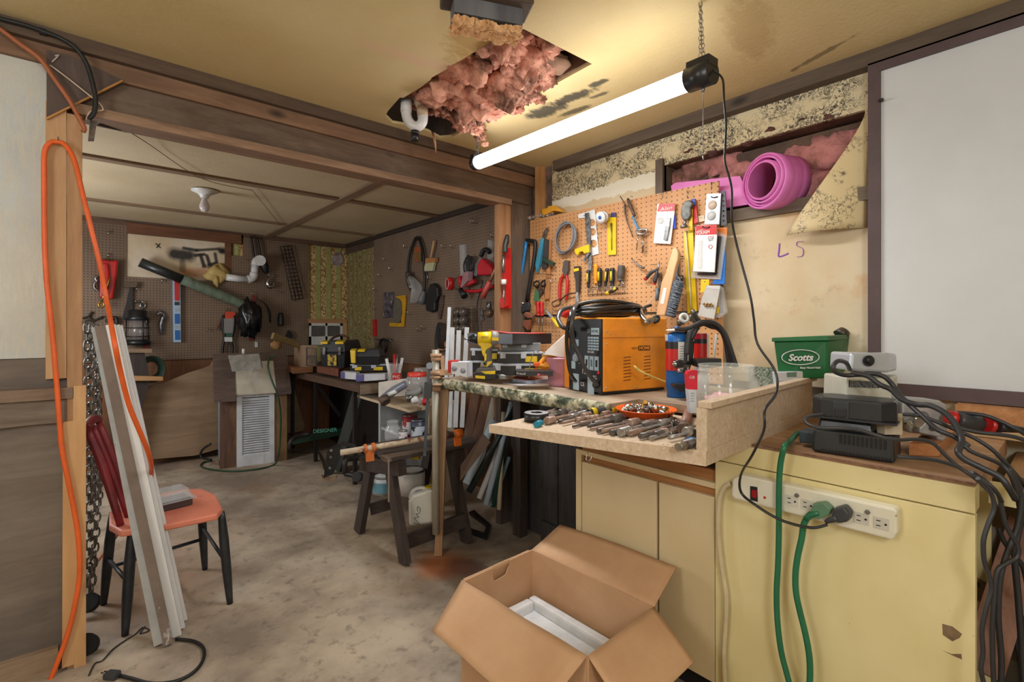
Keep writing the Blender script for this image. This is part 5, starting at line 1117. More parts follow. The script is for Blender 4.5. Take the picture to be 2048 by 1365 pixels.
B().prism([at(u,v,T=2.70) for u,v in ((849,766),(863,768),(861,798),(847,797))],V((SN,CS,0))*.04).go('jaw',DKGREY,t)
lt='strips and tubes leaning under the bench'
SPX=[((932,968),(962,900),'bluish_white',(190,208,226),.02,'wide bluish white strip leaning leftmost under the tray end'),
       ((938,985),(992,885),'black_green_tube',(30,44,44),.016,'black green tube leaning beside the bluish strip'),
       ((958,998),(985,930),'grey_strip',(196,196,200),.014,'grey white strip leaning in the middle of the bundle'),
       ((972,1010),(1000,900),'pale_blue_tube',(170,184,204),.016,'pale blue tube leaning centre of the bundle under the tray'),
       ((986,1015),(1004,905),'dark_teal_tube',(26,60,58),.012,'dark teal tube leaning near the brown jamb'),
       ((998,1020),(1003,915),'cream_tube',(190,178,150),.012,'cream tube leaning right of the pale blue one'),
       ((985,1012),(1003,960),'light_blue_tube',(140,176,206),.01,'thin light blue tube leaning rightmost of the bundle')]
for (p0,p1,mn,c_,r,lb) in SPX:
    a_=at(*p0,T=3.05);d_=at(*p1,T=3.12)
    kk=min(1.9,(.95-a_.z)/(d_.z-a_.z));B().tube([a_,a_+(d_-a_)*kk],r*1.25,10,1).go('leaning_tube',plain(mn,c_,.4),None,lb,'tube',None)
B().prism([at(u,v,T=T) for u,v,T in ((921,932,2.9),(966,868,2.95),(981,885,2.95),(920,963,2.9))],V((SN,CS,0))*.01).go('brown_sheet',plain('brown_sheet',(106,84,72),.6),None,'brown sheet board leaning under the corner of the tray','sheet')
for k,(p0,p1,w,mm,lb) in enumerate((((935,880),(950,790),.06,BRW,'brown ridged board standing left under the bench'),((952,880),(975,790),.06,BRW,'second brown ridged board right under the bench'),((970,880),(992,788),.05,plain('pale_grey_strip',(168,162,150),.5),'pale grey strip standing under the bench by the jamb'),((995,880),(997,790),.03,PALEW,'narrow weathered strip standing next to the jamb'))):
    a_=at(*p0,T=3.45);d_=at(*p1,T=3.45);B().beam(a_+(a_-d_)*.9,d_,w,.02,(SN,CS,0)).go('standing_board',mm,None,lb,'board')
t=thing('track_bundle','white aluminium track lengths standing behind the bench end','track',at(915,850,T=3.3))
AL=plain('white_aluminium',(206,208,210),.35)
for k,(u0,u1) in enumerate(((905,897),(917,910),(930,926))):
    B().beam(at(u0-6,855,T=3.3+.03*k),at(u1+8,655+6*(k == 1),T=3.3+.03*k),.03,.02,(SN,CS,0)).go('track',AL,t)
B().beam(at(891,782,T=3.25),at(899,615,T=3.3),.022,.01,(SN,CS,0)).go('steel_ruler',plain('white_ruler',(206,212,220),.4),None,'white steel ruler standing left of the aluminium tracks','ruler')
B().prism([at(u,v,Z=.02) for u,v in ((938,1025),(948,1020),(982,1050),(974,1075),(925,1058),(928,1052),(968,1066),(974,1050))],(0,0,-.02)).go('bent_metal',BLACK,None,'bent black metal frame lying under the tube bundle','frame')
t=thing('cylinder_mower','dark green long tool with lettering on floor under corner bench','tool',at(640,880,T=4.6))
B().beam(at(585,882,T=4.6),at(690,862,T=4.9),.05,.06).go('green_case',plain('dark_green_case',(26,58,44),.45),t)
text('lettering','DESIGNER',at(650,862,T=4.7),(CS,-SN,.08),(0,0,1),.05,plain('teal_print',(90,180,160),.5),t)
B().tube([at(578,900,T=4.5),at(582,882,T=4.5),at(600,872,T=4.6),at(620,868,T=4.65)],.02,8,3).go('handle',IRON,t)
B().tube([at(585,905,Z=.01),at(620,905,Z=.01),at(635,905,Z=.01),at(645,925,Z=.01),at(655,945,Z=.01),at(700,945,Z=.01)],.008,6,4).go('floor_wire',plain('brown_floor_cord',(80,66,56),.6),None,'thin dark cord on the floor near the corner bench','cord')
t=thing('rolling_stand','black tube frame with caster wheels behind the sawhorse','frame',at(700,950,Z=0))
B().tube([at(690,948,T=3.6),at(690,925,T=3.6),at(700,918,T=3.65),at(735,916,T=3.75)],.02,8,3).tube([at(690,948,T=3.6),at(740,958,T=3.6)],.02,8,1).go('tube',IRON,t)
B().cyl(at(713,954,T=3.5),at(718,955,T=3.55),.035,16).go('wheel',RUBBER,t)
def rX(pts,X=XPB-.03):return [at(u,v,X=X) for u,v in pts]
def hangX(name,mat,label,cat,px,th=.02,X=None,group=None,bev=0,face=XPB):return B().pl(px,th,X=(face-.001-th if X is None else X)).go(name,mat,None,label,cat,group,bev=bev)
H1=None
for p_ in ((360,510),(410,590),(318,645),(275,765),(265,925),(535,400),(935,400),(860,400),(1110,190),(1130,190),(1285,310),(690,1090),(570,970),(740,670),(650,1110)):
    u,v=cB([p_])[0];c=at(u,v,X=XPB)
    if H1 is None:
        b=B().tube([V((XPB,c.y,c.z-.01)),V((XPB-.03,c.y,c.z-.012)),V((XPB-.045,c.y,c.z-.005)),V((XPB-.048,c.y,c.z+.028))],.0032,6,2);H1=b.go('peg_hook',CHROME,None,'empty chrome peg hook on the side pegboard of the back room','hook','empty peg hooks on the side pegboard');base1=c
    else:dup(H1,c-base1)
t=thing('air_hose','black hose folded over a hook on the side pegboard','hose',at(*cB([(615,600)])[0],X=XPB))
B().tube(rX(cB([(540,640),(538,560),(555,450),(590,350),(615,322),(640,350),(668,450),(675,560),(680,680),(675,780)])),.014,8,5).go('hose',RUBBER,t)
B().tube(rX(cB([(675,770),(665,820),(650,880)])),[.012,.03,.04],10,2).go('nozzle',plain('grey_nozzle',(110,112,116),.4),t)
t=thing('seed_packet','small red and green card hanging inside the folded black hose','packet',at(*cB([(615,520)])[0],X=XPB))
B().pl(cB([(590,400),(645,395),(648,525),(592,530)]),.008,X=XPB-.02).go('card',M('red_green_card',(190,70,44),(70,96,50),20,.5),t)
t=thing('dust_brush','pale bristled brush with wooden handle on the side pegboard','brush',at(*cB([(725,610)])[0],X=XPB))
B().tube(rX(cB([(760,350),(748,420),(728,510)])),[.012,.012,.009],8,3).go('handle',PINE,t)
B().pl(cB([(685,500),(770,495),(768,530),(683,545)]),.03,X=XPB-.04).go('ferrule',WOODH,t)
B().pl(cB([(685,540),(760,530),(745,605),(668,610)]),.025,X=XPB-.037).go('bristles',M('pale_bristle',(196,196,160),(170,170,130),60,.8,st=(1,1,.1)),t)
t=thing('grinding_guard','clear wrapped grey wire wheels hanging under the hose end','part',at(*cB([(575,800)])[0],X=XPB))
B().tube(rX(cB([(540,620),(555,700),(575,760)]),XPB-.05),[.03,.04,.03],10,3).go('silver_part',STEEL,t)
B().tube(rX(cB([(560,660),(610,740),(605,830),(570,880)]),XPB-.06),[.03,.06,.06,.02],12,3,flat=.5).go('clear_wrap',CLEAR,t)
t=thing('sander_shoe','black rubber sole shaped pad on the side pegboard','pad',at(*cB([(735,960)])[0],X=XPB))
B().pl(cB([(720,720),(755,712),(785,750),(790,820),(765,880),(762,945),(735,962),(690,945),(682,880),(695,800)]),.04,X=XPB-.05).go('sole',RUBBER,t,bev=.008)
t=thing('tape_roll','red rimmed white tape roll hanging on the side pegboard','tape',at(*cB([(890,765)])[0],X=XPB))
c=at(*cB([(870,715)])[0],X=XPB-.09);ax=V((1,-.35,0)).normalized()
B().lathe([(.045,.0),(.055,.0),(.055,.05),(.045,.05),(.045,0)],c,ax,24,caps=False).go('roll',RED,t);B().lathe([(.044,.004),(.05,-.003),(.0445,.046)],c,ax,24,caps=False).go('core',WHITE,t)
t=thing('photo_card','dark printed card with eagle and flag colours on side pegboard','card',at(*cB([(365,1010)])[0],X=XPB))
B().pl(cB([(325,790),(410,787),(412,1000),(325,1010)]),.01,X=XPB-.015).go('card',M('dark_print_card',(120,110,116),(34,34,50),20,.4,spots=((180,170,160),12,.6,.68)),t)
t=thing('disc_package','yellow and clear package with dark disc on side pegboard','package',at(*cB([(460,1080)])[0],X=XPB))
B().pl(cB([(425,825),(515,812),(518,870),(500,1085),(378,1080),(380,1050),(480,1050),(470,850)]),.01,X=XPB-.018).go('card',plain('yellow_card',(214,160,30),.5),t)
B().pl(cB([(420,850),(450,840),(475,870),(480,960),(465,1040),(440,1055),(415,1030),(408,950)]),.02,X=XPB-.03).go('disc',plain('grey_disc',(112,106,92),.4),t)
hangX('red_screwdriver',RED,'small red handled tool low on the side pegboard by the wallpaper','tool',cB([(235,1020),(258,1020),(262,1165),(235,1165)]),.02)
hangX('clear_sleeve',CLEAR,'clear plastic sleeve hanging above the black cables','sleeve',cB([(975,385),(1018,380),(1025,610),(985,665)]),.02)
t=thing('black_cables','tangle of thin black cables over the red tool','cable',at(*cB([(1060,660)])[0],X=XPB))
b=B();rr=random.Random(3)
for k in range(5):
    b.tube(rX(cB([(1060+rr.uniform(-25,25),480+rr.uniform(-5,15)),(1090+rr.uniform(-20,10),560),(1060+rr.uniform(-40,30),640),(1020+rr.uniform(-20,40),680),(1040+rr.uniform(-30,20),560)]),XPB-.05),.007,6,4,True)
b.go('cable',RUBBER,t)
t=thing('red_tool_set','red and grey folding power tool on the side pegboard by the jamb','power tool',at(*cB([(1130,780)])[0],X=XPB))
RM=plain('crimson_plastic',(200,30,46),.4)
B().pl(cB([(1160,495),(1255,580),(1250,640),(1130,645),(1120,560)]),.08,X=XPB-.12).go('body',RM,t,bev=.012)
B().pl(cB([(1140,490),(1165,495),(1120,650),(1095,650),(1110,560)]),.06,X=XPB-.11).go('grey_side',plain('tool_side_grey',(110,112,120),.4),t,bev=.006)
B().pl(cB([(1010,620),(1050,610),(1045,690),(995,750),(985,740)]),.05,X=XPB-.1).go('pale_plate',plain('pink_grey',(170,130,136),.4),t)
B().tube(rX(cB([(985,650),(995,740),(1110,690)]),XPB-.06),.018,8,2).go('red_arm',RM,t)
B().tube(rX(cB([(1030,775),(1130,780),(1270,735)]),XPB-.06),.014,8,2).go('red_arm',RM,t)
B().tube(rX(cB([(985,765),(1022,825)]),XPB-.07),[.02,.03],10,1).go('black_tip',RUBBER,t)
B().tube(rX(cB([(1160,480),(1185,430),(1215,425),(1235,450)]),XPB-.06),.018,8,3).go('black_grip',RUBBER,t)
hangX('wrapped_blades',CLEAR,'clear wrapped grey blades hanging beside the red tool set','package',cB([(1218,345),(1250,345),(1265,470),(1252,555),(1215,520)]),.04)
t=thing('bolt_cropper','long tool with red handle slanting across the jamb edge','tool',at(*cB([(1280,640)])[0],X=XPB))
B().tube(rX(cB([(1350,450),(1290,580),(1240,690)]),XPB-.2),.012,8,2).go('shaft',plain('worn_brass_shaft',(176,140,110),.4,.4),t)
B().tube(rX(cB([(1235,695),(1175,830)]),XPB-.2),[.018,.022],10,1).go('grip',plain('salmon_grip',(206,90,84),.5),t)
B().tube(rX(cB([(1175,690),(1155,780),(1130,880),(1128,1000),(1138,1130)])),.005,6,4).go('thin_hose',RUBBER,None,'thin black line hanging down behind the cordless drill','line')
hangX('rusty_file',RUST,'rusty twisted rod hanging between rubber pad and cables','rod',cB([(805,820),(840,815),(835,900),(812,1020),(790,1010),(800,900)]),.015)
t=thing('cable_bundle','hank of black cable hanging low on the side pegboard','cable',at(*cB([(800,1290)])[0],X=XPB))
b=B()
for k in range(5):b.tube(rX(cB([(795+k*7,1055),(775+k*6,1150),(770+k*5,1250),(790+k*4,1290),(820+k*2,1200),(820,1090)]),XPB-.03-.006*k),.007,6,4,True)
b.go('cable',RUBBER,t)
t=thing('hand_drill_crank','wooden hand crank hanging left of the white ruler','crank',at(*cB([(850,1280)])[0],X=XPB))
B().tube(rX(cB([(870,1210),(872,1255)]),XPB-.15),[.022,.026],10,1).go('knob',WOODH,t);B().tube(rX(cB([(790,1270),(830,1282),(870,1270)]),XPB-.15),.007,6,2).go('crank_arm',TANI,t)
t=thing('junction_boxes','three rows of dark moulded knobs clustered on side pegboard','parts',at(*cB([(985,1140)])[0],X=XPB))
BR=plain('dark_taupe_plastic',(88,78,70),.3)
for r_ in range(3):
    for c_ in range(2):
        p_=at(*cB([(960+c_*50,960+r_*70)])[0],X=XPB-.09);B().ball(p_,.042,14,(1,.9,1)).go('knob',BR,t)
B().pl(cB([(920,940),(945,935),(945,1150),(920,1150)]),.05,X=XPB-.07).go('backing',plain('brown_backing',(70,48,40),.5),t)
t=thing('old_bulb','small brown bulb in a clear socket on a long steel hook','bulb',at(*cB([(1230,990)])[0],X=XPB))
B().ball(at(*cB([(1232,970)])[0],X=XPB-.15),.032,14).go('bulb',plain('amber_bulb',(110,80,60),.15),t);B().tube(rX(cB([(1228,870),(1228,940)]),XPB-.15),[.018,.022],10,1).go('socket',STEEL,t)
B().tube(rX(cB([(1040,940),(1130,935),(1265,940),(1265,965)]),XPB-.12),.003,6,1).go('long_hook',CHROME,None,'long thin steel hook bar carrying the brown bulb','hook')
hangX('blade_tool',STEEL,'small steel bladed tool hanging from the long hook','tool',cB([(1140,935),(1170,935),(1185,1020),(1160,1040)]),.01,X=XPB-.12)
hangX('dark_chisel',plain('dark_chisel_m',(60,48,42),.5),'dark chisel hanging low in the corner by the jamb','chisel',cB([(1295,1010),(1320,1010),(1310,1120),(1270,1125)]),.02)
t=thing('hook_ring','black coil hanging behind the toolboxes at the bench corner','cable',at(*cB([(325,1250)])[0],X=XPB))
B().tube(rX(cB([(325,1190),(350,1210),(350,1280),(325,1310),(303,1280),(303,1210)]),XPB-.05),.014,8,4,True).go('coil',RUBBER,t)
B().tube(rX(cB([(255,1185),(300,1195),(385,1190),(390,1215)]),XPB-.04),.008,6,1).go('long_hook',STEEL,None,'long steel hook above the black coil at bench corner','hook')
JY=YH-.03
t=thing('caulking_gun','red tool with white barrel hung on the wooden jamb','tool',at(1012,560,Y=JY))
B().pl(cB([(1385,412),(1420,412),(1424,928),(1362,932),(1365,870),(1360,560)]),.03,Y=YH-.035).go('frame',RED,t,bev=.004)
B().tube([at(u,v,Y=YH-.05) for u,v in cB([(1352,470),(1352,620)])],.009,8,1).go('rod',STEEL,t);B().tube([at(u,v,Y=YH-.05) for u,v in cB([(1355,680),(1355,722)])],.018,12,1).go('barrel',WHITE,t)
B().tube([at(u,v,Y=YH-.05) for u,v in cB([(1355,730),(1355,900)])],.007,8,1).go('rod',STEEL,t)
B().pl(cB([(1345,840),(1400,835),(1400,900),(1350,920)]),.03,Y=YH-.055).go('trigger',RED,t)
b=B().tube([at(u,v,Y=YH-.06) for u,v in cB([(1385,300),(1378,350),(1365,400),(1370,450)])],[.012,.02,.016,.02],8,3);b.go('snips',plain('dark_iron_snip',(60,58,56),.5,.4),None,'dark iron snips hanging above the red tool on the jamb','snips')
t=thing('hacksaw','blue and black hacksaw hanging on the plank left of the pegboard','saw',at(1045,560,X=XP))
hy=XP-.03
def hX(pts,X=XP-.04):return [at(u,v,X=X) for u,v in pts]
B().tube(hX(cB([(1548,345),(1525,520),(1492,720),(1470,845)])),.011,8,2).go('blue_frame',plain('light_blue_metal',(40,130,196),.35),t)
B().tube(hX(cB([(1548,345),(1610,352),(1625,372),(1605,560),(1550,870)])),.013,8,3).go('black_frame',RUBBER,t)
B().tube(hX(cB([(1470,860),(1530,890)])),.010,8,1).go('blade_clamp',STEEL,t)
B().pl(cB([(1435,925),(1500,905),(1560,870),(1568,900),(1555,945),(1450,992),(1428,975)]),.028,X=XP-.055).go('handle',DKGREY,t,bev=.008)
def rP(pts,o=.02):return [at(u,v,X=XP-o) for u,v in cC(pts)]
def hP(name,mat,label,cat,px,th=.012,o=None,bev=0,parent=None,cut_=cC):
    return B().pl(cut_(px),th,X=XP-.001-th if o is None else XP-o).go(name,mat,parent,None if parent else label,None if parent else cat,bev=bev)
t=thing('flush_cut_saw','light blue framed saw and blades hanging at the pegboard left edge','saw',at(1090,600,X=XP))
hP('blue_frame',plain('teal_blue',(70,150,180),.4),'','',[(175,500),(205,500),(165,720),(140,790),(130,720)],.02,.03,parent=t)
hP('blade',STEEL,'','',[(240,402),(215,490),(185,490),(210,425)],.004,.02,parent=t)
hP('grey_blade',plain('grey_blade',(80,82,84),.4,.5),'','',[(205,500),(240,510),(230,750),(185,760)],.012,.03,parent=t)
hP('wood_scale',WOODH,'','',[(235,510),(262,510),(255,780),(245,1015),(205,1020),(225,780)],.01,.018,parent=t)
hP('green_vial',plain('dark_green_vial',(36,62,48),.3),'','',[(190,655),(285,705),(278,735),(190,690)],.02,.055,parent=t)
t=thing('glasses_frame','dark wire glasses and rusty shears below the blue saw','tool',at(1080,590,X=XP))
B().tube(rP([(120,880),(150,865),(165,890),(145,915),(120,900)],.03),.006,6,3,True).go('rim',RUBBER,t);B().tube(rP([(180,880),(205,865),(215,895),(190,912)],.03),.006,6,3,True).go('rim',RUBBER,t)
hP('shear_blade',RUST,'','',[(135,905),(190,930),(195,960),(155,1010),(150,950)],.01,.02,parent=t)
hP('scraper',CHROME,'chrome scraper with white tag hanging beside the shears','scraper',[(205,850),(225,850),(228,910),(215,960),(232,975),(230,1000),(205,1000),(205,960)],.006)
t=thing('cable_coil','coil of grey cable hanging on the pegboard','cable',at(*cC([(385,640)])[0],X=XP))
b=B();rr=random.Random(5)
for k in range(6):
    cx_,cy_=385+rr.uniform(-9,9),495+rr.uniform(-6,6);rx,ry=78+rr.uniform(-10,10),130+rr.uniform(-10,8)
    b.tube(rP([(cx_+rx*math.cos(a*.6283)+18*math.sin(a*.6283)*-1,cy_+ry*math.sin(a*.6283)) for a in range(10)],.015+.008*k),.0048,6,3,True)
b.go('coil',plain('grey_cable',(132,132,136),.45),t)
t=thing('slip_joint_pliers','long nose pliers with red grips hanging on the pegboard','pliers',at(*cC([(370,1030)])[0],X=XP))
hP('jaws',plain('dark_steel_jaw',(96,88,82),.4,.5),'','',[(375,690),(392,685),(410,690),(408,770),(395,815),(372,815),(358,770)],.016,.026,parent=t)
B().tube(rP([(368,810),(345,870),(338,960),(340,1025)],.02),[.008,.0115,.0115,.009],8,3).go('grip',RED,t)
B().tube(rP([(395,810),(405,870),(402,950),(395,1025)],.02),[.008,.0115,.0115,.009],8,3).go('grip',RED,t)
B().tube(rP([(280,1075),(275,1050),(320,1025),(345,1035),(335,1070),(300,1085)],.03),.004,6,3,True).tube(rP([(345,1030),(400,980),(470,965)],.03),.005,6,2).go('snips',plain('brown_iron_snip',(92,64,50),.5,.3),None,'brown iron snips with a ring handle under the red pliers','snips')
t=thing('aviation_clamp','dark tool with yellow band hanging right of the red pliers','tool',at(*cC([(490,1050)])[0],X=XP))
hP('body',plain('worn_dark_metal',(70,62,56),.4,.4),'','',[(460,740),(500,735),(505,790),(498,960),(475,960),(472,860),(458,790)],.02,.03,parent=t)
hP('yellow_band',YEL,'','',[(458,760),(500,752),(500,775),(460,785)],.004,.034,parent=t)
hP('steel_tip',STEEL,'','',[(480,960),(495,960),(500,1045),(470,1050)],.008,.024,parent=t)
t=thing('combination_square','steel combination square with yellow head on the pegboard','square',at(*cC([(590,700)])[0],X=XP))
hP('blade',STEEL,'','',[(552,285),(585,280),(612,700),(605,790),(585,790),(580,700)],.003,.022,parent=t)
hP('yellow_head',YEL,'','',[(462,592),(585,550),(588,620),(545,630),(535,612),(505,615),(490,645),(472,630)],.02,.036,bev=.003,parent=t)
hP('angle_piece',STEEL,'','',[(590,600),(600,620),(548,700),(533,692)],.006,.03,parent=t)
t=thing('hole_gauge','white card hole gauge with three round cut outs','gauge',at(*cC([(640,640)])[0],X=XP))
def ringcard(px_outer,holes,th,o,m,parent,name):
    outer_=[at(u,v,X=XP-o) for u,v in cC(px_outer)];hs=[[at(u,v,X=XP-o) for u,v in cC([(cx_+r_*math.cos(k*.524),cy_+r_*1.05*math.sin(k*.524)) for k in range(12)])] for cx_,cy_,r_ in holes]
    tr=geometry.tessellate_polygon([[V((p.y,p.z,0)) for p in outer_]]+[[V((p.y,p.z,0)) for p in h] for h in hs]);al=outer_+[p for h in hs for p in h]
    b=B();b.add(al,[tuple(t_) for t_ in tr]);b.add([p+V((th,0,0)) for p in al],[tuple(t_[::-1]) for t_ in tr])
    for lp in [outer_]+hs:n=len(lp);b.add(lp+[p+V((th,0,0)) for p in lp],[(i,(i+1) % n,n+(i+1) % n,n+i) for i in range(n)])
    return b.go(name,m,parent)
ringcard([(495,295),(636,250),(672,630),(612,648),(597,320),(497,328)],[(614,365,30),(618,445,32),(625,545,32)],.003,.008,WHITE,t,'card')
t=thing('thread_tape','roll of white thread tape with blue core at the top of the pegboard','tape',at(*cC([(710,370)])[0],X=XP))
c=at(*cC([(682,322)])[0],X=XP-.085);ax=(at(*cC([(735,312)])[0],X=XP-.02)-c).normalized()
B().lathe([(.012,0),(.034,0),(.034,.013),(.029,.014),(.029,.03),(.033,.031),(.033,.046),(.012,.046)],c,ax,28).go('spool',WHITE,t);B().lathe([(.0,-.001),(.011,-.001),(.011,.002)],c,ax,20).go('core',BLUE,t)
t=thing('drill_bit_card','tall yellow packet holding a drill bit on the pegboard','packet',at(*cC([(780,640)])[0],X=XP))
hP('card',YEL,'','',[(745,368),(775,280),(818,278),(818,638),(748,642)],.004,.012,parent=t);hP('header',plain('navy_card',(50,50,110),.5),'','',[(775,280),(818,278),(818,318),(770,318)],.003,.0135,parent=t)
B().tube(rP([(778,370),(780,480),(782,600)],.018),[.006,.003,.002],6,1).go('drill_bit',STEEL,t)
t=thing('divider_compass','rusty dividers hanging high on the pegboard','dividers',at(*cC([(930,490)])[0],X=XP))
B().tube(rP([(855,140),(880,180),(905,215)],.03),.003,6,2).tube(rP([(895,210),(900,300),(930,400),(965,490)],.02),[.008,.006,.004,.003],6,2).tube(rP([(920,160),(945,230),(980,310)],.025),[.007,.01,.007],6,2).go('legs',RUST,t)
B().tube(rP([(960,310),(985,370),(1012,430)],.025),[.006,.007,.008],8,2).go('blue_grip',plain('faded_blue_grip',(80,140,180),.5),t)
t=thing('flare_tool','small chrome flaring clamp hanging below the dividers','clamp',at(*cC([(1040,620)])[0],X=XP))
B().tube(rP([(995,440),(1030,425),(1085,425),(1060,460),(1010,460)],.025),.007,6,2,True).go('frame',CHROME,t);B().tube(rP([(1010,450),(995,600)],.02),.003,6,1).go('thin_arm',CHROME,t);B().tube(rP([(1055,460),(1048,625)],.02),[.004,.007],6,1).go('thick_arm',CHROME,t)
B().tube(rP([(950,670),(990,710),(1030,745),(1060,750)],.03),[.003,.004,.006,.008],6,2).go('hex_key',STEEL,None,'small grey key hanging in the middle of the pegboard','key')
def blister(name,label,cat,card,head,T_=None,hcol=RED,ccol=WHITE,o=.02,extra=None):
    t=thing(name,label,cat,at(*cC([card[2]])[0],X=XP))
    hP('card',ccol,'','',card,.006,o,parent=t,bev=.001);hP('header',hcol,'','',head,.002,o+.0015,parent=t)
    return t
t=blister('bracket_pack','white blister pack with red header holding a steel bracket','package',[(1172,205),(1322,200),(1318,270),(1283,548),(1138,540)],[(1188,205),(1322,200),(1318,265),(1170,270)])
hP('blue_card',plain('bright_blue_card',(30,60,190),.5),'','',[(1310,280),(1328,300),(1328,415),(1300,415)],.004,.012,parent=t)
ey_=(at(*cC([(1245,250)])[0],X=XP-.03)-at(*cC([(1245,290)])[0],X=XP-.03));ex_=V((0,-1,0));text('lettering','Alan',at(*cC([(1245,245)])[0],X=XP-.0225),ex_,(0,0,1),.026,WHITE,t,.2,w=.075)
hP('bracket',STEEL,'','',[(1258,318),(1280,322),(1272,400),(1250,515),(1222,510),(1240,400)],.01,.032,parent=t)
B().tube(rP([(1190,320),(1212,335),(1208,360),(1185,365),(1172,345)],.03),.004,6,3,True).go('washer',CLEAR,t)
t=blister('cutter_pack','yellow and red pack with large chrome tubing cutter','package',[(1460,165),(1495,160),(1520,360),(1470,385)],[(1460,165),(1495,160),(1500,220),(1465,225)],hcol=plain('blue_header',(40,60,160),.5),ccol=RED)
hP('yellow_strip',YEL,'','',[(1440,260),(1472,250),(1470,430),(1438,432)],.004,.03,parent=t)
t=thing('tubing_cutter','grey metal tubing cutter with round knob on the pegboard','cutter',at(*cC([(1410,430)])[0],X=XP))
hP('body',M('cast_grey',(120,120,114),(70,70,66),30,.55,.4),'','',[(1400,180),(1445,170),(1470,200),(1450,240),(1452,300),(1425,345),(1385,340),(1368,300),(1372,240)],.03,.05,parent=t,bev=.006)
B().lathe([(.0,0),(.017,0),(.019,.006),(.017,.012),(0,.012)],at(*cC([(1400,408)])[0],X=XP-.05),(0,.1,1),18).go('knob',STEEL,t);B().tube(rP([(1412,340),(1404,395)],.045),.007,8,1).go('screw',STEEL,t)
t=thing('caulk_strips','long yellow plastic strip pair with bead hanging down the pegboard','strip',at(*cC([(1460,1140)])[0],X=XP))
hP('yellow_strip',YEL,'','',[(1395,440),(1475,425),(1508,1120),(1462,1130),(1430,1140),(1425,1050)],.006,.012,parent=t)
B().tube(rP([(1412,435),(1430,640),(1445,850),(1460,1100)],.018),.0055,8,2).go('white_bead',plain('cream_bead',(226,206,160),.4),t)
t=blister('disc_pack','silver blister pack with two round discs at the pegboard top right','package',[(1592,120),(1715,115),(1700,380),(1572,380)],[(1592,120),(1715,115),(1714,130),(1590,135)],hcol=plain('silver_card',(190,192,196),.3,.3),ccol=plain('silver_card2',(200,202,206),.3,.2),o=.03)
for v_ in (215,305):B().lathe([(.0,-.008),(.019,-.006),(.023,0),(.023,.006)],at(*cC([(1640-(v_-215)*.1,v_)])[0],X=XP-.032),(1,0,0),24).go('disc',plain('disc_tan' if v_ == 215 else 'disc_grey',(206,184,164) if v_ == 215 else (206,208,208),.3),t)
B().tube(rP([(1630,143),(1650,152),(1685,143)],.034),.003,6,2).go('hang_slot',BLACK,t)
t=thing('hole_strip','dark grey plastic strip with a row of holes behind the silver pack','strip',at(*cC([(1735,390)])[0],X=XP))
ringcard([(1715,92),(1752,95),(1765,385),(1715,392),(1708,300)],[(1737,140+k*42,8) for k in range(6)],.006,.02,DKGREY,t,'strip')
t=blister('torch_pack','large white blister card with red header and bold white word','package',[(1498,405),(1510,388),(1678,382),(1680,470),(1660,790),(1475,780),(1490,560)],[(1502,392),(1678,382),(1678,465),(1498,470)],o=.05)
text('lettering','TOUGH',at(*cC([(1560,450)])[0],X=XP-.0525),ex_,(0,0,1),.022,WHITE,t,0,w=.07,bold=.0004);text('lettering','HYPER',at(*cC([(1540,432)])[0],X=XP-.0525),ex_,(0,0,1),.01,WHITE,t,0,w=.03)
for k,s in enumerate(('2-PACK','SOLDER','SEAT')):text('lettering',s,at(*cC([(1628,485+k*16)])[0],X=XP-.0505),ex_,(0,0,1),.011,RED if k == 0 else BLACK,t,w=.032-.008*(k == 2))
B().tube(rP([(1608,570),(1625,555),(1642,570),(1625,588)],.051),.0016,6,3,True).go('round_seal',RED,t)
B().pl(cC([(1520,515),(1548,515),(1540,750),(1508,752)]),.012,X=XP-.062).go('blister',CLEAR,t,bev=.003);B().tube(rP([(1555,400),(1590,410),(1620,402)],.053),.003,6,2).go('hang_slot',BLACK,t)
t=thing('blade_pack','clear bag with black comb edged strip behind the red headed card','package',at(*cC([(1600,850)])[0],X=XP))
hP('bag',CLEAR,'','',[(1490,600),(1680,440),(1762,470),(1710,850),(1458,838)],.006,.025,parent=t)
hP('black_strip',RUBBER,'','',[(1690,480),(1712,480),(1672,810),(1650,810)],.008,.034,parent=t)
b=B()
for k in range(14):b.pl(cC([(1515+k*11,790),(1521+k*11,790),(1523+k*11,815),(1517+k*11,815)]),.004,X=XP-.036)
b.go('comb',BLACK,t)
hP('orange_header',plain('orange_card',(226,130,50),.5),'orange headed card behind the clear bag at pegboard right edge','card',[(1682,410),(1768,405),(1762,490),(1685,480)],.004,.016)
hP('blue_sleeve',plain('vivid_blue_card',(20,110,200),.5),'bright blue packet at the right edge of the pegboard','packet',[(1740,560),(1756,640),(1745,890),(1640,890),(1650,855),(1700,850)],.006,.018)
hP('yellow_tag',YEL,'small yellow tag hanging under the large white card','tag',[(1545,850),(1615,850),(1608,965),(1538,960)],.004,.03)
t=blister('fitting_pack','grey card of brass fittings hanging askew low on the right','package',[(1590,900),(1708,905),(1700,960),(1655,1190),(1515,1160),(1555,1000)],[(1600,903),(1708,905),(1704,935),(1590,925)],hcol=plain('off_white_card',(214,212,206),.5),ccol=plain('pale_grey_card',(190,186,178),.5),o=.05)
b=B()
for k in range(6):b.ball(at(*cC([(1570+k*14,1060+(k % 2)*14)])[0],X=XP-.058),.006,8)
b.go('brass_fittings',BRASS,t)
hP('clear_bag',CLEAR,'clear bag with yellow label behind the grey fitting card','bag',[(1690,900),(1720,920),(1758,1130),(1700,1180),(1650,1170)],.02,.035)
hP('yellow_label',YEL,'yellow label peeking from behind the grey fitting card','label',[(1670,1085),(1700,1085),(1690,1140),(1660,1140)],.003,.038)
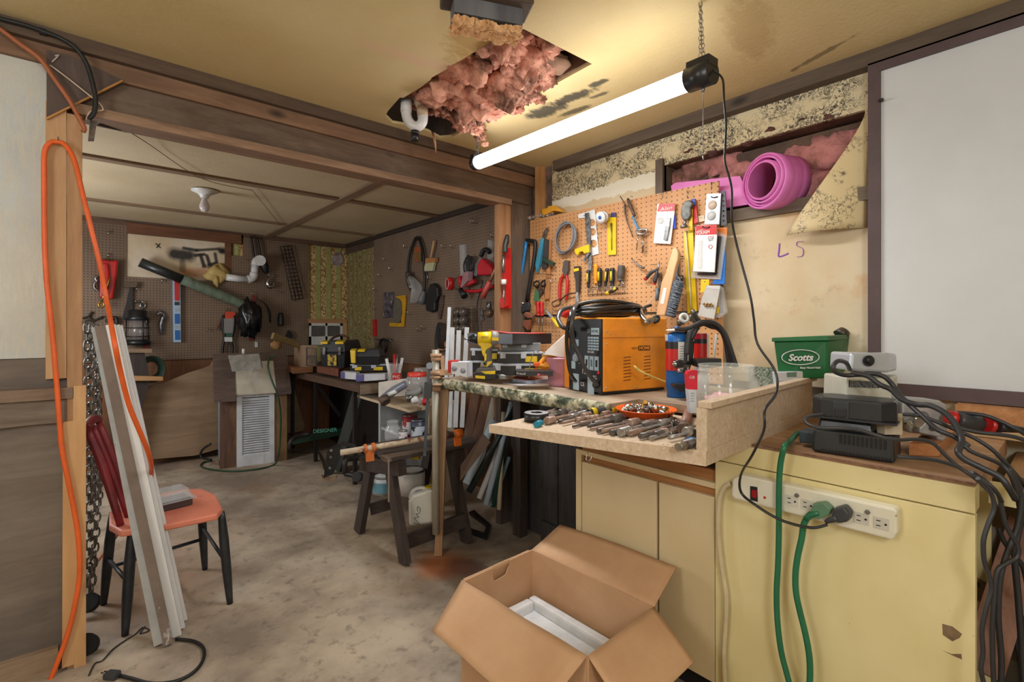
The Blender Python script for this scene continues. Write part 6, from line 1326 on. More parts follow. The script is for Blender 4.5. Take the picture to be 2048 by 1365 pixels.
B().pl(cC([(1515,310),(1570,300),(1575,350),(1520,365)]),.003,X=XP-.012).go('paper_scrap',plain('cream_scrap',(222,200,166),.7),None,'cream paper scrap stuck between red pack and silver pack','paper')
t=thing('tool_rack','wire rack of grid loops holding the screwdrivers','rack',at(*cC([(740,980)])[0],X=XP))
b=B()
for v_ in (925,980):b.tube(rP([(575,v_),(900,v_-22)],.045),.0016,5,1).tube(rP([(575,v_),(900,v_-22)],.012),.0016,5,1)
for k in range(9):u_=580+k*39;b.tube(rP([(u_,905),(u_,1000-k*3)],.045),.0015,5,1).tube([rP([(u_,960)],.045)[0],rP([(u_,960)],.002)[0]],.0015,5,1)
b.go('wire_grid',STEEL,t)
def driver(label,u,v0,v1,w,m1,m2,o=.03,blade=60,u2=None,cat='screwdriver',grp=None):
    u2=u if u2 is None else u2
    t=thing('screwdriver',label,cat,at(*cC([(u2,v1)])[0],X=XP),grp)
    a,c=rP([(u,v0)],o)[0],rP([(u2,v1)],o)[0];r=w/2/4.266*3.6/992
    P_=[a,a.lerp(c,.08),a.lerp(c,.3),a.lerp(c,.7),a.lerp(c,.88),c]
    B().tube(P_,[r*.7,r,r*.95,r,r*.7,r*.9],12,2).go('handle',m1,t)
    if m2:
        B().tube([a.lerp(c,.2)-V((r*.75,0,0)),a.lerp(c,.72)-V((r*.75,0,0))],r*.45,8,1).go('grip_inlay',m2,t)
    d=(c-a).normalized();B().tube([c,c+d*blade/992/4.266*2.5],max(.0018,r*.22),6,1).go('shaft',STEEL,t);return t
driver('black screwdriver on the left end of the wire rack',583,770,915,30,BLACK,YEL)
driver('plain orange handled screwdriver in the rack',648,718,885,36,plain('orange_yellow',(240,150,30),.35),None,blade=20)
driver('yellow and black screwdriver right of the orange one',680,755,905,34,BLACK,YEL)
driver('slim black and yellow screwdriver leaning in the rack',745,755,905,28,BLACK,YEL,u2=728)
driver('yellow oval grip screwdriver next to the grey one',788,752,905,36,BLACK,YEL)
driver('thick grey screwdriver with brass ferrule at rack right',866,728,860,50,plain('grey_brown_grip',(84,78,72),.5),None,u2=855,blade=50)
t=thing('stubby_driver','stubby yellow black screwdriver lying across the rack front','screwdriver',at(*cC([(780,985)])[0],X=XP));B().tube(rP([(740,970),(790,950),(830,925)],.065),[.006,.010,.008],10,2).go('handle',BLACK,t);B().tube(rP([(735,972),(760,960)],.066),.0105,10,1).tube(rP([(800,940),(820,922)],.066),.0105,10,1).go('yellow_grip',YEL,t)
t=thing('wire_pliers','needle nose pliers with black and red grips beside the brush','pliers',at(*cC([(1130,890)])[0],X=XP))
B().tube(rP([(1190,695),(1182,740),(1178,770)],.03),[.002,.005,.008],8,1).go('nose',STEEL,t)
B().tube(rP([(1170,770),(1120,790),(1080,840)],.03),[.006,.011,.009],10,2).go('grip',DKGREY,t);B().tube(rP([(1080,835),(1066,852)],.03),.010,10,1).go('red_tip',RED,t)
B().tube(rP([(1172,770),(1160,830),(1148,880)],.03),[.007,.011,.010],10,2).go('grip',DKGREY,t);B().tube(rP([(1148,878),(1142,892)],.03),.010,10,1).go('red_tip',RED,t)
t=thing('awl','small grey handled tool hanging under the needle nose pliers','tool',at(*cC([(1170,1030)])[0],X=XP));B().tube(rP([(1170,925),(1172,1030)],.03),[.009,.011],10,1).go('handle',plain('grey_handle2',(110,118,126),.5),t);B().tube(rP([(1160,970),(1130,1020),(1085,1060)],.03),.002,5,3).go('white_thread',WHITE,t)
hP('hacksaw_strip',RUST,'dark steel blade hanging behind the brush handle','blade',[(1185,790),(1195,800),(1215,1000),(1195,1020),(1178,880)],.006,.02)
t=thing('bench_brush','large wooden counter brush with dark bristles leaning on the pegboard','brush',at(*cC([(1210,1160)])[0],X=XP))
BRP=[(1315,580),(1335,590),(1348,625),(1345,680),(1320,760),(1302,850),(1235,1160),(1158,1160),(1205,870),(1240,800),(1285,640),(1300,590)]
hP('handle',M('light_beech',(222,178,132),(204,156,110),12,.5,st=(1,1,.2)),'','',BRP,.03,.11,bev=.006,parent=t)
b=B();rr=random.Random(9)
for i in range(34):
    f_=i/33;u0,v0=1302-f_*68,860+f_*290
    for j in range(4):
        a=at(*cC([(u0,v0)])[0],X=XP-.10+.008*j);c=at(*cC([(u0+95+rr.uniform(-8,10)-10*f_,v0+25+rr.uniform(-10,16))])[0],X=XP-.095+.006*j);b.tube([a,a.lerp(c,.5)+V((0,0,.003)),c],[.005,.0045,.002],5,1)
b.go('bristles',M('slate_bristle',(116,124,134),(48,54,62),90,.6),t)
B().pl(cC([(1225,920),(1252,922),(1225,1060),(1195,1055)]),.001,X=XP-.111).go('paper_label',WHITE,t)
hP('blue_rod',plain('blue_rod_m',(30,100,170),.4),'blue rod hanging behind the bench brush','rod',[(1335,650),(1352,650),(1340,870),(1318,870)],.01,.02)
b=B();rr=random.Random(11)
for k in range(7):b.ball(at(*cC([(1365+rr.uniform(-20,20),830+rr.uniform(-30,50))])[0],X=XP-.03),.012,10,(1,.7,1.3))
b.go('fitting_cluster',STEEL,None,'cluster of small steel fittings behind the brush bristles','fittings')
B().tube(rP([(1345,650),(1395,655)],.02),.002,5,1).go('thin_hook',BLACK,None,'thin dark hook above the blue rod','hook')
b=B().pl(cC([(185,290),(190,250),(235,240),(240,225),(300,218),(370,275),(290,262),(210,300)]),.05,X=XP-.01);b.go('yellow_block',plain('amber_block',(226,160,40),.4),None,'amber plastic tool lying on the pegboard top edge','tool')
b=B()
for k in range(7):b.ball(at(*cC([(90+k*30,325-k*6)])[0],X=XP+.02),.02,10,(1,1.3,.7),.4,4,k)
b.go('dirty_rag',M('brown_rag',(110,70,60),(190,180,168),30,.8),None,'brown dirty rag on the pegboard top left corner','rag')
for i,p_ in enumerate(((690,480),(690,930),(900,890),(1450,130),(1655,60),(1240,130))):
    c=at(*cC([p_])[0],X=XP)
    if i == 0:H2=B().tube([V((XP,c.y,c.z+.02)),V((XP-.02,c.y,c.z+.016)),V((XP-.026,c.y,c.z-.02)),V((XP-.03,c.y,c.z+.02))],.0018,6,2).go('peg_hook',CHROME,None,'empty chrome peg hook on the tan pegboard','hook','empty peg hooks on the tan pegboard');b2=c
    else:dup(H2,c-b2)
B().tube(rP([(145,805),(240,805),(290,815),(300,850),(270,880),(255,840)],.05),.002,6,3).go('long_hook',CHROME,None,'long curled wire hook below the blue saw on the pegboard','hook')
t=thing('tool_rack','lower wire rack holding two red screwdrivers left of the welder','rack',at(*cC([(200,1200)])[0],X=XP))
b=B()
for v_ in (1165,1215):b.tube(rP([(100,v_),(330,v_+10)],.05),.0018,5,1)
for k in range(6):b.tube(rP([(110+k*40,1160),(112+k*40,1230)],.05),.0016,5,1)
b.go('wire_grid',STEEL,t)
driver('red handled screwdriver, left one in the lower rack',152,1040,1160,34,RED,None,o=.06,blade=170,u2=158);driver('red handled screwdriver, right one in the lower rack',185,1040,1160,34,RED,None,o=.06,blade=170,u2=188)
t=thing('wood_chisel','steel scraper with black and yellow grip slanting at the lower rack','scraper',at(*cC([(290,1200)])[0],X=XP));B().pl(cC([(205,1100),(235,1115),(290,1175),(270,1195)]),.006,X=XP-.075).go('blade',STEEL,t);B().tube(rP([(275,1180),(310,1225),(330,1260)],.085),[.010,.012,.010],10,2).go('grip',YEL,t)
t=thing('wooden_spokeshave','brown wooden handled tool at the left end of the lower rack','tool',at(*cC([(60,1200)])[0],X=XP));B().pl(cC([(22,1150),(45,1125),(95,1150),(100,1180),(60,1182)]),.04,X=XP-.06).go('tote',plain('red_brown_tote',(150,98,76),.5),t,bev=.006);B().pl(cC([(25,1200),(90,1190),(60,1285),(20,1240)]),.03,X=XP-.05).go('body',plain('rusty_body',(150,90,66),.5),t,bev=.004)
hP('green_snip',plain('faded_green',(80,130,90),.5),'faded green pointed tool hanging above the lower rack','tool',[(125,930),(150,960),(158,1040),(118,1030)],.01,.03)
b=B()
for i,(u,v,r) in enumerate(((1360,360,.07),(1400,345,.09),(1450,330,.09),(1600,330,.1),(1640,320,.12),(1680,310,.12),(1700,330,.08),(1640,365,.09),(1560,380,.07),(1520,345,.07),(1480,350,.08))):
    b.ball(at(u,v,X=XW+.14),r,22,(.8,1.3,.9),.35,6,i*2.3)
b.go('wall_insulation',fibre('pink_wall_fibre',(204,138,134),(158,104,98),(120,84,70)),None,'dusty pink fibreglass stuffed in the wall niche','insulation',kind='stuff')
b=B()
for i in range(16):b.ball(at(1335+i*23,322-i*6.2+8*math.sin(i*2),X=XW+.02),.018+.008*math.sin(i*3.7),10,(1,1.6,.7),.5,5,i)
b.go('torn_paper_fringe',M('red_brown_torn',(110,70,60),(70,44,40),20,.9),None,'ragged torn brown paper along the niche top edge','torn paper')
PKF=M('pink_foam',(226,128,196),(206,106,176),4,.55,st=(1,1,1))
t=thing('foam_roll','coiled roll of pink sill foam resting in the wall niche','foam',at(1545,410,X=XW))
ax=V((.93,-.36,0)).normalized();sdv=V((.36,.93,0)).normalized();cc=at(1523,361,X=XW-.10)
sp=[];turns=4.2;N=130
def spr(k):th=2*math.pi*turns*k/N;rr_=.088+.0085*turns*k/N*1.0;return th,rr_
rng=random.Random(2)
b=B();prev=None
for layer in range(5):
    r0=.080+layer*.0095;off=[-.0,.012,.004,.02,.010][layer];ex0=cc+ax*off+sdv*[0,.003,-.004,.004,0][layer]+V((0,0,[0,-.004,.003,.002,-.002][layer]))
    b.lathe([(r0,0),(r0+.0085,.0),(r0+.0085,.045),(r0+.0075,.05),(r0+.0085,.055),(r0+.0085,.10),(r0+.0072,.105),(r0+.0085,.11),(r0+.0085,.15),(r0,.15),(r0,0)],ex0,ax,48,caps=False)
b.go('roll',PKF,t)
B().pl([(1342,372),(1350,366),(1480,352),(1500,400),(1500,410),(1345,400)],.02,X=XW+.0).go('loose_end',PKF,t)
B().pl([(1436,380),(1500,372),(1505,408),(1437,418)],.03,X=XW-.02).go('loose_flap',PKF,t)
VW=V((SN,CS,0));RT=V((CS,-SN,0));UP=V((0,0,1))
C0=at(1205,791,Z=ZB+.003);e2=V((.978,-.209,0)).normalized();e1=V((.209,.978,0)).normalized()
WW,WD,WH=.275,.385,.335
ORP=plain('welder_orange',(255,158,40),.35,coat=.2)
t=thing('welder','bright orange welding machine with black control face on the bench','welder',C0+e2*WD/2+e1*WW/2)
def wp(a,c,z):return C0+e2*a+e1*c+UP*z
def wb(b,a0,a1,c0,c1,z0,z1):return b.hexa([wp(a0,c0,z0),wp(a1,c0,z0),wp(a1,c1,z0),wp(a0,c1,z0),wp(a0,c0,z1),wp(a1,c0,z1),wp(a1,c1,z1),wp(a0,c1,z1)])
wb(B(),.004,WD,0,WW,.012,WH).go('housing',ORP,t,bev=.006)
wb(B(),-.004,.006,.004,WW-.035,.008,WH-.006).go('front_panel',BLACK,t,bev=.001)
wb(B(),-.006,.01,WW-.036,WW,.008,WH-.0).go('front_trim',ORP,t)
wb(B(),.01,WD-.01,.01,WW-.01,0,.012).go('base',BLACK,t)
wb(B(),.0,WD,-.0015,.0005,WH*.735,WH*.74).go('lid_seam',plain('seam_brown',(150,80,10),.5),t)
sideT=lambda a,z:wp(a,-.0008,z)
for g,a0 in enumerate((.115,.235)):
    for k in range(8):
        z=.055+k*.0145;b=B()
        b.prism([wp(a0+.002*k*0,-.0008,z),wp(a0+.042,-.0008,z+.002),wp(a0+.046,-.0008,z+.006),wp(a0+.006,-.0008,z+.004)],e1*.0015-e1*0);b.go('vent_slot',plain('vent_dark',(120,66,10),.6),t)
wb(B(),.205,.275,-.0015,0,WH*.56,WH*.625).go('logo_plate',plain('logo_black',(50,34,20),.5),t)
text('lettering','HOME',sideT(.24,WH*.592)-e1*.0016,e2,UP,.021,ORP,t,w=.062,bold=.0005);text('lettering','VIVO',sideT(.183,WH*.59)-e1*.0005,e2,UP,.015,plain('logo_brown',(130,74,20),.5),t,w=.038)
for a,z in ((.025,WH*.82),(.045,WH*.79),(.025,WH*.66),(.02,WH*.09),(.19,WH*.075)):B().lathe([(.0,-.003),(.004,-.002),(.0045,.0)],wp(a,0,z),e1,10).go('screw',CHROME,t)
fx=-e1;FP=lambda c,z:wp(-.0045,c,z)
PAN=plain('panel_print',(176,198,212),.4)
CF=WW-.035
def fpos(u,v):return u
def fr(cu,z,w,h,name='panel_mark',m=None):
    wb(B(),-.0055,-.0038,cu-w/2,cu+w/2,z-h/2,z+h/2).go(name,m or PAN,t)
fr(.045,WH*.82,.055,.030);fr(.090,WH*.825,.022,.018,m=plain('panel_dim',(90,104,110),.4))
text('lettering','HOME',wp(-.0058,.045,WH*.82),fx,UP,.018,BLACK,t,w=.046)
for r_ in range(5):
    for c_ in range(4):fr(.028+c_*.02,WH*.735-r_*.0125,.016,.0085)
text('lettering','NO GAS',wp(-.0056,.075,WH*.545),fx,UP,.015,WHITE,t,w=.045)
for k in range(3):fr(.035+k*.035,WH*.40,.028,.062);fr(.035+k*.035,WH*.40,.014,.03,m=BLACK)
B().lathe([(.015,-.018),(.018,-.016),(.019,0)],wp(-.004,.175,WH*.45),e2,20).go('dial',plain('dial_grey',(140,156,166),.4),t)
for k in range(11):
    a=-.6+k*.36;fr(.175-.028*math.cos(a-.4),WH*.45+.028*math.sin(a-.4),.003,.007)
fr(.19,WH*.66,.05,.03);fr(.205,WH*.35,.03,.035);fr(.185,WH*.12,.045,.075);fr(.075,WH*.10,.045,.075)
text('lettering','130',wp(-.0056,.115,WH*.275),fx,UP,.032,WHITE,t,w=.045);text('lettering','MIG',wp(-.0056,.05,WH*.215),fx,UP,.024,WHITE,t,w=.038);text('lettering','CE',wp(-.0056,.135,WH*.10),fx,UP,.026,WHITE,t,w=.028)
B().lathe([(.0,-.008),(.007,-.006),(.008,0)],wp(-.004,.02,WH*.28),e2,14).go('indicator',RED,t)
B().lathe([(.014,-.03),(.02,-.02),(.022,0)],wp(-.004,.215,WH*.78),e2,18).go('gun_socket',RUBBER,t)
B().lathe([(.01,-.012),(.013,-.01),(.014,0)],wp(-.004,.04,WH*.12),e2,16).go('cable_gland',RUBBER,t)
B().lathe([(.01,-.012),(.013,-.01),(.014,0)],wp(-.004,.215,WH*.17),e2,16).go('cable_gland',RUBBER,t)
TC=(C0.x*SN+C0.y*CS)
t=thing('cable_coil','coil of shiny black welding cable lying on the orange welder','cable',wp(.16,.14,WH))
b=B();rr=random.Random(4)
for k in range(6):
    cx_,cy_=.15+rr.uniform(-.02,.02),.13+rr.uniform(-.01,.01);rx,ry=.185+rr.uniform(-.02,.012),.085+rr.uniform(-.012,.012)
    b.tube([wp(cx_+rx*math.cos(a*.6283)*(1+.06*math.sin(a*2.1+k)),cy_+ry*math.sin(a*.6283),WH+.012+.010*k*(.5+.6*math.sin(a*.6283+2.2+k*.25))+.004*math.sin(a*1.7+k*2)+.006) for a in range(10)],.0095,10,4,True)
b.go('coil',plain('glossy_black_cable',(44,40,38),.25),t)
def eP(pts,T):return [at(u,v,T=(T[i] if hasattr(T,'__len__') else T)) for i,(u,v) in enumerate(cE(pts))]
t=thing('torch_lead','thick grey black torch lead looping down the welder front','cable',wp(0,.2,WH))
TF=TC+.0
B().tube(eP([(350,180),(300,165),(240,220),(205,330),(185,440),(180,560),(190,700),(205,830),(235,930),(275,985)],[TF+.25,TF+.15,TF+.03,TF-.02,TF+.02,TF+.03,TF+.04,TF+.04,TF+.05,TF+.13]),.0085,10,5).go('lead',plain('glossy_black_cable',(44,40,38),.25),t)
B().tube(eP([(350,165),(310,150),(265,200),(240,330),(235,450),(260,580),(310,700),(370,830),(430,930),(520,1035)],[TF+.22,TF+.12,TF-.0,TF-.03,TF-.03,TF-.02,TF-.02,TF-.02,TF-.0,TF+.02]),.0095,10,5).go('lead',plain('grey_black_cable',(62,60,60),.3),t)
B().tube(eP([(330,190),(230,190),(130,220),(90,290),(100,350),(150,410),(250,420)],[TF+.25,TF+.22,TF+.18,TF+.15,TF+.12,TF+.1,TF+.13]),.010,10,5).go('lead',plain('grey_black_cable',(62,60,60),.3),t)
B().tube(eP([(300,160),(325,140),(360,160),(365,185)],[TF+.1]*4),.003,6,3).go('wire_tie',WHITE,t)
t=thing('welding_torch','red welding torch handle behind the black face of the welder','torch',wp(.1,.3,.2));B().tube(eP([(150,300),(175,250),(230,225)],TC+.34),[.014,.022,.022],12,3).go('handle',RED,t)
t=thing('earth_clamp','chrome earth clamp lying over the top edge of the welder','clamp',wp(.3,.02,WH))
B().tube(eP([(975,215),(985,270),(1020,330),(1040,350)],[TC+.17,TC+.12,TC+.085,TC+.08]),[.010,.012,.012,.014],10,3).tube(eP([(1030,360),(1060,340),(1130,315),(1160,300)],[TC+.08,TC+.085,TC+.09,TC+.10]),[.014,.013,.012,.009],10,3).go('jaw',CHROME,t)
B().tube(eP([(965,270),(950,230),(1000,215)],[TC+.23]*3),.010,8,3).tube(eP([(1120,300),(1165,290),(1165,330),(1120,350)],[TC+.09]*4),.008,8,3).go('grip',RUBBER,t)
B().tube(eP([(1000,200),(1040,180),(1095,165)],TC+.26),.007,8,2).go('copper_lug',RUBBER,t)
t=thing('brass_rod','long thin yellow rod leaning in front of the welder vents','rod',at(*cE([(1150,970)])[0],T=TC-.0))
B().tube(eP([(905,820),(925,840),(960,870),(1050,915),(1240,990),(1440,1048)],[TC-.02,TC-.03,TC-.03,TC-.04,TC-.02,TC-.03]),[.0025,.0062,.006,.004,.0032,.0028],8,3).go('rod',plain('yellow_rod',(214,184,96),.4),t)
T1=2.48
t=thing('pink_tub','dusty pink plastic tub with clear cover left of the welder','tub',at(1122,770,T=T1))
c=at(1124,772,T=T1+.02);c.z=ZB
B().lathe([(.062,0),(.07,.02),(.082,.135),(.088,.14),(.084,.145),(.078,.13)],c,n=28).go('tub',plain('dusty_pink',(222,156,176),.4),t)
b=B();b.hexa([at(u,v,T=T) for u,v,T in ((1085,709,T1-.05),(1142,716,T1-.05),(1150,712,T1+.1),(1090,706,T1+.1),(1128,670,T1-.02),(1140,662,T1-.02),(1146,662,T1+.05),(1134,668,T1+.05))]);b.go('clear_cover',M('cloudy_film',(222,216,208),(206,200,192),9,.3,alpha=.8),t)
FRL=plain('frosted_lid',(176,182,190),.3)
orgs=[('black parts organizer with clear lid, lowest of the bench stack',(985,752),(1075,748),728,2.55,.22,((.72,.95),),None),('black parts organizer with clear lid, second in the bench stack',(995,728),(1085,724),704,2.56,.2,((.62,.88),),None)]
for lb,fl,frr,vt,T,dp,st_,lm in orgs:orgbox('parts_organizer',lb,fl,frr,vt,T,dp,st_,grp='parts organizers behind the drill')
orgbox('parts_organizer','black organizer end with clear lid seen left behind the drill',(936,744),(985,752),722,2.66,.2,((.5,.95),))
orgbox('parts_organizer','upper black organizer left of the drill grip',(940,722),(997,728),698,2.66,.18,((.55,.95),))
orgbox('clear_organizer','smoky clear organizer under the open black tray',(1000,703),(1082,698),686,2.58,.2,(),CLEAR,plain('smoky_grey',(120,124,128),.2))
t=thing('open_tray','open black toolbox tray on top of the organizer stack','tray',at(1040,690,T=2.6))
pz=[at(u,v,T=T) for u,v,T in ((935,665,2.75),(1025,688,2.5),(1103,683,2.66),(1010,662,2.95))]
b=B();
top=[V((p.x,p.y,pz[0].z+.03)) for p in pz];bot=[V((p.x,p.y,pz[1].z-.005)) for p in pz];zt_r=at(1025,668,T=2.5).z
top=[V((p.x,p.y,zt_r)) for p in pz]
for i in range(4):
    j=(i+1) % 4;p,q=bot[i],bot[j];P_,Q_=top[i],top[j];n_=(q-p).cross(UP).normalized()*-.004
    b.hexa([p,q,q+n_,p+n_,P_,Q_,Q_+n_,P_+n_])
b.prism(bot,UP*.004);b.go('tray',BLACK,t)
B().tube([pz[2].lerp(pz[1],.2)+UP*.045,pz[1].lerp(pz[0],.1)+UP*.048,pz[0].lerp(pz[1],.5)+UP*.04],[.009,.012,.006],8,2,flat=.4).go('red_handle_tool',plain('faded_red',(206,80,76),.5),None,'faded red flat handle lying across the open black tray','tool')
t=thing('cordless_drill','yellow and grey cordless drill standing on its battery on the bench','drill',at(970,758,T=2.42))
TD=2.42;DG=plain('tool_dark_grey',(84,82,80),.5)
def dP(pts,o=0):return [at(u,v,T=TD+o) for u,v in cD(pts)]
B().tube(dP([(545,665),(700,665)]),[.030,.034],18,1).go('motor_body',YEL,t)
B().tube(dP([(700,665),(745,668),(780,672)]),[.036,.037,.026],18,2).go('rear_housing',plain('warm_grey',(134,128,118),.5),t)
B().tube(dP([(545,668),(500,670),(455,676),(438,677)]),[.026,.024,.016,.011],16,1).go('chuck',BLACK,t)
B().tube(dP([(440,677),(385,673)]),.004,8,1).go('bit',STEEL,t)
B().prism(dP([(600,700),(700,710),(705,760),(640,800),(610,880),(590,830),(575,760),(550,745),(555,715)],-.022),VW*.044).go('trigger_guard',YEL,t,bev=.004)
B().prism(dP([(640,740),(740,730),(705,800),(700,900),(722,1000),(640,1005),(620,900),(610,830)],-.02),VW*.04).go('grip',DG,t,bev=.008)
B().prism(dP([(615,820),(645,850),(640,915),(620,930)],-.024),VW*.048).go('grip_inlay',YEL,t);B().prism(dP([(650,935),(705,925),(700,945),(640,1000)],-.024),VW*.048).go('grip_inlay',YEL,t)
B().prism(dP([(520,1030),(560,1005),(730,1000),(748,1040),(745,1078),(520,1065)],-.045),VW*.09).go('foot',DG,t,bev=.004);B().prism(dP([(580,1045),(740,1035),(742,1072),(640,1078)],-.047),VW*.09).go('foot_stripe',YEL,t)
B().prism(dP([(488,1075),(520,1060),(745,1075),(750,1135),(650,1142),(485,1115)],-.048),VW*.10).go('battery',BLACK,t,bev=.004);B().prism(dP([(515,1088),(625,1096),(625,1130),(515,1118)],-.0495),VW*.01).go('battery_label',YEL,t)
text('lettering','DEWALT',dP([(625,655)],-.036)[0],RT,UP,.016,BLACK,t,w=.035);B().prism(dP([(702,655),(780,660),(780,695),(702,690)],-.039),VW*.004).go('badge',YEL,t)
t=thing('white_carton','white carton with red lid left of the cordless drill','carton',at(910,750,T=2.5))
a_=dP([(240,1065),(420,1110),(530,1085),(530,1000),(410,1000),(240,975)],.06)
B().hexa([a_[0],a_[1],a_[1]+VW*.1+RT*.02,a_[0]+VW*.1+RT*.02,V((a_[0].x,a_[0].y,a_[0].z+.055)),V((a_[1].x,a_[1].y,a_[0].z+.055)),V((a_[1].x,a_[1].y,a_[0].z+.055))+VW*.1+RT*.02,V((a_[0].x,a_[0].y,a_[0].z+.055))+VW*.1+RT*.02]).go('carton',plain('white_gloss_card',(218,222,232),.4),t)
B().hexa([p-RT*.02+UP*.0 for p in (a_[0]+VW*.03,a_[0]+VW*.03+RT*.05,a_[0]+VW*.12+RT*.05,a_[0]+VW*.12,a_[0]+VW*.03+UP*.06,a_[0]+VW*.03+RT*.05+UP*.06,a_[0]+VW*.12+RT*.05+UP*.06,a_[0]+VW*.12+UP*.06)]).go('red_part',RED,t)
for k in (.2,.75):q=a_[0].lerp(a_[1],k)+UP*.028;B().lathe([(.0,-.001),(.014,-.001),(.014,.001)],q,VW,20).go('printed_circle',plain('grey_print',(150,154,170),.5),t)
t=thing('drill_bit_bundle','short bundle of drill bits beside the drill battery','drill bits',at(1005,757,T=2.36));b=B()
for k in range(4):b.tube(dP([(750,1085+k*14),(830,1088+k*12),(905,1105+k*6)],-.02),[.003,.004,.0025],6,1)
b.go('bits',STEEL,t)
t=thing('blade_carton','flat black carton with round red logo on the bench','carton',at(1075,752,T=2.3))
q=dP([(985,1060),(1400,1068),(1400,1112),(985,1095)],-.08);B().hexa([q[3],V((q[2].x,q[2].y,q[3].z)),V((q[2].x,q[2].y,q[3].z))+VW*.14,q[3]+VW*.14,q[3]+UP*.022,V((q[2].x,q[2].y,q[3].z+.022)),V((q[2].x,q[2].y,q[3].z+.022))+VW*.14,q[3]+UP*.022+VW*.14]).go('carton',plain('black_carton',(40,34,36),.4),t)
text('lettering','Saber',q[3].lerp(q[2],.75)+UP*.008-VW*.002,(q[2]-q[3]),UP,.016,plain('pink_print',(220,90,100),.5),t,w=.035);text('lettering','Freud',q[3].lerp(q[2],.12)+UP*.012-VW*.002,(q[2]-q[3]),UP,.014,WHITE,t,w=.04)
B().lathe([(0,-.001),(.007,-.001),(.007,.001)],q[3].lerp(q[2],.6)+UP*.008,VW,16).go('logo',plain('pink_print',(220,90,100),.5),t)
t=thing('blade_case','clear flat case with orange insert on a sheet of card','case',at(1060,768,T=2.25))
q=[at(u,v,Z=ZB+.002) for u,v in cD([(820,1172),(1040,1205),(1420,1165),(1300,1120),(1000,1120)])];B().prism(q,-UP*.0018).go('card_sheet',plain('white_sheet',(206,200,196),.6),t)
q=[at(u,v,Z=ZB+.004) for u,v in cD([(940,1160),(1120,1185),(1400,1160),(1240,1130),(985,1120)])];B().prism([p for p in q],UP*.016).go('case',M('grey_clear_case',(176,182,196),(150,158,176),9,.2),t);B().prism([p.lerp(q[0],.25)+UP*.017 for p in q],UP*.002).go('insert',plain('salmon_insert',(226,110,90),.5),t)
t=thing('orange_cord_set','bundle of orange and yellow extension leads by the pink tub','cord',at(1085,740,T=2.5))
OY=plain('orange_yellow_cord',(236,156,40),.4)
B().tube(dP([(1250,960),(1300,900),(1360,880),(1400,880)],.08),.012,8,3).tube(dP([(1185,1035),(1260,1010),(1340,950),(1400,930)],.06),.012,8,3).tube(dP([(1240,970),(1310,985),(1400,970)],.05),.012,8,3).tube(dP([(1280,1030),(1340,1030),(1400,1020)],.05),.010,8,3).go('cord',OY,t)
B().prism(dP([(1175,945),(1250,940),(1280,980),(1200,1000),(1175,975)],.04),VW*.03).go('plug',ORANGE,t,bev=.004)
B().tube(dP([(1125,1120),(1140,950),(1180,830),(1210,815),(1250,830),(1310,830)],-.06),.0022,6,4).go('thin_lead',STEEL,None,'thin silver lead arching in front of the organizers','wire')
TT=2.10
t=thing('gas_cylinder','blue gas torch cylinder with red and white label by the welder','gas cylinder',at(1352,795,T=TT))
c=at(1354,798,T=TT);c.z=ZB
r=.046
B().lathe([(r*.8,0),(r*.92,.004),(r*.9,.03),(r,.05),(r,.24),(r*.93,.262),(r*.7,.272),(.012,.276),(.012,.30)],c,n=28).go('body',BLUE,t)
B().lathe([(r*.6,.276),(r*1.02,.28),(r*.95,.286),(r*.3,.29)],c,n=24).go('collar',plain('cream_collar',(226,206,190),.5),t)
def wrap(name,a0,a1,z0,z1,m,rr_=r+.0012,cc=None,par=None):
    cc=c if cc is None else cc;n=14;b=B();vs=[]
    base=math.atan2(-cc.y,-cc.x)
    for k in range(n+1):
        a=base+a0+(a1-a0)*k/n
        for z in (z0,z1):vs.append(cc+V((rr_*math.cos(a),rr_*math.sin(a),z)))
    b.add(vs,[(2*k,2*k+2,2*k+3,2*k+1) for k in range(n)],True);return b.go(name,m,par or t)
wrap('black_band',-1.6,.1,.205,.235,BLACK);wrap('red_label',-1.6,.1,.115,.205,RED);wrap('white_label',.1,1.7,.12,.235,WHITE)
for k in range(9):wrap('label_text',.2,1.1,.135+k*.010,.138+k*.010,plain('grey_text',(130,134,140),.5),r+.0018)
B().prism(eP([(1240,480),(1270,485),(1270,545),(1245,550)],TT-.06),VW*.002).go('white_tag',WHITE,t)
c3=at(1402,722,T=2.2)
t=thing('spray_can','red and black labelled can standing behind the black hoses','can',c3);c3.z=at(1402,721,T=2.2).z
B().lathe([(.032,-.145),(.033,0),(.033,.11),(.028,.12)],c3,n=24).go('body',WHITE,t);wrap('red_label',-1.1,.8,.0,.075,RED,.0338,c3);wrap('black_band',-1.1,.8,.075,.095,BLACK,.0338,c3);wrap('dark_red_top',-1.1,.8,.095,.12,plain('deep_red',(160,20,40),.4),.0338,c3)
t=thing('black_holder','black plastic tool holder with lever beside the blue cylinder','holder',at(1400,770,T=2.05))
B().prism(eP([(1480,400),(1560,570),(1550,740),(1500,900),(1470,960),(1450,700),(1455,520)],2.08),VW*.06).go('body',BLACK,t,bev=.006)
B().prism(eP([(1570,750),(1850,742),(1855,830),(1650,850),(1600,830)],2.02),VW*.08).go('cup',plain('dark_cup',(44,44,48),.4),t,bev=.003)
B().prism(eP([(1345,1020),(1500,1015),(1500,1095),(1400,1095),(1345,1050)],2.0),VW*.05).go('foot',BLACK,t)
t=thing('torch_burner','chrome and black torch head projecting in front of the blue cylinder','torch',at(1362,730,T=1.98))
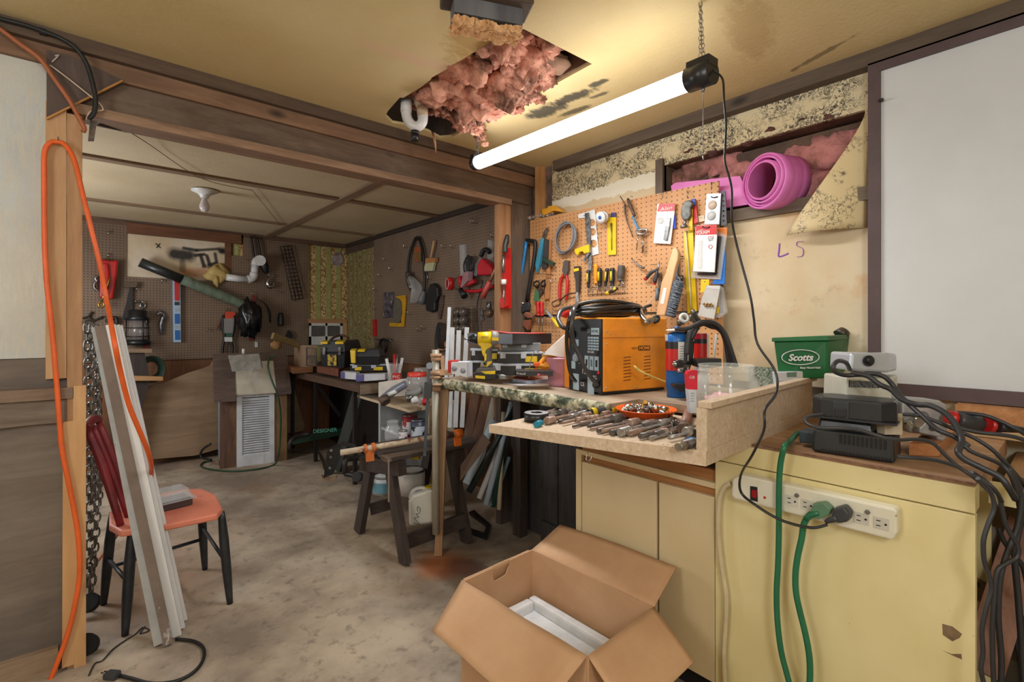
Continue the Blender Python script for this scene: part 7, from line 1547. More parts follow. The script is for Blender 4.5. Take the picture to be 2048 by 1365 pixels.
B().tube(eP([(1350,800),(1400,798),(1470,800)],[1.93,1.95,2.05]),[.014,.017,.014],16,1).go('barrel',BLACK,t);B().lathe([(0,-.001),(.008,-.001),(.0105,.004),(.0105,.006)],eP([(1345,800)],1.925)[0],eP([(1400,800)],2.0)[0]-eP([(1345,800)],1.92)[0],18).go('chrome_tip',CHROME,t)
B().tube(eP([(1375,875),(1430,880)],2.0),.007,8,1).go('knob',STEEL,t)
t=thing('black_hoses','bundle of arched black hoses right of the gas cylinder','hose',at(1440,790,T=2.0))
for k,p_ in enumerate(([(1350,425),(1470,420),(1560,380),(1640,345),(1740,350),(1830,400),(1900,520),(1960,680),(2010,830)],[(1480,700),(1490,560),(1520,450),(1590,380),(1680,350),(1790,370),(1880,460),(1950,640),(1990,820)],[(1455,900),(1460,700),(1475,520),(1530,420),(1600,390),(1700,370),(1850,460),(1920,640),(1960,830)],[(1550,240),(1580,310),(1650,360),(1740,400),(1830,430),(1890,560),(1930,820)],[(1490,640),(1530,520),(1600,390)])):
    B().tube(eP(p_,2.02+.018*k),.0088 if k != 2 else .0075,10,5).go('hose',plain('dark_hose',(48,48,52),.4),t)
B().pl(cE([(1780,480),(1800,480),(1770,750),(1755,745)]),.004,X=2.2).go('white_straw',plain('pale_blue_straw',(190,210,220),.4),None,'thin white straw standing behind the black hoses','straw')
t=thing('hose_fitting','jumble of chrome and white fittings hanging above the gas cylinder','fittings',at(1380,640,T=2.25));B().lathe([(.012,0),(.024,.003),(.024,.010),(.012,.013),(.012,0)],eP([(1440,310)],2.2)[0],(-.5,-.7,.3),20,caps=False).go('ring',WHITE,t)
B().tube(eP([(1530,215),(1560,270),(1600,340)],2.2),[.01,.012,.01],8,2).go('metal_elbow',STEEL,t)
b=B();rr=random.Random(8)
for k in range(6):b.ball(eP([(1400+k*38+rr.uniform(-8,8),330+rr.uniform(-40,30))],2.25)[0],.013,10,(1,1,1.3))
b.go('small_parts',M('mixed_metal',(150,140,120),(60,60,62),40,.4,.6),t)
t=thing('narrow_box','narrow upright red and white box beside the glass jar','box',at(1387,830,T=1.72))
q=eP([(1480,900),(1500,875),(1590,868),(1590,1290),(1520,1290)],1.70)
B().prism(eP([(1490,1075),(1575,1078),(1578,1330),(1515,1330)],1.70),VW*.03).go('lower_half',plain('pale_blue_white',(206,214,224),.4),t);B().prism(eP([(1480,910),(1495,880),(1530,868),(1590,870),(1590,1078),(1490,1075)],1.70),VW*.03).go('red_half',plain('gb_red',(216,30,60),.4),t)
text('lettering','GB',eP([(1530,945)],1.697)[0],RT,UP,.014,WHITE,t,w=.018)
for k in range(4):text('lettering','oooo',eP([(1535,1115+k*28)],1.697)[0],RT,UP,.005,plain('grey_text',(130,134,140),.5),t,w=.012)
TJ=1.78
t=thing('glass_jar','large empty clear glass jar standing behind the chipboard rail','jar',at(1452,800,T=TJ))
c=at(1452,800,T=TJ);c.z=ZB+.0005
zz_t=at(1452,730,T=TJ).z-c.z
GLS=glass('jar_glass',(226,234,228),.03,.22)
rj=.108
B().lathe([(0,.003),(rj*.85,.003),(rj,.02),(rj,zz_t-.055),(rj*.93,zz_t-.042),(rj*.86,zz_t-.034),(rj*.86,zz_t-.024),(rj*.89,zz_t-.022),(rj*.89,zz_t-.018),(rj*.86,zz_t-.016),(rj*.86,zz_t-.006),(rj*.89,zz_t),(rj*.86,zz_t+.001),(rj*.83,zz_t-.002),(rj*.83,zz_t-.04),(rj*.96,zz_t-.06),(rj*.96,.02)],c,n=40,caps=False).go('glass',GLS,t)
b=B();b.ball(c+V((-.01,0,.035)),.06,20,(1.1,1.1,.42),.3,4,5);b.go('red_rag',M('red_white_cloth',(214,50,66),(220,200,200),12,.8),None,'red and white cloth lying inside the glass jar','cloth')
GR=M('speckled_granite',(150,156,140),(74,80,72),120,.35,con=(.4,.6),spots=((196,196,180),160,.6,.64))
t=thing('granite_tile','speckled grey green stone tile leaning behind the jar','tile',at(1520,770,T=2.0));B().prism([at(u,v,T=T) for u,v,T in ((1500,733,2.12),(1551,736,2.1),(1552,790,2.0),(1500,792,2.02))],VW*.012).go('tile',GR,t)
struct(B().box(XW-.02,XW,.62,1.15,ZB-.01,ZB+.03),'trim_38',STUDY)
t=thing('thermostat','off white thermostat with grey screen leaning by the green spreader','thermostat',at(1586,765,T=2.02))
q=[at(u,v,T=2.0) for u,v in cS([(960,660),(1250,648),(1260,655),(1262,745),(975,790)])];B().prism(q,VW*.03).go('case',plain('off_white_case',(214,214,216),.4),t,bev=.004)
B().prism([at(u,v,T=1.997) for u,v in cS([(1065,662),(1152,658),(1152,702),(1068,704)])],VW*.004).go('screen',plain('green_grey_screen',(110,134,118),.2),t)
B().prism([at(u,v,T=1.996) for u,v in cS([(975,740),(1180,728),(1180,760),(985,775)])],VW*.004).go('lower_cover',plain('grey_cover',(186,190,196),.4),t)
for k in range(3):B().prism([at(u+k*6,v,T=1.993) for u,v in cS([(990,755),(1002,754),(1002,768),(990,770)])],VW*.004).go('button',BLACK,t)
TS_=2.08
GSC=M('spreader_green',(22,112,58),(18,98,50),6,.35)
t=thing('hand_spreader','green hand spreader hopper lettered in white oval on the ledge','spreader',at(1620,760,T=2.15))
f0,f1=at(1556,745,T=2.1),at(1657,745,T=2.0)
def quad8(lo,hi):return B().hexa([at(u,v,T=T) for u,v,T in lo+hi])
quad8([(1558,762,2.03),(1655,757,1.97),(1690,745,2.13),(1590,752,2.2)],[(1547,683,2.03),(1655,681,1.97),(1702,676,2.13),(1590,680,2.2)]).go('hopper',GSC,t,bev=.006)
quad8([(1543,684,2.02),(1658,682,1.955),(1705,679,2.14),(1588,681,2.22)],[(1543,676,2.02),(1658,672,1.955),(1705,669,2.14),(1588,674,2.22)]).go('rim',GSC,t,bev=.003)
cp=at(1690,668,T=2.12);B().tube([at(1680,672,T=2.12),at(1690,662,T=2.12)],[.03,.022],14,1).go('knob',plain('black_brown_knob',(70,60,50),.4),t)
fx_=(at(1650,715,T=1.975)-at(1560,716,T=2.03)).normalized()
pm=at(1600,715,T=1.992)
no=fx_.cross(UP)
el=[pm+fx_*.066*math.cos(k*.2618)+UP*.030*math.sin(k*.2618)+no*.006 for k in range(24)]
B().tube(el,.0019,6,1,True).go('oval_ring',WHITE,t)
text('lettering','Scotts',pm+no*.007-UP*.002,fx_,UP,.037,WHITE,t,.25,w=.088,bold=.0012);text('lettering','Easy Hand-Held',pm+fx_*.035-UP*.042+no*.006,fx_,UP,.010,WHITE,t,w=.07,bold=.0004)
ZTY=ZC+.0015
def tz(u,v,h=0):return at(u,v,Z=ZTY+h)
t=thing('tape_roll','black roll of tape with grey face at the left end of the tray','tape',tz(1075,842));c=tz(1073,842);B().lathe([(.02,0),(.045,0),(.045,.03),(.02,.03),(.02,0)],c,n=28,caps=False).go('tape',BLACK,t);B().lathe([(.022,.0302),(.043,.0305),(.0435,.030)],c,n=28,caps=False).go('face',plain('tape_face',(176,176,178),.4),t)
BM=[M('worn_bit_brown',(176,150,134),(120,96,84),50,.45,.4),M('worn_bit_grey',(190,186,182),(120,116,112),50,.35,.7),M('worn_bit_dark',(120,112,108),(70,64,62),50,.4,.5)]
rr=random.Random(21)
def bitmesh(L,r,kind,m):
    b=B()
    if kind == 0:
        b.tube([(0,0,r),(L*.4,0,r)],r*.95,8,1)
        n=26;b1=[]
        for k in range(n+1):
            x=L*.4+L*.6*k/n;a=k*.75;b1.append((x,r*.35*math.cos(a),r+r*.35*math.sin(a)))
        b.tube(b1,[r*.72]*9+[r*.3],6,1);b.tube([(x,2*0-y_,2*r-z_) for x,y_,z_ in b1],[r*.72]*9+[r*.3],6,1)
    elif kind == 1:
        b.tube([(0,0,r*1.1),(L*.22,0,r*1.1),(L*.25,0,r*1.1),(L*.9,0,r),(L,0,r)],[r*1.15,r*1.15,r*.7,r*.7,r*.5],10,1)
        for k in range(4):b.lathe([(r*1.1,0),(r*1.35,L*.01),(r*1.1,L*.02)],(L*(.03+.05*k),0,r*1.1),(1,0,0),10)
    else:
        b.tube([(0,0,r),(L*.6,0,r)],r*.6,6,1);b.lathe([(r*1.3,0),(r*1.5,L*.03),(r*1.5,L*.2),(r*1.1,L*.24)],(L*.6,0,r*1.5),(1,0,0),14);b.tube([(L*.84,0,r*1.2),(L,0,r*1.1)],[r*.6,r*.2],8,1)
    return b
protos={}
bits=[]
ends=[((1060,838),(1112,822)),((1075,832),(1120,828)),((1082,845),(1140,828)),((1092,850),(1160,834)),((1105,836),(1150,826)),((1118,848),(1170,833)),((1125,852),(1190,836)),((1140,840),(1180,828)),((1146,857),(1225,838)),((1160,852),(1240,832)),((1170,838),(1215,827)),((1176,860),(1255,842)),((1182,862),(1262,848)),((1190,850),(1270,834)),((1196,868),(1272,848)),((1205,870),(1290,852)),((1214,860),(1300,840)),((1222,872),(1312,848)),((1230,864),(1318,846)),((1240,874),(1322,850)),((1250,866),(1335,846)),((1258,874),(1345,844)),((1268,868),(1350,850)),((1280,880),(1378,862)),((1292,870),(1365,848)),((1300,882),(1390,858)),((1310,878),(1372,856)),((1150,846),(1200,840)),((1100,830),(1140,822)),((1135,832),(1175,824)),((1320,872),(1385,866)),((1338,884),(1392,872)),((1225,856),(1285,838)),((1165,844),(1230,830)),((1262,858),(1330,842)),((1285,862),(1350,844))]
for i,(p,q) in enumerate(ends):
    a,c=tz(*p),tz(*q);L=(c-a).length;kind=(i*7+i//3) % 3 if i % 4 else 0;r=.0042+.0016*((i*5) % 4)/1.2
    r *= 1.2 if kind == 0 else 1.35
    mm=BM[i % 3];kn=('twist_drill_bit','masonry_bit','arbor_bit')[kind]
    key=(kind,i % 3)
    if key not in protos:
        o=bitmesh(1,1,kind,mm) if False else None
        o=bitmesh(.1,.006,kind,mm).go(kn,mm,None,'worn %s %s drill bit among the pile on the chipboard tray' % (('brown','grey','dark')[i % 3],('twist','masonry','arbor')[kind]),'drill bit','loose %s %s bits on the tray' % (('brown','grey','dark')[i % 3],('twist','masonry','arbor')[kind]),org=(0,0,0));protos[key]=o
    else:o=protos[key].copy();COL.objects.link(o)
    o.location=a+UP*(.0005+.0075*((i*3) % 3)*(.6));ang=math.atan2((c-a).y,(c-a).x);o.rotation_euler=(0,0,ang);o.scale=(L/.1,r/.006,r/.006)
t=thing('chuck_key','black toothed drill chuck key lying against the tray rail','chuck key',tz(1370,862));a,c=tz(1352,850,.012),tz(1392,868,.014);B().tube([a,c],[.011,.012],14,1).go('barrel',BLACK,t);d=(a-c).normalized();x,z=frame(d);b=B()
for k in range(9):b.tube([a+x*.011*math.cos(k*.698)+z*.011*math.sin(k*.698),a+d*.012+x*.016*math.cos(k*.698)+z*.016*math.sin(k*.698)],[.003,.0018],5,1)
b.go('teeth',STEEL,t)
t=thing('pipe_nipple','rusty brown pipe length lying by the tray rail','pipe',tz(1372,840));B().tube([tz(1368,858,.018),tz(1381,808,.018)],[.0165,.0165],16,1).go('pipe',M('brown_pipe',(160,116,94),(120,84,68),16,.5),t);B().tube([tz(1367,860,.018),tz(1369,853,.018)],.0195,16,1).go('collar',RUST,t)
B().cbox(tz(1357,813,.02),(.11,.022,.02),(at(1390,796,T=1.9)-at(1335,822,T=1.85)),UP).go('wood_stick',wood('brown_offcut',(176,112,62),(140,84,44),'X',knots=False),None,'reddish brown wood offcut lying behind the orange bowl','offcut')
t=thing('utility_screwdriver','fat yellow and black screwdriver handle lying on the tray','screwdriver',tz(1205,830));a,c=tz(1180,826,.016),tz(1232,818,.016)
B().tube([a,a.lerp(c,.15),a.lerp(c,.3),a.lerp(c,.7),c],[.013,.017,.015,.014,.012],14,2).go('handle',DKGREY,t);B().tube([a.lerp(c,.03),a.lerp(c,.18)],.0178,14,1).tube([a.lerp(c,.75),a.lerp(c,.97)],.015,14,1).go('yellow_grip',YEL,t);B().tube([a-(c-a)*.06,a.lerp(c,.03)],.0145,14,1).go('cap',BLACK,t)
t=thing('orange_bowl','shallow orange dish heaped with keys and brass fittings on the tray','bowl',tz(1290,832));c=tz(1292,836)
B().lathe([(0,.001),(.06,.001),(.09,.010),(.108,.032),(.112,.034),(.110,.036),(.104,.032),(.085,.014),(.05,.006),(0,.006)],c,n=36,caps=False).go('dish',plain('bright_orange_dish',(250,100,30),.35),t)
FIT=[('brass_fitting',BRASS,'brass plumbing fitting heaped in the orange dish','brass fittings in the orange dish'),('steel_socket',CHROME,'chrome socket heaped in the orange dish','chrome sockets in the orange dish'),('grey_nut',STEEL,'grey steel nut heaped in the orange dish','steel nuts in the orange dish'),('blue_key',BLUE,'blue headed key heaped in the orange dish','blue keys in the orange dish')]
first={}
rr=random.Random(31)
for i in range(40):
    k=[0,1,2,1,2,0,1,2,1,2][i % 10] if i != 6 else 3;rad=.085*math.sqrt(rr.random());an_=rr.uniform(0,6.28);zz2=.014+.034*(1.05-rad/.1)*rr.uniform(.4,1.1)
    if k not in first:
        nm,mm,lb,gp=FIT[k];b=B()
        if k == 0:b.lathe([(.006,-.014),(.006,0),(.010,0),(.010,.006),(.007,.006),(.007,.014)],(0,0,0),(1,.2,.3),8,False)
        elif k == 1:b.lathe([(.007,-.014),(.0085,-.012),(.0085,.012),(.006,.013),(.0055,.006)],(0,0,0),(.3,1,.4),14)
        elif k == 2:b.lathe([(.004,-.004),(.009,-.004),(.009,.004),(.004,.004),(.004,-.004)],(0,0,0),(.5,.2,1),6,False,False);b.tube([(-.012,0,0),(.02,.004,.004)],.0025,6,1)
        else:b.lathe([(.0,-.002),(.012,-.002),(.012,.002),(0,.002)],(0,0,0),(.4,-1,.3),14)
        o=b.go(nm,mm,None,lb,'fitting',gp,org=(0,0,0));first[k]=o
    else:o=first[k].copy();COL.objects.link(o)
    o.location=c+V((rad*math.cos(an_),rad*math.sin(an_),zz2));o.rotation_euler=(rr.uniform(0,3),rr.uniform(0,3),rr.uniform(0,6));s_=rr.uniform(1.1,1.9);o.scale=(s_,s_,s_)
t=thing('bottle_top','small teal blue cap at the left end of the drill bits','cap',tz(1078,850));B().tube([tz(1072,850,.009),tz(1082,846,.010)],.011,14,1).go('cap',plain('teal_cap',(26,130,160),.4),t)
t=thing('blue_pouch','blue plastic piece wedged against the rail base on the tray','plastic',tz(1385,880));B().cbox(tz(1389,882,.008),(.03,.04,.014),rd,rn).go('pouch',plain('vivid_blue',(20,120,180),.4),t,bev=.003)
t=thing('threaded_arbor','thick dark threaded arbor lying at the tray front corner','arbor',tz(1370,892));a,c=tz(1356,895,.013),tz(1393,884,.013);B().tube([a,a.lerp(c,.3)],[.011,.0125],14,1).go('tip',M('cream_metal',(170,160,140),(120,112,100),40,.4,.6),t);b=B()
for k in range(8):q=a.lerp(c,.32+.06*k);b.lathe([(.010,0),(.0135,.0015),(.010,.003)],q,c-a,14)
b.tube([a.lerp(c,.3),c],.0105,12,1);b.go('thread',BM[2],t)
b=B();rr=random.Random(5)
for k in range(22):b.ball(tz(1330+rr.uniform(-25,60),900+rr.uniform(-8,6)) if k < 14 else at(1345+rr.uniform(-10,35),925+rr.uniform(-3,12),T=1.42),.0022+.001*rr.random(),6,(1,1,.6))
b=B()
for k in range(18):q=tz(1335+rr.uniform(-10,45),893+rr.uniform(-4,6));b.ball(q,.0022+.0014*rr.random(),6,(1,1,.6))
b.go('chip_crumbs',plain('pale_crumbs',(224,190,160),.8),None,'pale chipboard crumbs scattered near the tray front corner','crumbs',kind='stuff')
B().tube([tz(1176,905,-.045),tz(1172,920,-.06),tz(1180,922,-.06),tz(1184,912,-.05)],.0013,5,3).go('wire_hook',STEEL,None,'tiny bent wire hook under the front edge of the tray','hook')
ZY=ZT+.0045
def yz(u,v,h=0):return at(u,v,Z=ZY+h)
def iP(pts,T):return [at(u,v,T=(T[i] if hasattr(T,'__len__') else T)) for i,(u,v) in enumerate(cI(pts))]
BKP=plain('satin_black_case',(40,42,47),.35)
q0,q1=yz(1622,904),yz(1790,930);ec=(q1-q0).normalized();nc=V((-ec.y,ec.x,0));Lc=(q1-q0).length
nc=nc if nc.dot(VW) > 0 else -nc
def chb(x0,x1,y0,y1,z0,z1,k=0):return B().hexa([q0+ec*x0+nc*y0+UP*z0,q0+ec*x1+nc*y0+UP*z0,q0+ec*x1+nc*y1+UP*z0,q0+ec*x0+nc*y1+UP*z0,q0+ec*(x0+k)+nc*(y0+k)+UP*z1,q0+ec*(x1-k)+nc*(y0+k)+UP*z1,q0+ec*(x1-k)+nc*(y1-k)+UP*z1,q0+ec*(x0+k)+nc*(y1-k)+UP*z1])
t=thing('battery_charger','black battery charger with side vents on the yellow cabinet top','charger',q0+ec*Lc/2+nc*.06)
hc=.07
chb(0,Lc,0,.14,.002,hc,.004).go('body',BKP,t,bev=.008);chb(.01,Lc*.74,.02,.12,hc,hc+.032,.006).go('upper_deck',BKP,t,bev=.008)
for k in range(11):chb(Lc*.36+k*.0105,Lc*.36+k*.0105+.005,-.0005,.004,hc*.52,hc*.92).go('vent_slot',plain('slot_black',(12,12,14),.6),t)
for k in range(20):chb(Lc*.14+k*.0085,Lc*.14+k*.0085+.0045,-.0008,.003,.010,.015).go('vent_slot',plain('slot_black',(12,12,14),.6),t)
chb(-.045,.0,.05,.11,.012,.05).go('plug_lug',plain('plug_lug',(50,62,72),.4),t,bev=.004)
t=thing('charger_battery','black round cornered battery case with latch on the charger','battery',q0+ec*Lc/2+UP*.12)
zb_=hc+.036
P8=[]
L2_=Lc*1.02;D2=.135
for (x,y) in ((.0,.035),(.03,.0),(L2_-.03,0),(L2_,.035),(L2_,D2-.03),(L2_-.03,D2),(.03,D2),(0,D2-.03)):P8.append(q0+ec*(x-.0)+nc*(y+.0)+UP*zb_+ec*-.004)
B().prism(P8,UP*.062).go('case',BKP,t,bev=.008)
chb(L2_*.27,L2_*.47,-.004,.002,zb_+.006,zb_+.055).go('latch_plate',plain('latch_plate',(54,60,68),.3),t,bev=.002);chb(L2_*.30,L2_*.44,-.009,-.002,zb_+.010,zb_+.034).go('latch',plain('latch_grey',(34,34,36),.5),t,bev=.002)
chb(.0,L2_,-.003,D2,zb_,zb_+.006).go('lower_rim',BKP,t)
t=thing('metal_box','silver grey metal box with black round knob stacked on the beige box','box',iP([(750,340)],1.52)[0])
TB=1.55
def box2(pxf,T,dep,hh):pass
q=iP([(565,330),(885,345)],TB);
l=iP([(565,330),(885,345),(895,345),(940,330)],[TB,TB,TB,TB+.12]);u_=iP([(572,188),(875,180),(880,180),(935,190)],[TB,TB,TB,TB+.12])
B().hexa([l[0],l[1],l[3],l[0]+VW*.12+RT*.01,u_[0],u_[1],u_[3],u_[0]+VW*.12+RT*.01]).go('case',M('silver_paint',(190,196,204),(176,182,190),8,.35,.3),t,bev=.008)
kc=iP([(705,248)],TB-.002)[0];B().lathe([(.017,-.006),(.016,0)],kc,VW,22).lathe([(.008,-.014),(.010,-.012),(.010,0)],kc,VW,18).go('knob',BLACK,t)
t=thing('beige_box','beige metal box with black rating plate behind the battery case','box',iP([(740,465)],1.53)[0])
l=iP([(528,490),(895,505),(945,500)],[TB-.01,TB-.01,TB+.12]);u_=iP([(535,378),(890,395),(942,358)],[TB-.01,TB-.01,TB+.12])
B().hexa([l[0]-UP*.04,l[1]-UP*.04,l[2]-UP*.04,l[0]+VW*.13+RT*.01-UP*.04,u_[0],u_[1],u_[2],u_[0]+VW*.13+RT*.01]).go('case',M('beige_paint',(200,198,186),(186,184,170),8,.45),t,bev=.006)
q=iP([(555,405),(798,418),(798,468),(555,460)],TB-.013);B().prism(q,VW*.002).go('rating_plate',plain('dark_plate',(52,56,62),.4),t)
for k in range(4):text('lettering','MODEL VOLTS HZ AMP'[:18-k*2],iP([(676,416+k*14)],TB-.0145)[0],(q[1]-q[0]),UP,.006,plain('plate_print',(176,180,184),.5),t,w=.085)
wbk=iP([(1010,1015),(1285,1020),(1350,930),(1030,900)],1.3)
t=None
BLK=wood('fir_block',(206,146,98),(178,116,72),'X',knots=False)
a0,a1,a2=yz(1818,912),yz(1880,914),yz(1912,880)
B().hexa([a0,a1,a2,a0+(a2-a1),a0+UP*.035,a1+UP*.035,a2+UP*.035,a0+(a2-a1)+UP*.035]).go('fir_block',BLK,None,'short fir wood block under the grey casting on the counter','block',bev=.002)
t=thing('metal_casting','silver grey cast metal bracket with bolts behind the black charger','casting',iP([(1150,880)],1.36)[0])
CST=M('cast_aluminium',(196,198,202),(160,162,168),14,.35,.4)
B().prism(iP([(980,590),(1000,560),(1050,550),(1290,570),(1335,600),(1350,660),(1350,860),(1320,900),(1270,890),(1265,850),(1040,830),(980,720)],1.5),VW*.07).go('plate',CST,t,bev=.006)
B().prism(iP([(1120,790),(1190,720),(1290,750),(1300,850),(1265,860),(1120,830)],1.47),VW*.03).go('flange',CST,t,bev=.004)
B().tube(iP([(1150,690),(1105,750)],[1.47,1.42]),[.014,.0125],14,1).tube(iP([(1060,740),(1020,785)],[1.46,1.42]),[.012,.011],12,1).go('bolt',CHROME,t)
B().lathe([(.004,-.004),(.009,-.003),(.0095,0)],iP([(1225,788)],1.467)[0],VW,14).go('bolt',STEEL,t)
B().cbox(iP([(880,750)],1.42)[0],(.05,.03,.06),RT,VW).go('terminal_block',plain('beige_block',(200,184,160),.5),None,'beige block with brass hole between charger and casting','block')
t=thing('soldering_tool','red and black handled tool lying on the counter under the whiteboard','tool',iP([(1560,760)],1.5)[0])
Ts_=1.46
B().tube(iP([(1350,700),(1400,712),(1420,720)],Ts_),[.018,.022,.014],14,1).go('red_collar',RED,t);B().tube(iP([(1415,720),(1500,738),(1650,762)],Ts_-.01),[.020,.024,.021],14,2).go('black_grip',DKGREY,t)
B().tube(iP([(1655,762),(1745,775)],Ts_-.03),[.0235,.021],14,1).go('red_band',RED,t);B().tube(iP([(1745,778),(1900,800),(2000,812)],Ts_-.05),[.016,.010,.006],12,2).go('strain_relief',RUBBER,t)
leads=[([(345,680),(220,700),(215,750),(300,785),(480,790),(620,800),(780,850),(920,885),(1100,880),(1230,915),(1330,1010),(1420,1090),(1560,1190),(1640,1260),(1700,1330),(1730,1420)],[1.37,1.33,1.30,1.27,1.25,1.23,1.2,1.19,1.2,1.2,1.19,1.18,1.16,1.15,1.14,1.15],.0045,'thin grey black lead winding across the charger and over the cabinet corner'),
         ([(560,320),(530,265),(470,250),(430,285),(440,335),(520,365),(640,360),(740,350),(840,380),(910,450),(960,520),(1060,620),(1150,700),(1260,800),(1400,860),(1520,940)],[1.55,1.5,1.47,1.46,1.46,1.47,1.46,1.45,1.43,1.42,1.40,1.36,1.32,1.28,1.26,1.24],.0065,'grey rubber lead looping from the silver box over the battery'),
         ([(570,345),(700,370),(800,440),(890,480),(980,560),(1100,600),(1210,610),(1340,680),(1430,800),(1460,900),(1430,980),(1480,1040),(1620,1110),(1760,1180),(1830,1260),(1890,1360)],[1.47,1.44,1.42,1.41,1.38,1.35,1.32,1.28,1.25,1.23,1.21,1.2,1.18,1.16,1.15,1.17],.0075,'thickest black lead bending over the wood boards'),
         ([(940,1020),(1080,1030),(1250,1050),(1420,1100),(1520,1160),(1640,1215),(1730,1290),(1780,1380)],[1.18,1.17,1.17,1.17,1.16,1.15,1.14,1.15],.0045,'black lead leaving the right end of the charger'),
         ([(990,680),(1120,690),(1260,740),(1400,800),(1560,870),(1700,960),(1800,1060),(1900,1170),(1980,1260)],[1.36,1.33,1.31,1.29,1.27,1.25,1.24,1.24,1.25],.005,'black lead passing below the red banded tool'),
         ([(1360,665),(1500,670),(1650,690),(1780,740),(1900,800),(2000,860)],[1.5,1.45,1.42,1.4,1.38,1.37],.0055,'black lead running above the red banded tool'),
         ([(1370,770),(1480,800),(1600,825),(1750,840),(1880,860),(2000,900)],[1.42,1.4,1.38,1.36,1.35,1.34],.0055,'black lead running to the right frame edge below the tool'),
         ([(1470,925),(1540,980),(1660,1030),(1770,1080),(1840,1150),(1880,1240),(1900,1330)],[1.22,1.21,1.2,1.2,1.19,1.19,1.2],.005,'black lead dropping over the end of the boards')]
for p_,T_,r_,lb in leads:
    B().tube(iP(p_,T_),r_,8,5).go('black_lead',plain('satin_lead',(50,50,54),.45),None,lb,'cable')
def yP(pts,T):return [at(u,v,T=(T[i] if hasattr(T,'__len__') else T)) for i,(u,v) in enumerate(cY(pts))]
low=[([(230,380),(290,440),(310,520),(285,590),(258,680),(262,780),(285,850),(295,920),(270,1010),(250,1110),(255,1220),(245,1300),(262,1380)],1.12,.0048,'long grey black lead hanging down past the cabinet edge'),
       ([(200,350),(270,395),(330,460),(350,540),(365,600),(395,660),(425,710),(420,760),(370,790),(325,830),(310,950),(300,1150),(310,1420)],1.18,.005,'black lead curling back under the counter boards'),
       ([(220,885),(250,930),(300,990),(350,1050),(395,1130),(430,1220),(445,1320),(450,1380)],1.5,.008,'thick black lead sweeping down to the floor at right'),
       ([(330,620),(355,680),(400,745),(450,810),(480,950)],1.3,.006,'blue black lead in the gap beside the cabinet'),
       ([(380,330),(430,420),(440,500),(420,620),(380,720),(340,860),(330,1050),(345,1250),(340,1420)],1.22,.006,'black lead hanging vertically in front of the leaning board'),
       ([(452,380),(430,460),(440,560),(425,640),(410,760),(425,950),(440,1150),(455,1420)],1.26,.007,'black lead at the right frame edge below the boards')]
for p_,T_,r_,lb in low:B().tube(yP(p_,T_),r_,8,5).go('hanging_lead',plain('satin_lead',(50,50,54),.45),None,lb,'cable')
t=thing('power_strip','off white six outlet power strip screwed to the yellow cabinet','power strip',at(1625,1010,X=XF))
SW_=M('ivory_plastic',(226,222,206),(216,210,190),4,.4,spots=((170,130,96),40,.72,.76))
def jX(pts,o):return [at(u,v,X=XF-o) for u,v in cJ(pts)]
B().prism(jX([(118,268),(165,243),(1000,428),(1012,445),(1012,560),(985,600),(130,375),(115,355)],.042),V((.041,0,0))).go('housing',SW_,t,bev=.006)
B().prism(jX([(217,305),(255,312),(257,390),(217,380)],.044),V((.004,0,0))).go('switch_frame',BLACK,t);B().prism(jX([(225,325),(250,330),(250,372),(225,366)],.047),V((.004,0,0))).go('rocker_switch',plain('dark_red_switch',(160,10,30),.25),t,bev=.001)
B().lathe([(0,-.003),(.0035,-.002),(.004,.0)],jX([(296,367)],.0425)[0],(1,0,0),14).go('indicator_lamp',RED,t)
dx=(jX([(1000,560)],.043)[0]-jX([(130,340)],.043)[0]).normalized();dz=V((0,-dx.z,dx.y)) if dx.y < 0 else V((0,dx.z,-dx.y))
dz=dz if dz.z > 0 else -dz
for (u,v) in ((440,385),(526,408),(610,432),(700,455),(818,480),(925,508)):
    q=jX([(u,v)],.043)[0]
    b=B();b.cbox(q,(.034,.030,.0015),dx,dz,V((1,0,0)));b.go('outlet',plain('ivory_outlet',(214,210,196),.45),t)
    for s_ in (-1,1):B().cbox(q-dx*.006+dz*.0065*s_-V((.001,0,0)),(.009,.0022,.001),dx,dz,V((1,0,0))).go('slot',plain('slot_black',(12,12,14),.6),t)
    B().lathe([(0,-.0005),(.0028,-.0005),(.0028,.0005)],q+dx*.010-V((.001,0,0)),(1,0,0),10).go('ground_hole',plain('slot_black',(12,12,14),.6),t)
for (u,v) in ((470,355),(852,445)):B().lathe([(0,-.006),(.005,-.006),(.0065,-.003),(.0065,0)],jX([(u,v)],.042)[0],(1,0,0),6,False).go('hex_screw',STEEL,t)
GP=plain('green_cord',(36,112,78),.35)
t=thing('green_plug_cord','green cord plugged into the third outlet of the power strip','cord',jX([(560,470)],.06)[0])
B().prism(jX([(560,400),(615,395),(655,430),(640,465),(580,490),(540,440)],.075),V((.03,0,0))).go('plug',plain('green_grey_plug',(96,134,104),.4),t,bev=.004)
B().tube(jX([(590,450),(545,460),(520,485)],.07),[.009,.010,.008],10,2).go('strain_relief',GP,t)
B().tube([p for p in jX([(525,475),(505,520),(495,590),(475,680),(462,780),(465,880),(485,980),(510,1080),(530,1180),(540,1270),(538,1380),(520,1560),(530,1740)],.065)],.0085,10,5).go('cord',GP,t)
t=thing('black_plug','black plug of the lamp cord in the power strip fourth outlet','plug',jX([(700,460)],.06)[0])
B().prism(jX([(665,430),(720,415),(755,455),(745,500),(690,510),(650,480)],.085),V((.04,0,0))).go('plug',DKGREY,t,bev=.006);B().tube(jX([(690,480),(650,488),(625,500)],.08),[.009,.008,.005],10,2).go('strain_relief',DKGREY,t)
t=thing('green_extension_cord','green cord hanging from the charger in front of the power strip','cord',jX([(370,700)],.07)[0])
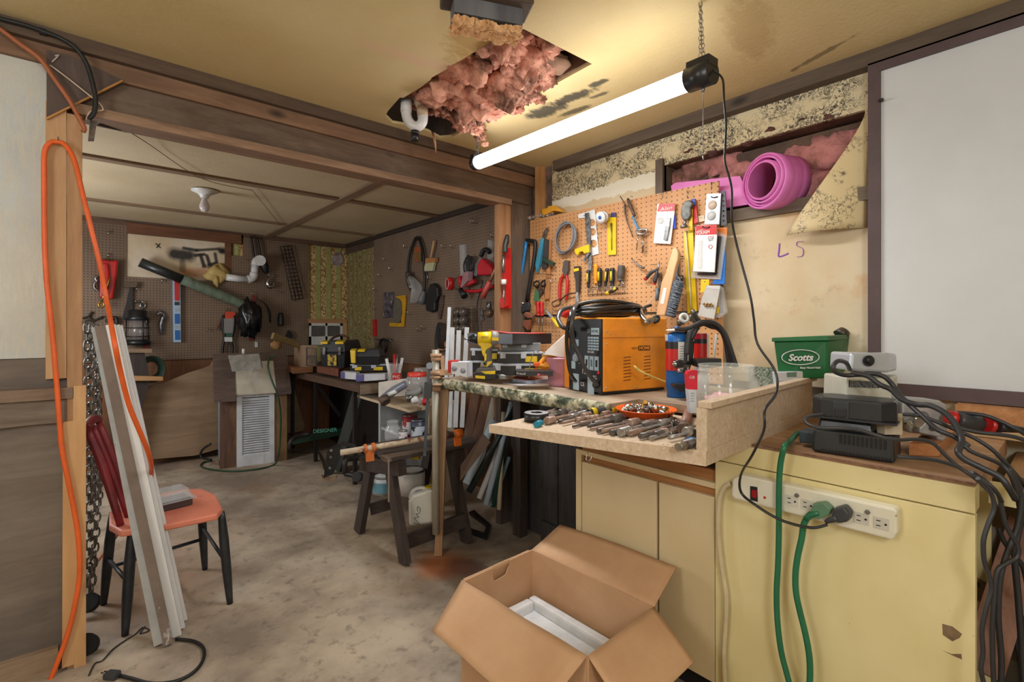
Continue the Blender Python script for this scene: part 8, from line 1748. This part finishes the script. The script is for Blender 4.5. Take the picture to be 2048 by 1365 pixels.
B().tube([at(1595,866,Z=ZY+.03),at(1578,885,Z=ZY+.012)]+jX([(405,85),(385,160),(375,250),(372,400),(372,560),(368,720),(360,880),(365,1040),(385,1200),(415,1320),(430,1390),(440,1560),(430,1740)],.058),.0085,10,5).go('cord',GP,t)
t=thing('white_cable','thick off white cable running down the left edge of the yellow cabinet','cable',jX([(70,800)],.02)[0])
B().tube(jX([(112,290),(80,310),(55,370),(45,480),(50,620),(70,780),(88,900),(85,1050),(75,1200),(80,1390),(85,1560),(80,1800)],.02),.008,10,5).go('cable',plain('ivory_cable',(212,196,160),.5),t)
bpy.context.view_layer.update()
for o in [q for q in COL.objects if q.parent is None and q.get('category') and not q.get('group') and q.get('kind') is None]:
    ps=[(c.matrix_world @ V(k)) for c in [o]+list(o.children_recursive) if c.type == 'MESH' for k in c.bound_box]
    if not ps:continue
    lo=[min(p[i] for p in ps) for i in range(3)];hi=[max(p[i] for p in ps) for i in range(3)]
    cy,cx_,z=(lo[1]+hi[1])/2,(lo[0]+hi[0])/2,hi[2]-min(.012,(hi[2]-lo[2])*.3)
    if lo[2] > 1.2 and 2.2 < hi[0] < XP+.001 and 1.2 < cy < 2.58:a,c=V((XP+.004,cy,z)),V((hi[0]-.008,cy,z))
    elif lo[2] > .97 and 2.1 < hi[0] < XPB+.001 and cy > 2.75:a,c=V((XPB+.004,cy,z)),V((hi[0]-.01,cy,z))
    elif lo[2] > .97 and YPB-.25 < hi[1] < YPB+.001 and cx_ < 1.95:a,c=V((cx_,YPB+.004,z)),V((cx_,hi[1]-.01,z))
    else:continue
    if o.type == 'MESH':
        b=B().cyl(c,a,.002,6);b.v=[p-o.location for p in b.v];pg=b.go('peg',STEEL,None,org=(0,0,0));pg.parent=o
    else:B().cyl(c,a,.002,6).go('peg',STEEL,o)
cd=bpy.data.cameras.new('camera');cam=bpy.data.objects.new('camera',cd);COL.objects.link(cam)
cd.sensor_width=36;cd.lens=36*F/2048;cd.clip_start=.02
cd.shift_y=-(682.5-CY)/2048*1.0
cam.location=(0,0,EYE);cam.rotation_euler=(math.radians(90),0,-YAW);SC.camera=cam
def area(name,loc,rot,sx,sy,e,c=(1,1,1),spread=180):
    l=bpy.data.lights.new(name,'AREA');l.shape='RECTANGLE';l.size=sx;l.size_y=sy;l.energy=e;l.color=c;l.spread=math.radians(spread)
    o=bpy.data.objects.new(name,l);COL.objects.link(o);o.location=loc;o.rotation_euler=rot;return o
mid=(LA+LB)/2;dl=LB-LA
rz=math.atan2(dl.y,dl.x)
area('shop_light_glow',mid-V((0,0,.045)),(0,0,rz),1.2,.05,22,(.92,.96,1))
def bulb(name,loc,e,r=.2,c=(1,.98,.95)):
    l=bpy.data.lights.new(name,'POINT');l.energy=e;l.shadow_soft_size=r;l.color=c
    o=bpy.data.objects.new(name,l);COL.objects.link(o);o.location=loc
bulb('rear_fill_light',(-.2,-.9,1.95),66,.25,(.88,.94,1));bulb('left_fill_light',(-1.4,.7,1.9),46,.25,(.88,.94,1))  # unseen fills added: rear stands in for bounce flash, left one softens it
bulb('back_room_fill_light',(-.8,4.3,1.45),70,.35,(.92,.96,1))  # fill added out of sight behind the partition to brighten the back room
w=bpy.data.worlds.new('world');SC.world=w;w.use_nodes=True
w.node_tree.nodes['Background'].inputs[0].default_value=(.9,.93,1,1);w.node_tree.nodes['Background'].inputs[1].default_value=.3
SC.view_settings.view_transform='Standard';SC.view_settings.look='None';SC.view_settings.gamma=1;SC.view_settings.exposure=0.1
SC.view_settings.use_curve_mapping=False
SC.cycles.max_bounces=8;SC.cycles.diffuse_bounces=4;SC.cycles.transparent_max_bounces=16;SC.cycles.sample_clamp_indirect=4;SC.cycles.use_denoising=True
SC.cycles.caustics_reflective=False;SC.cycles.caustics_refractive=False
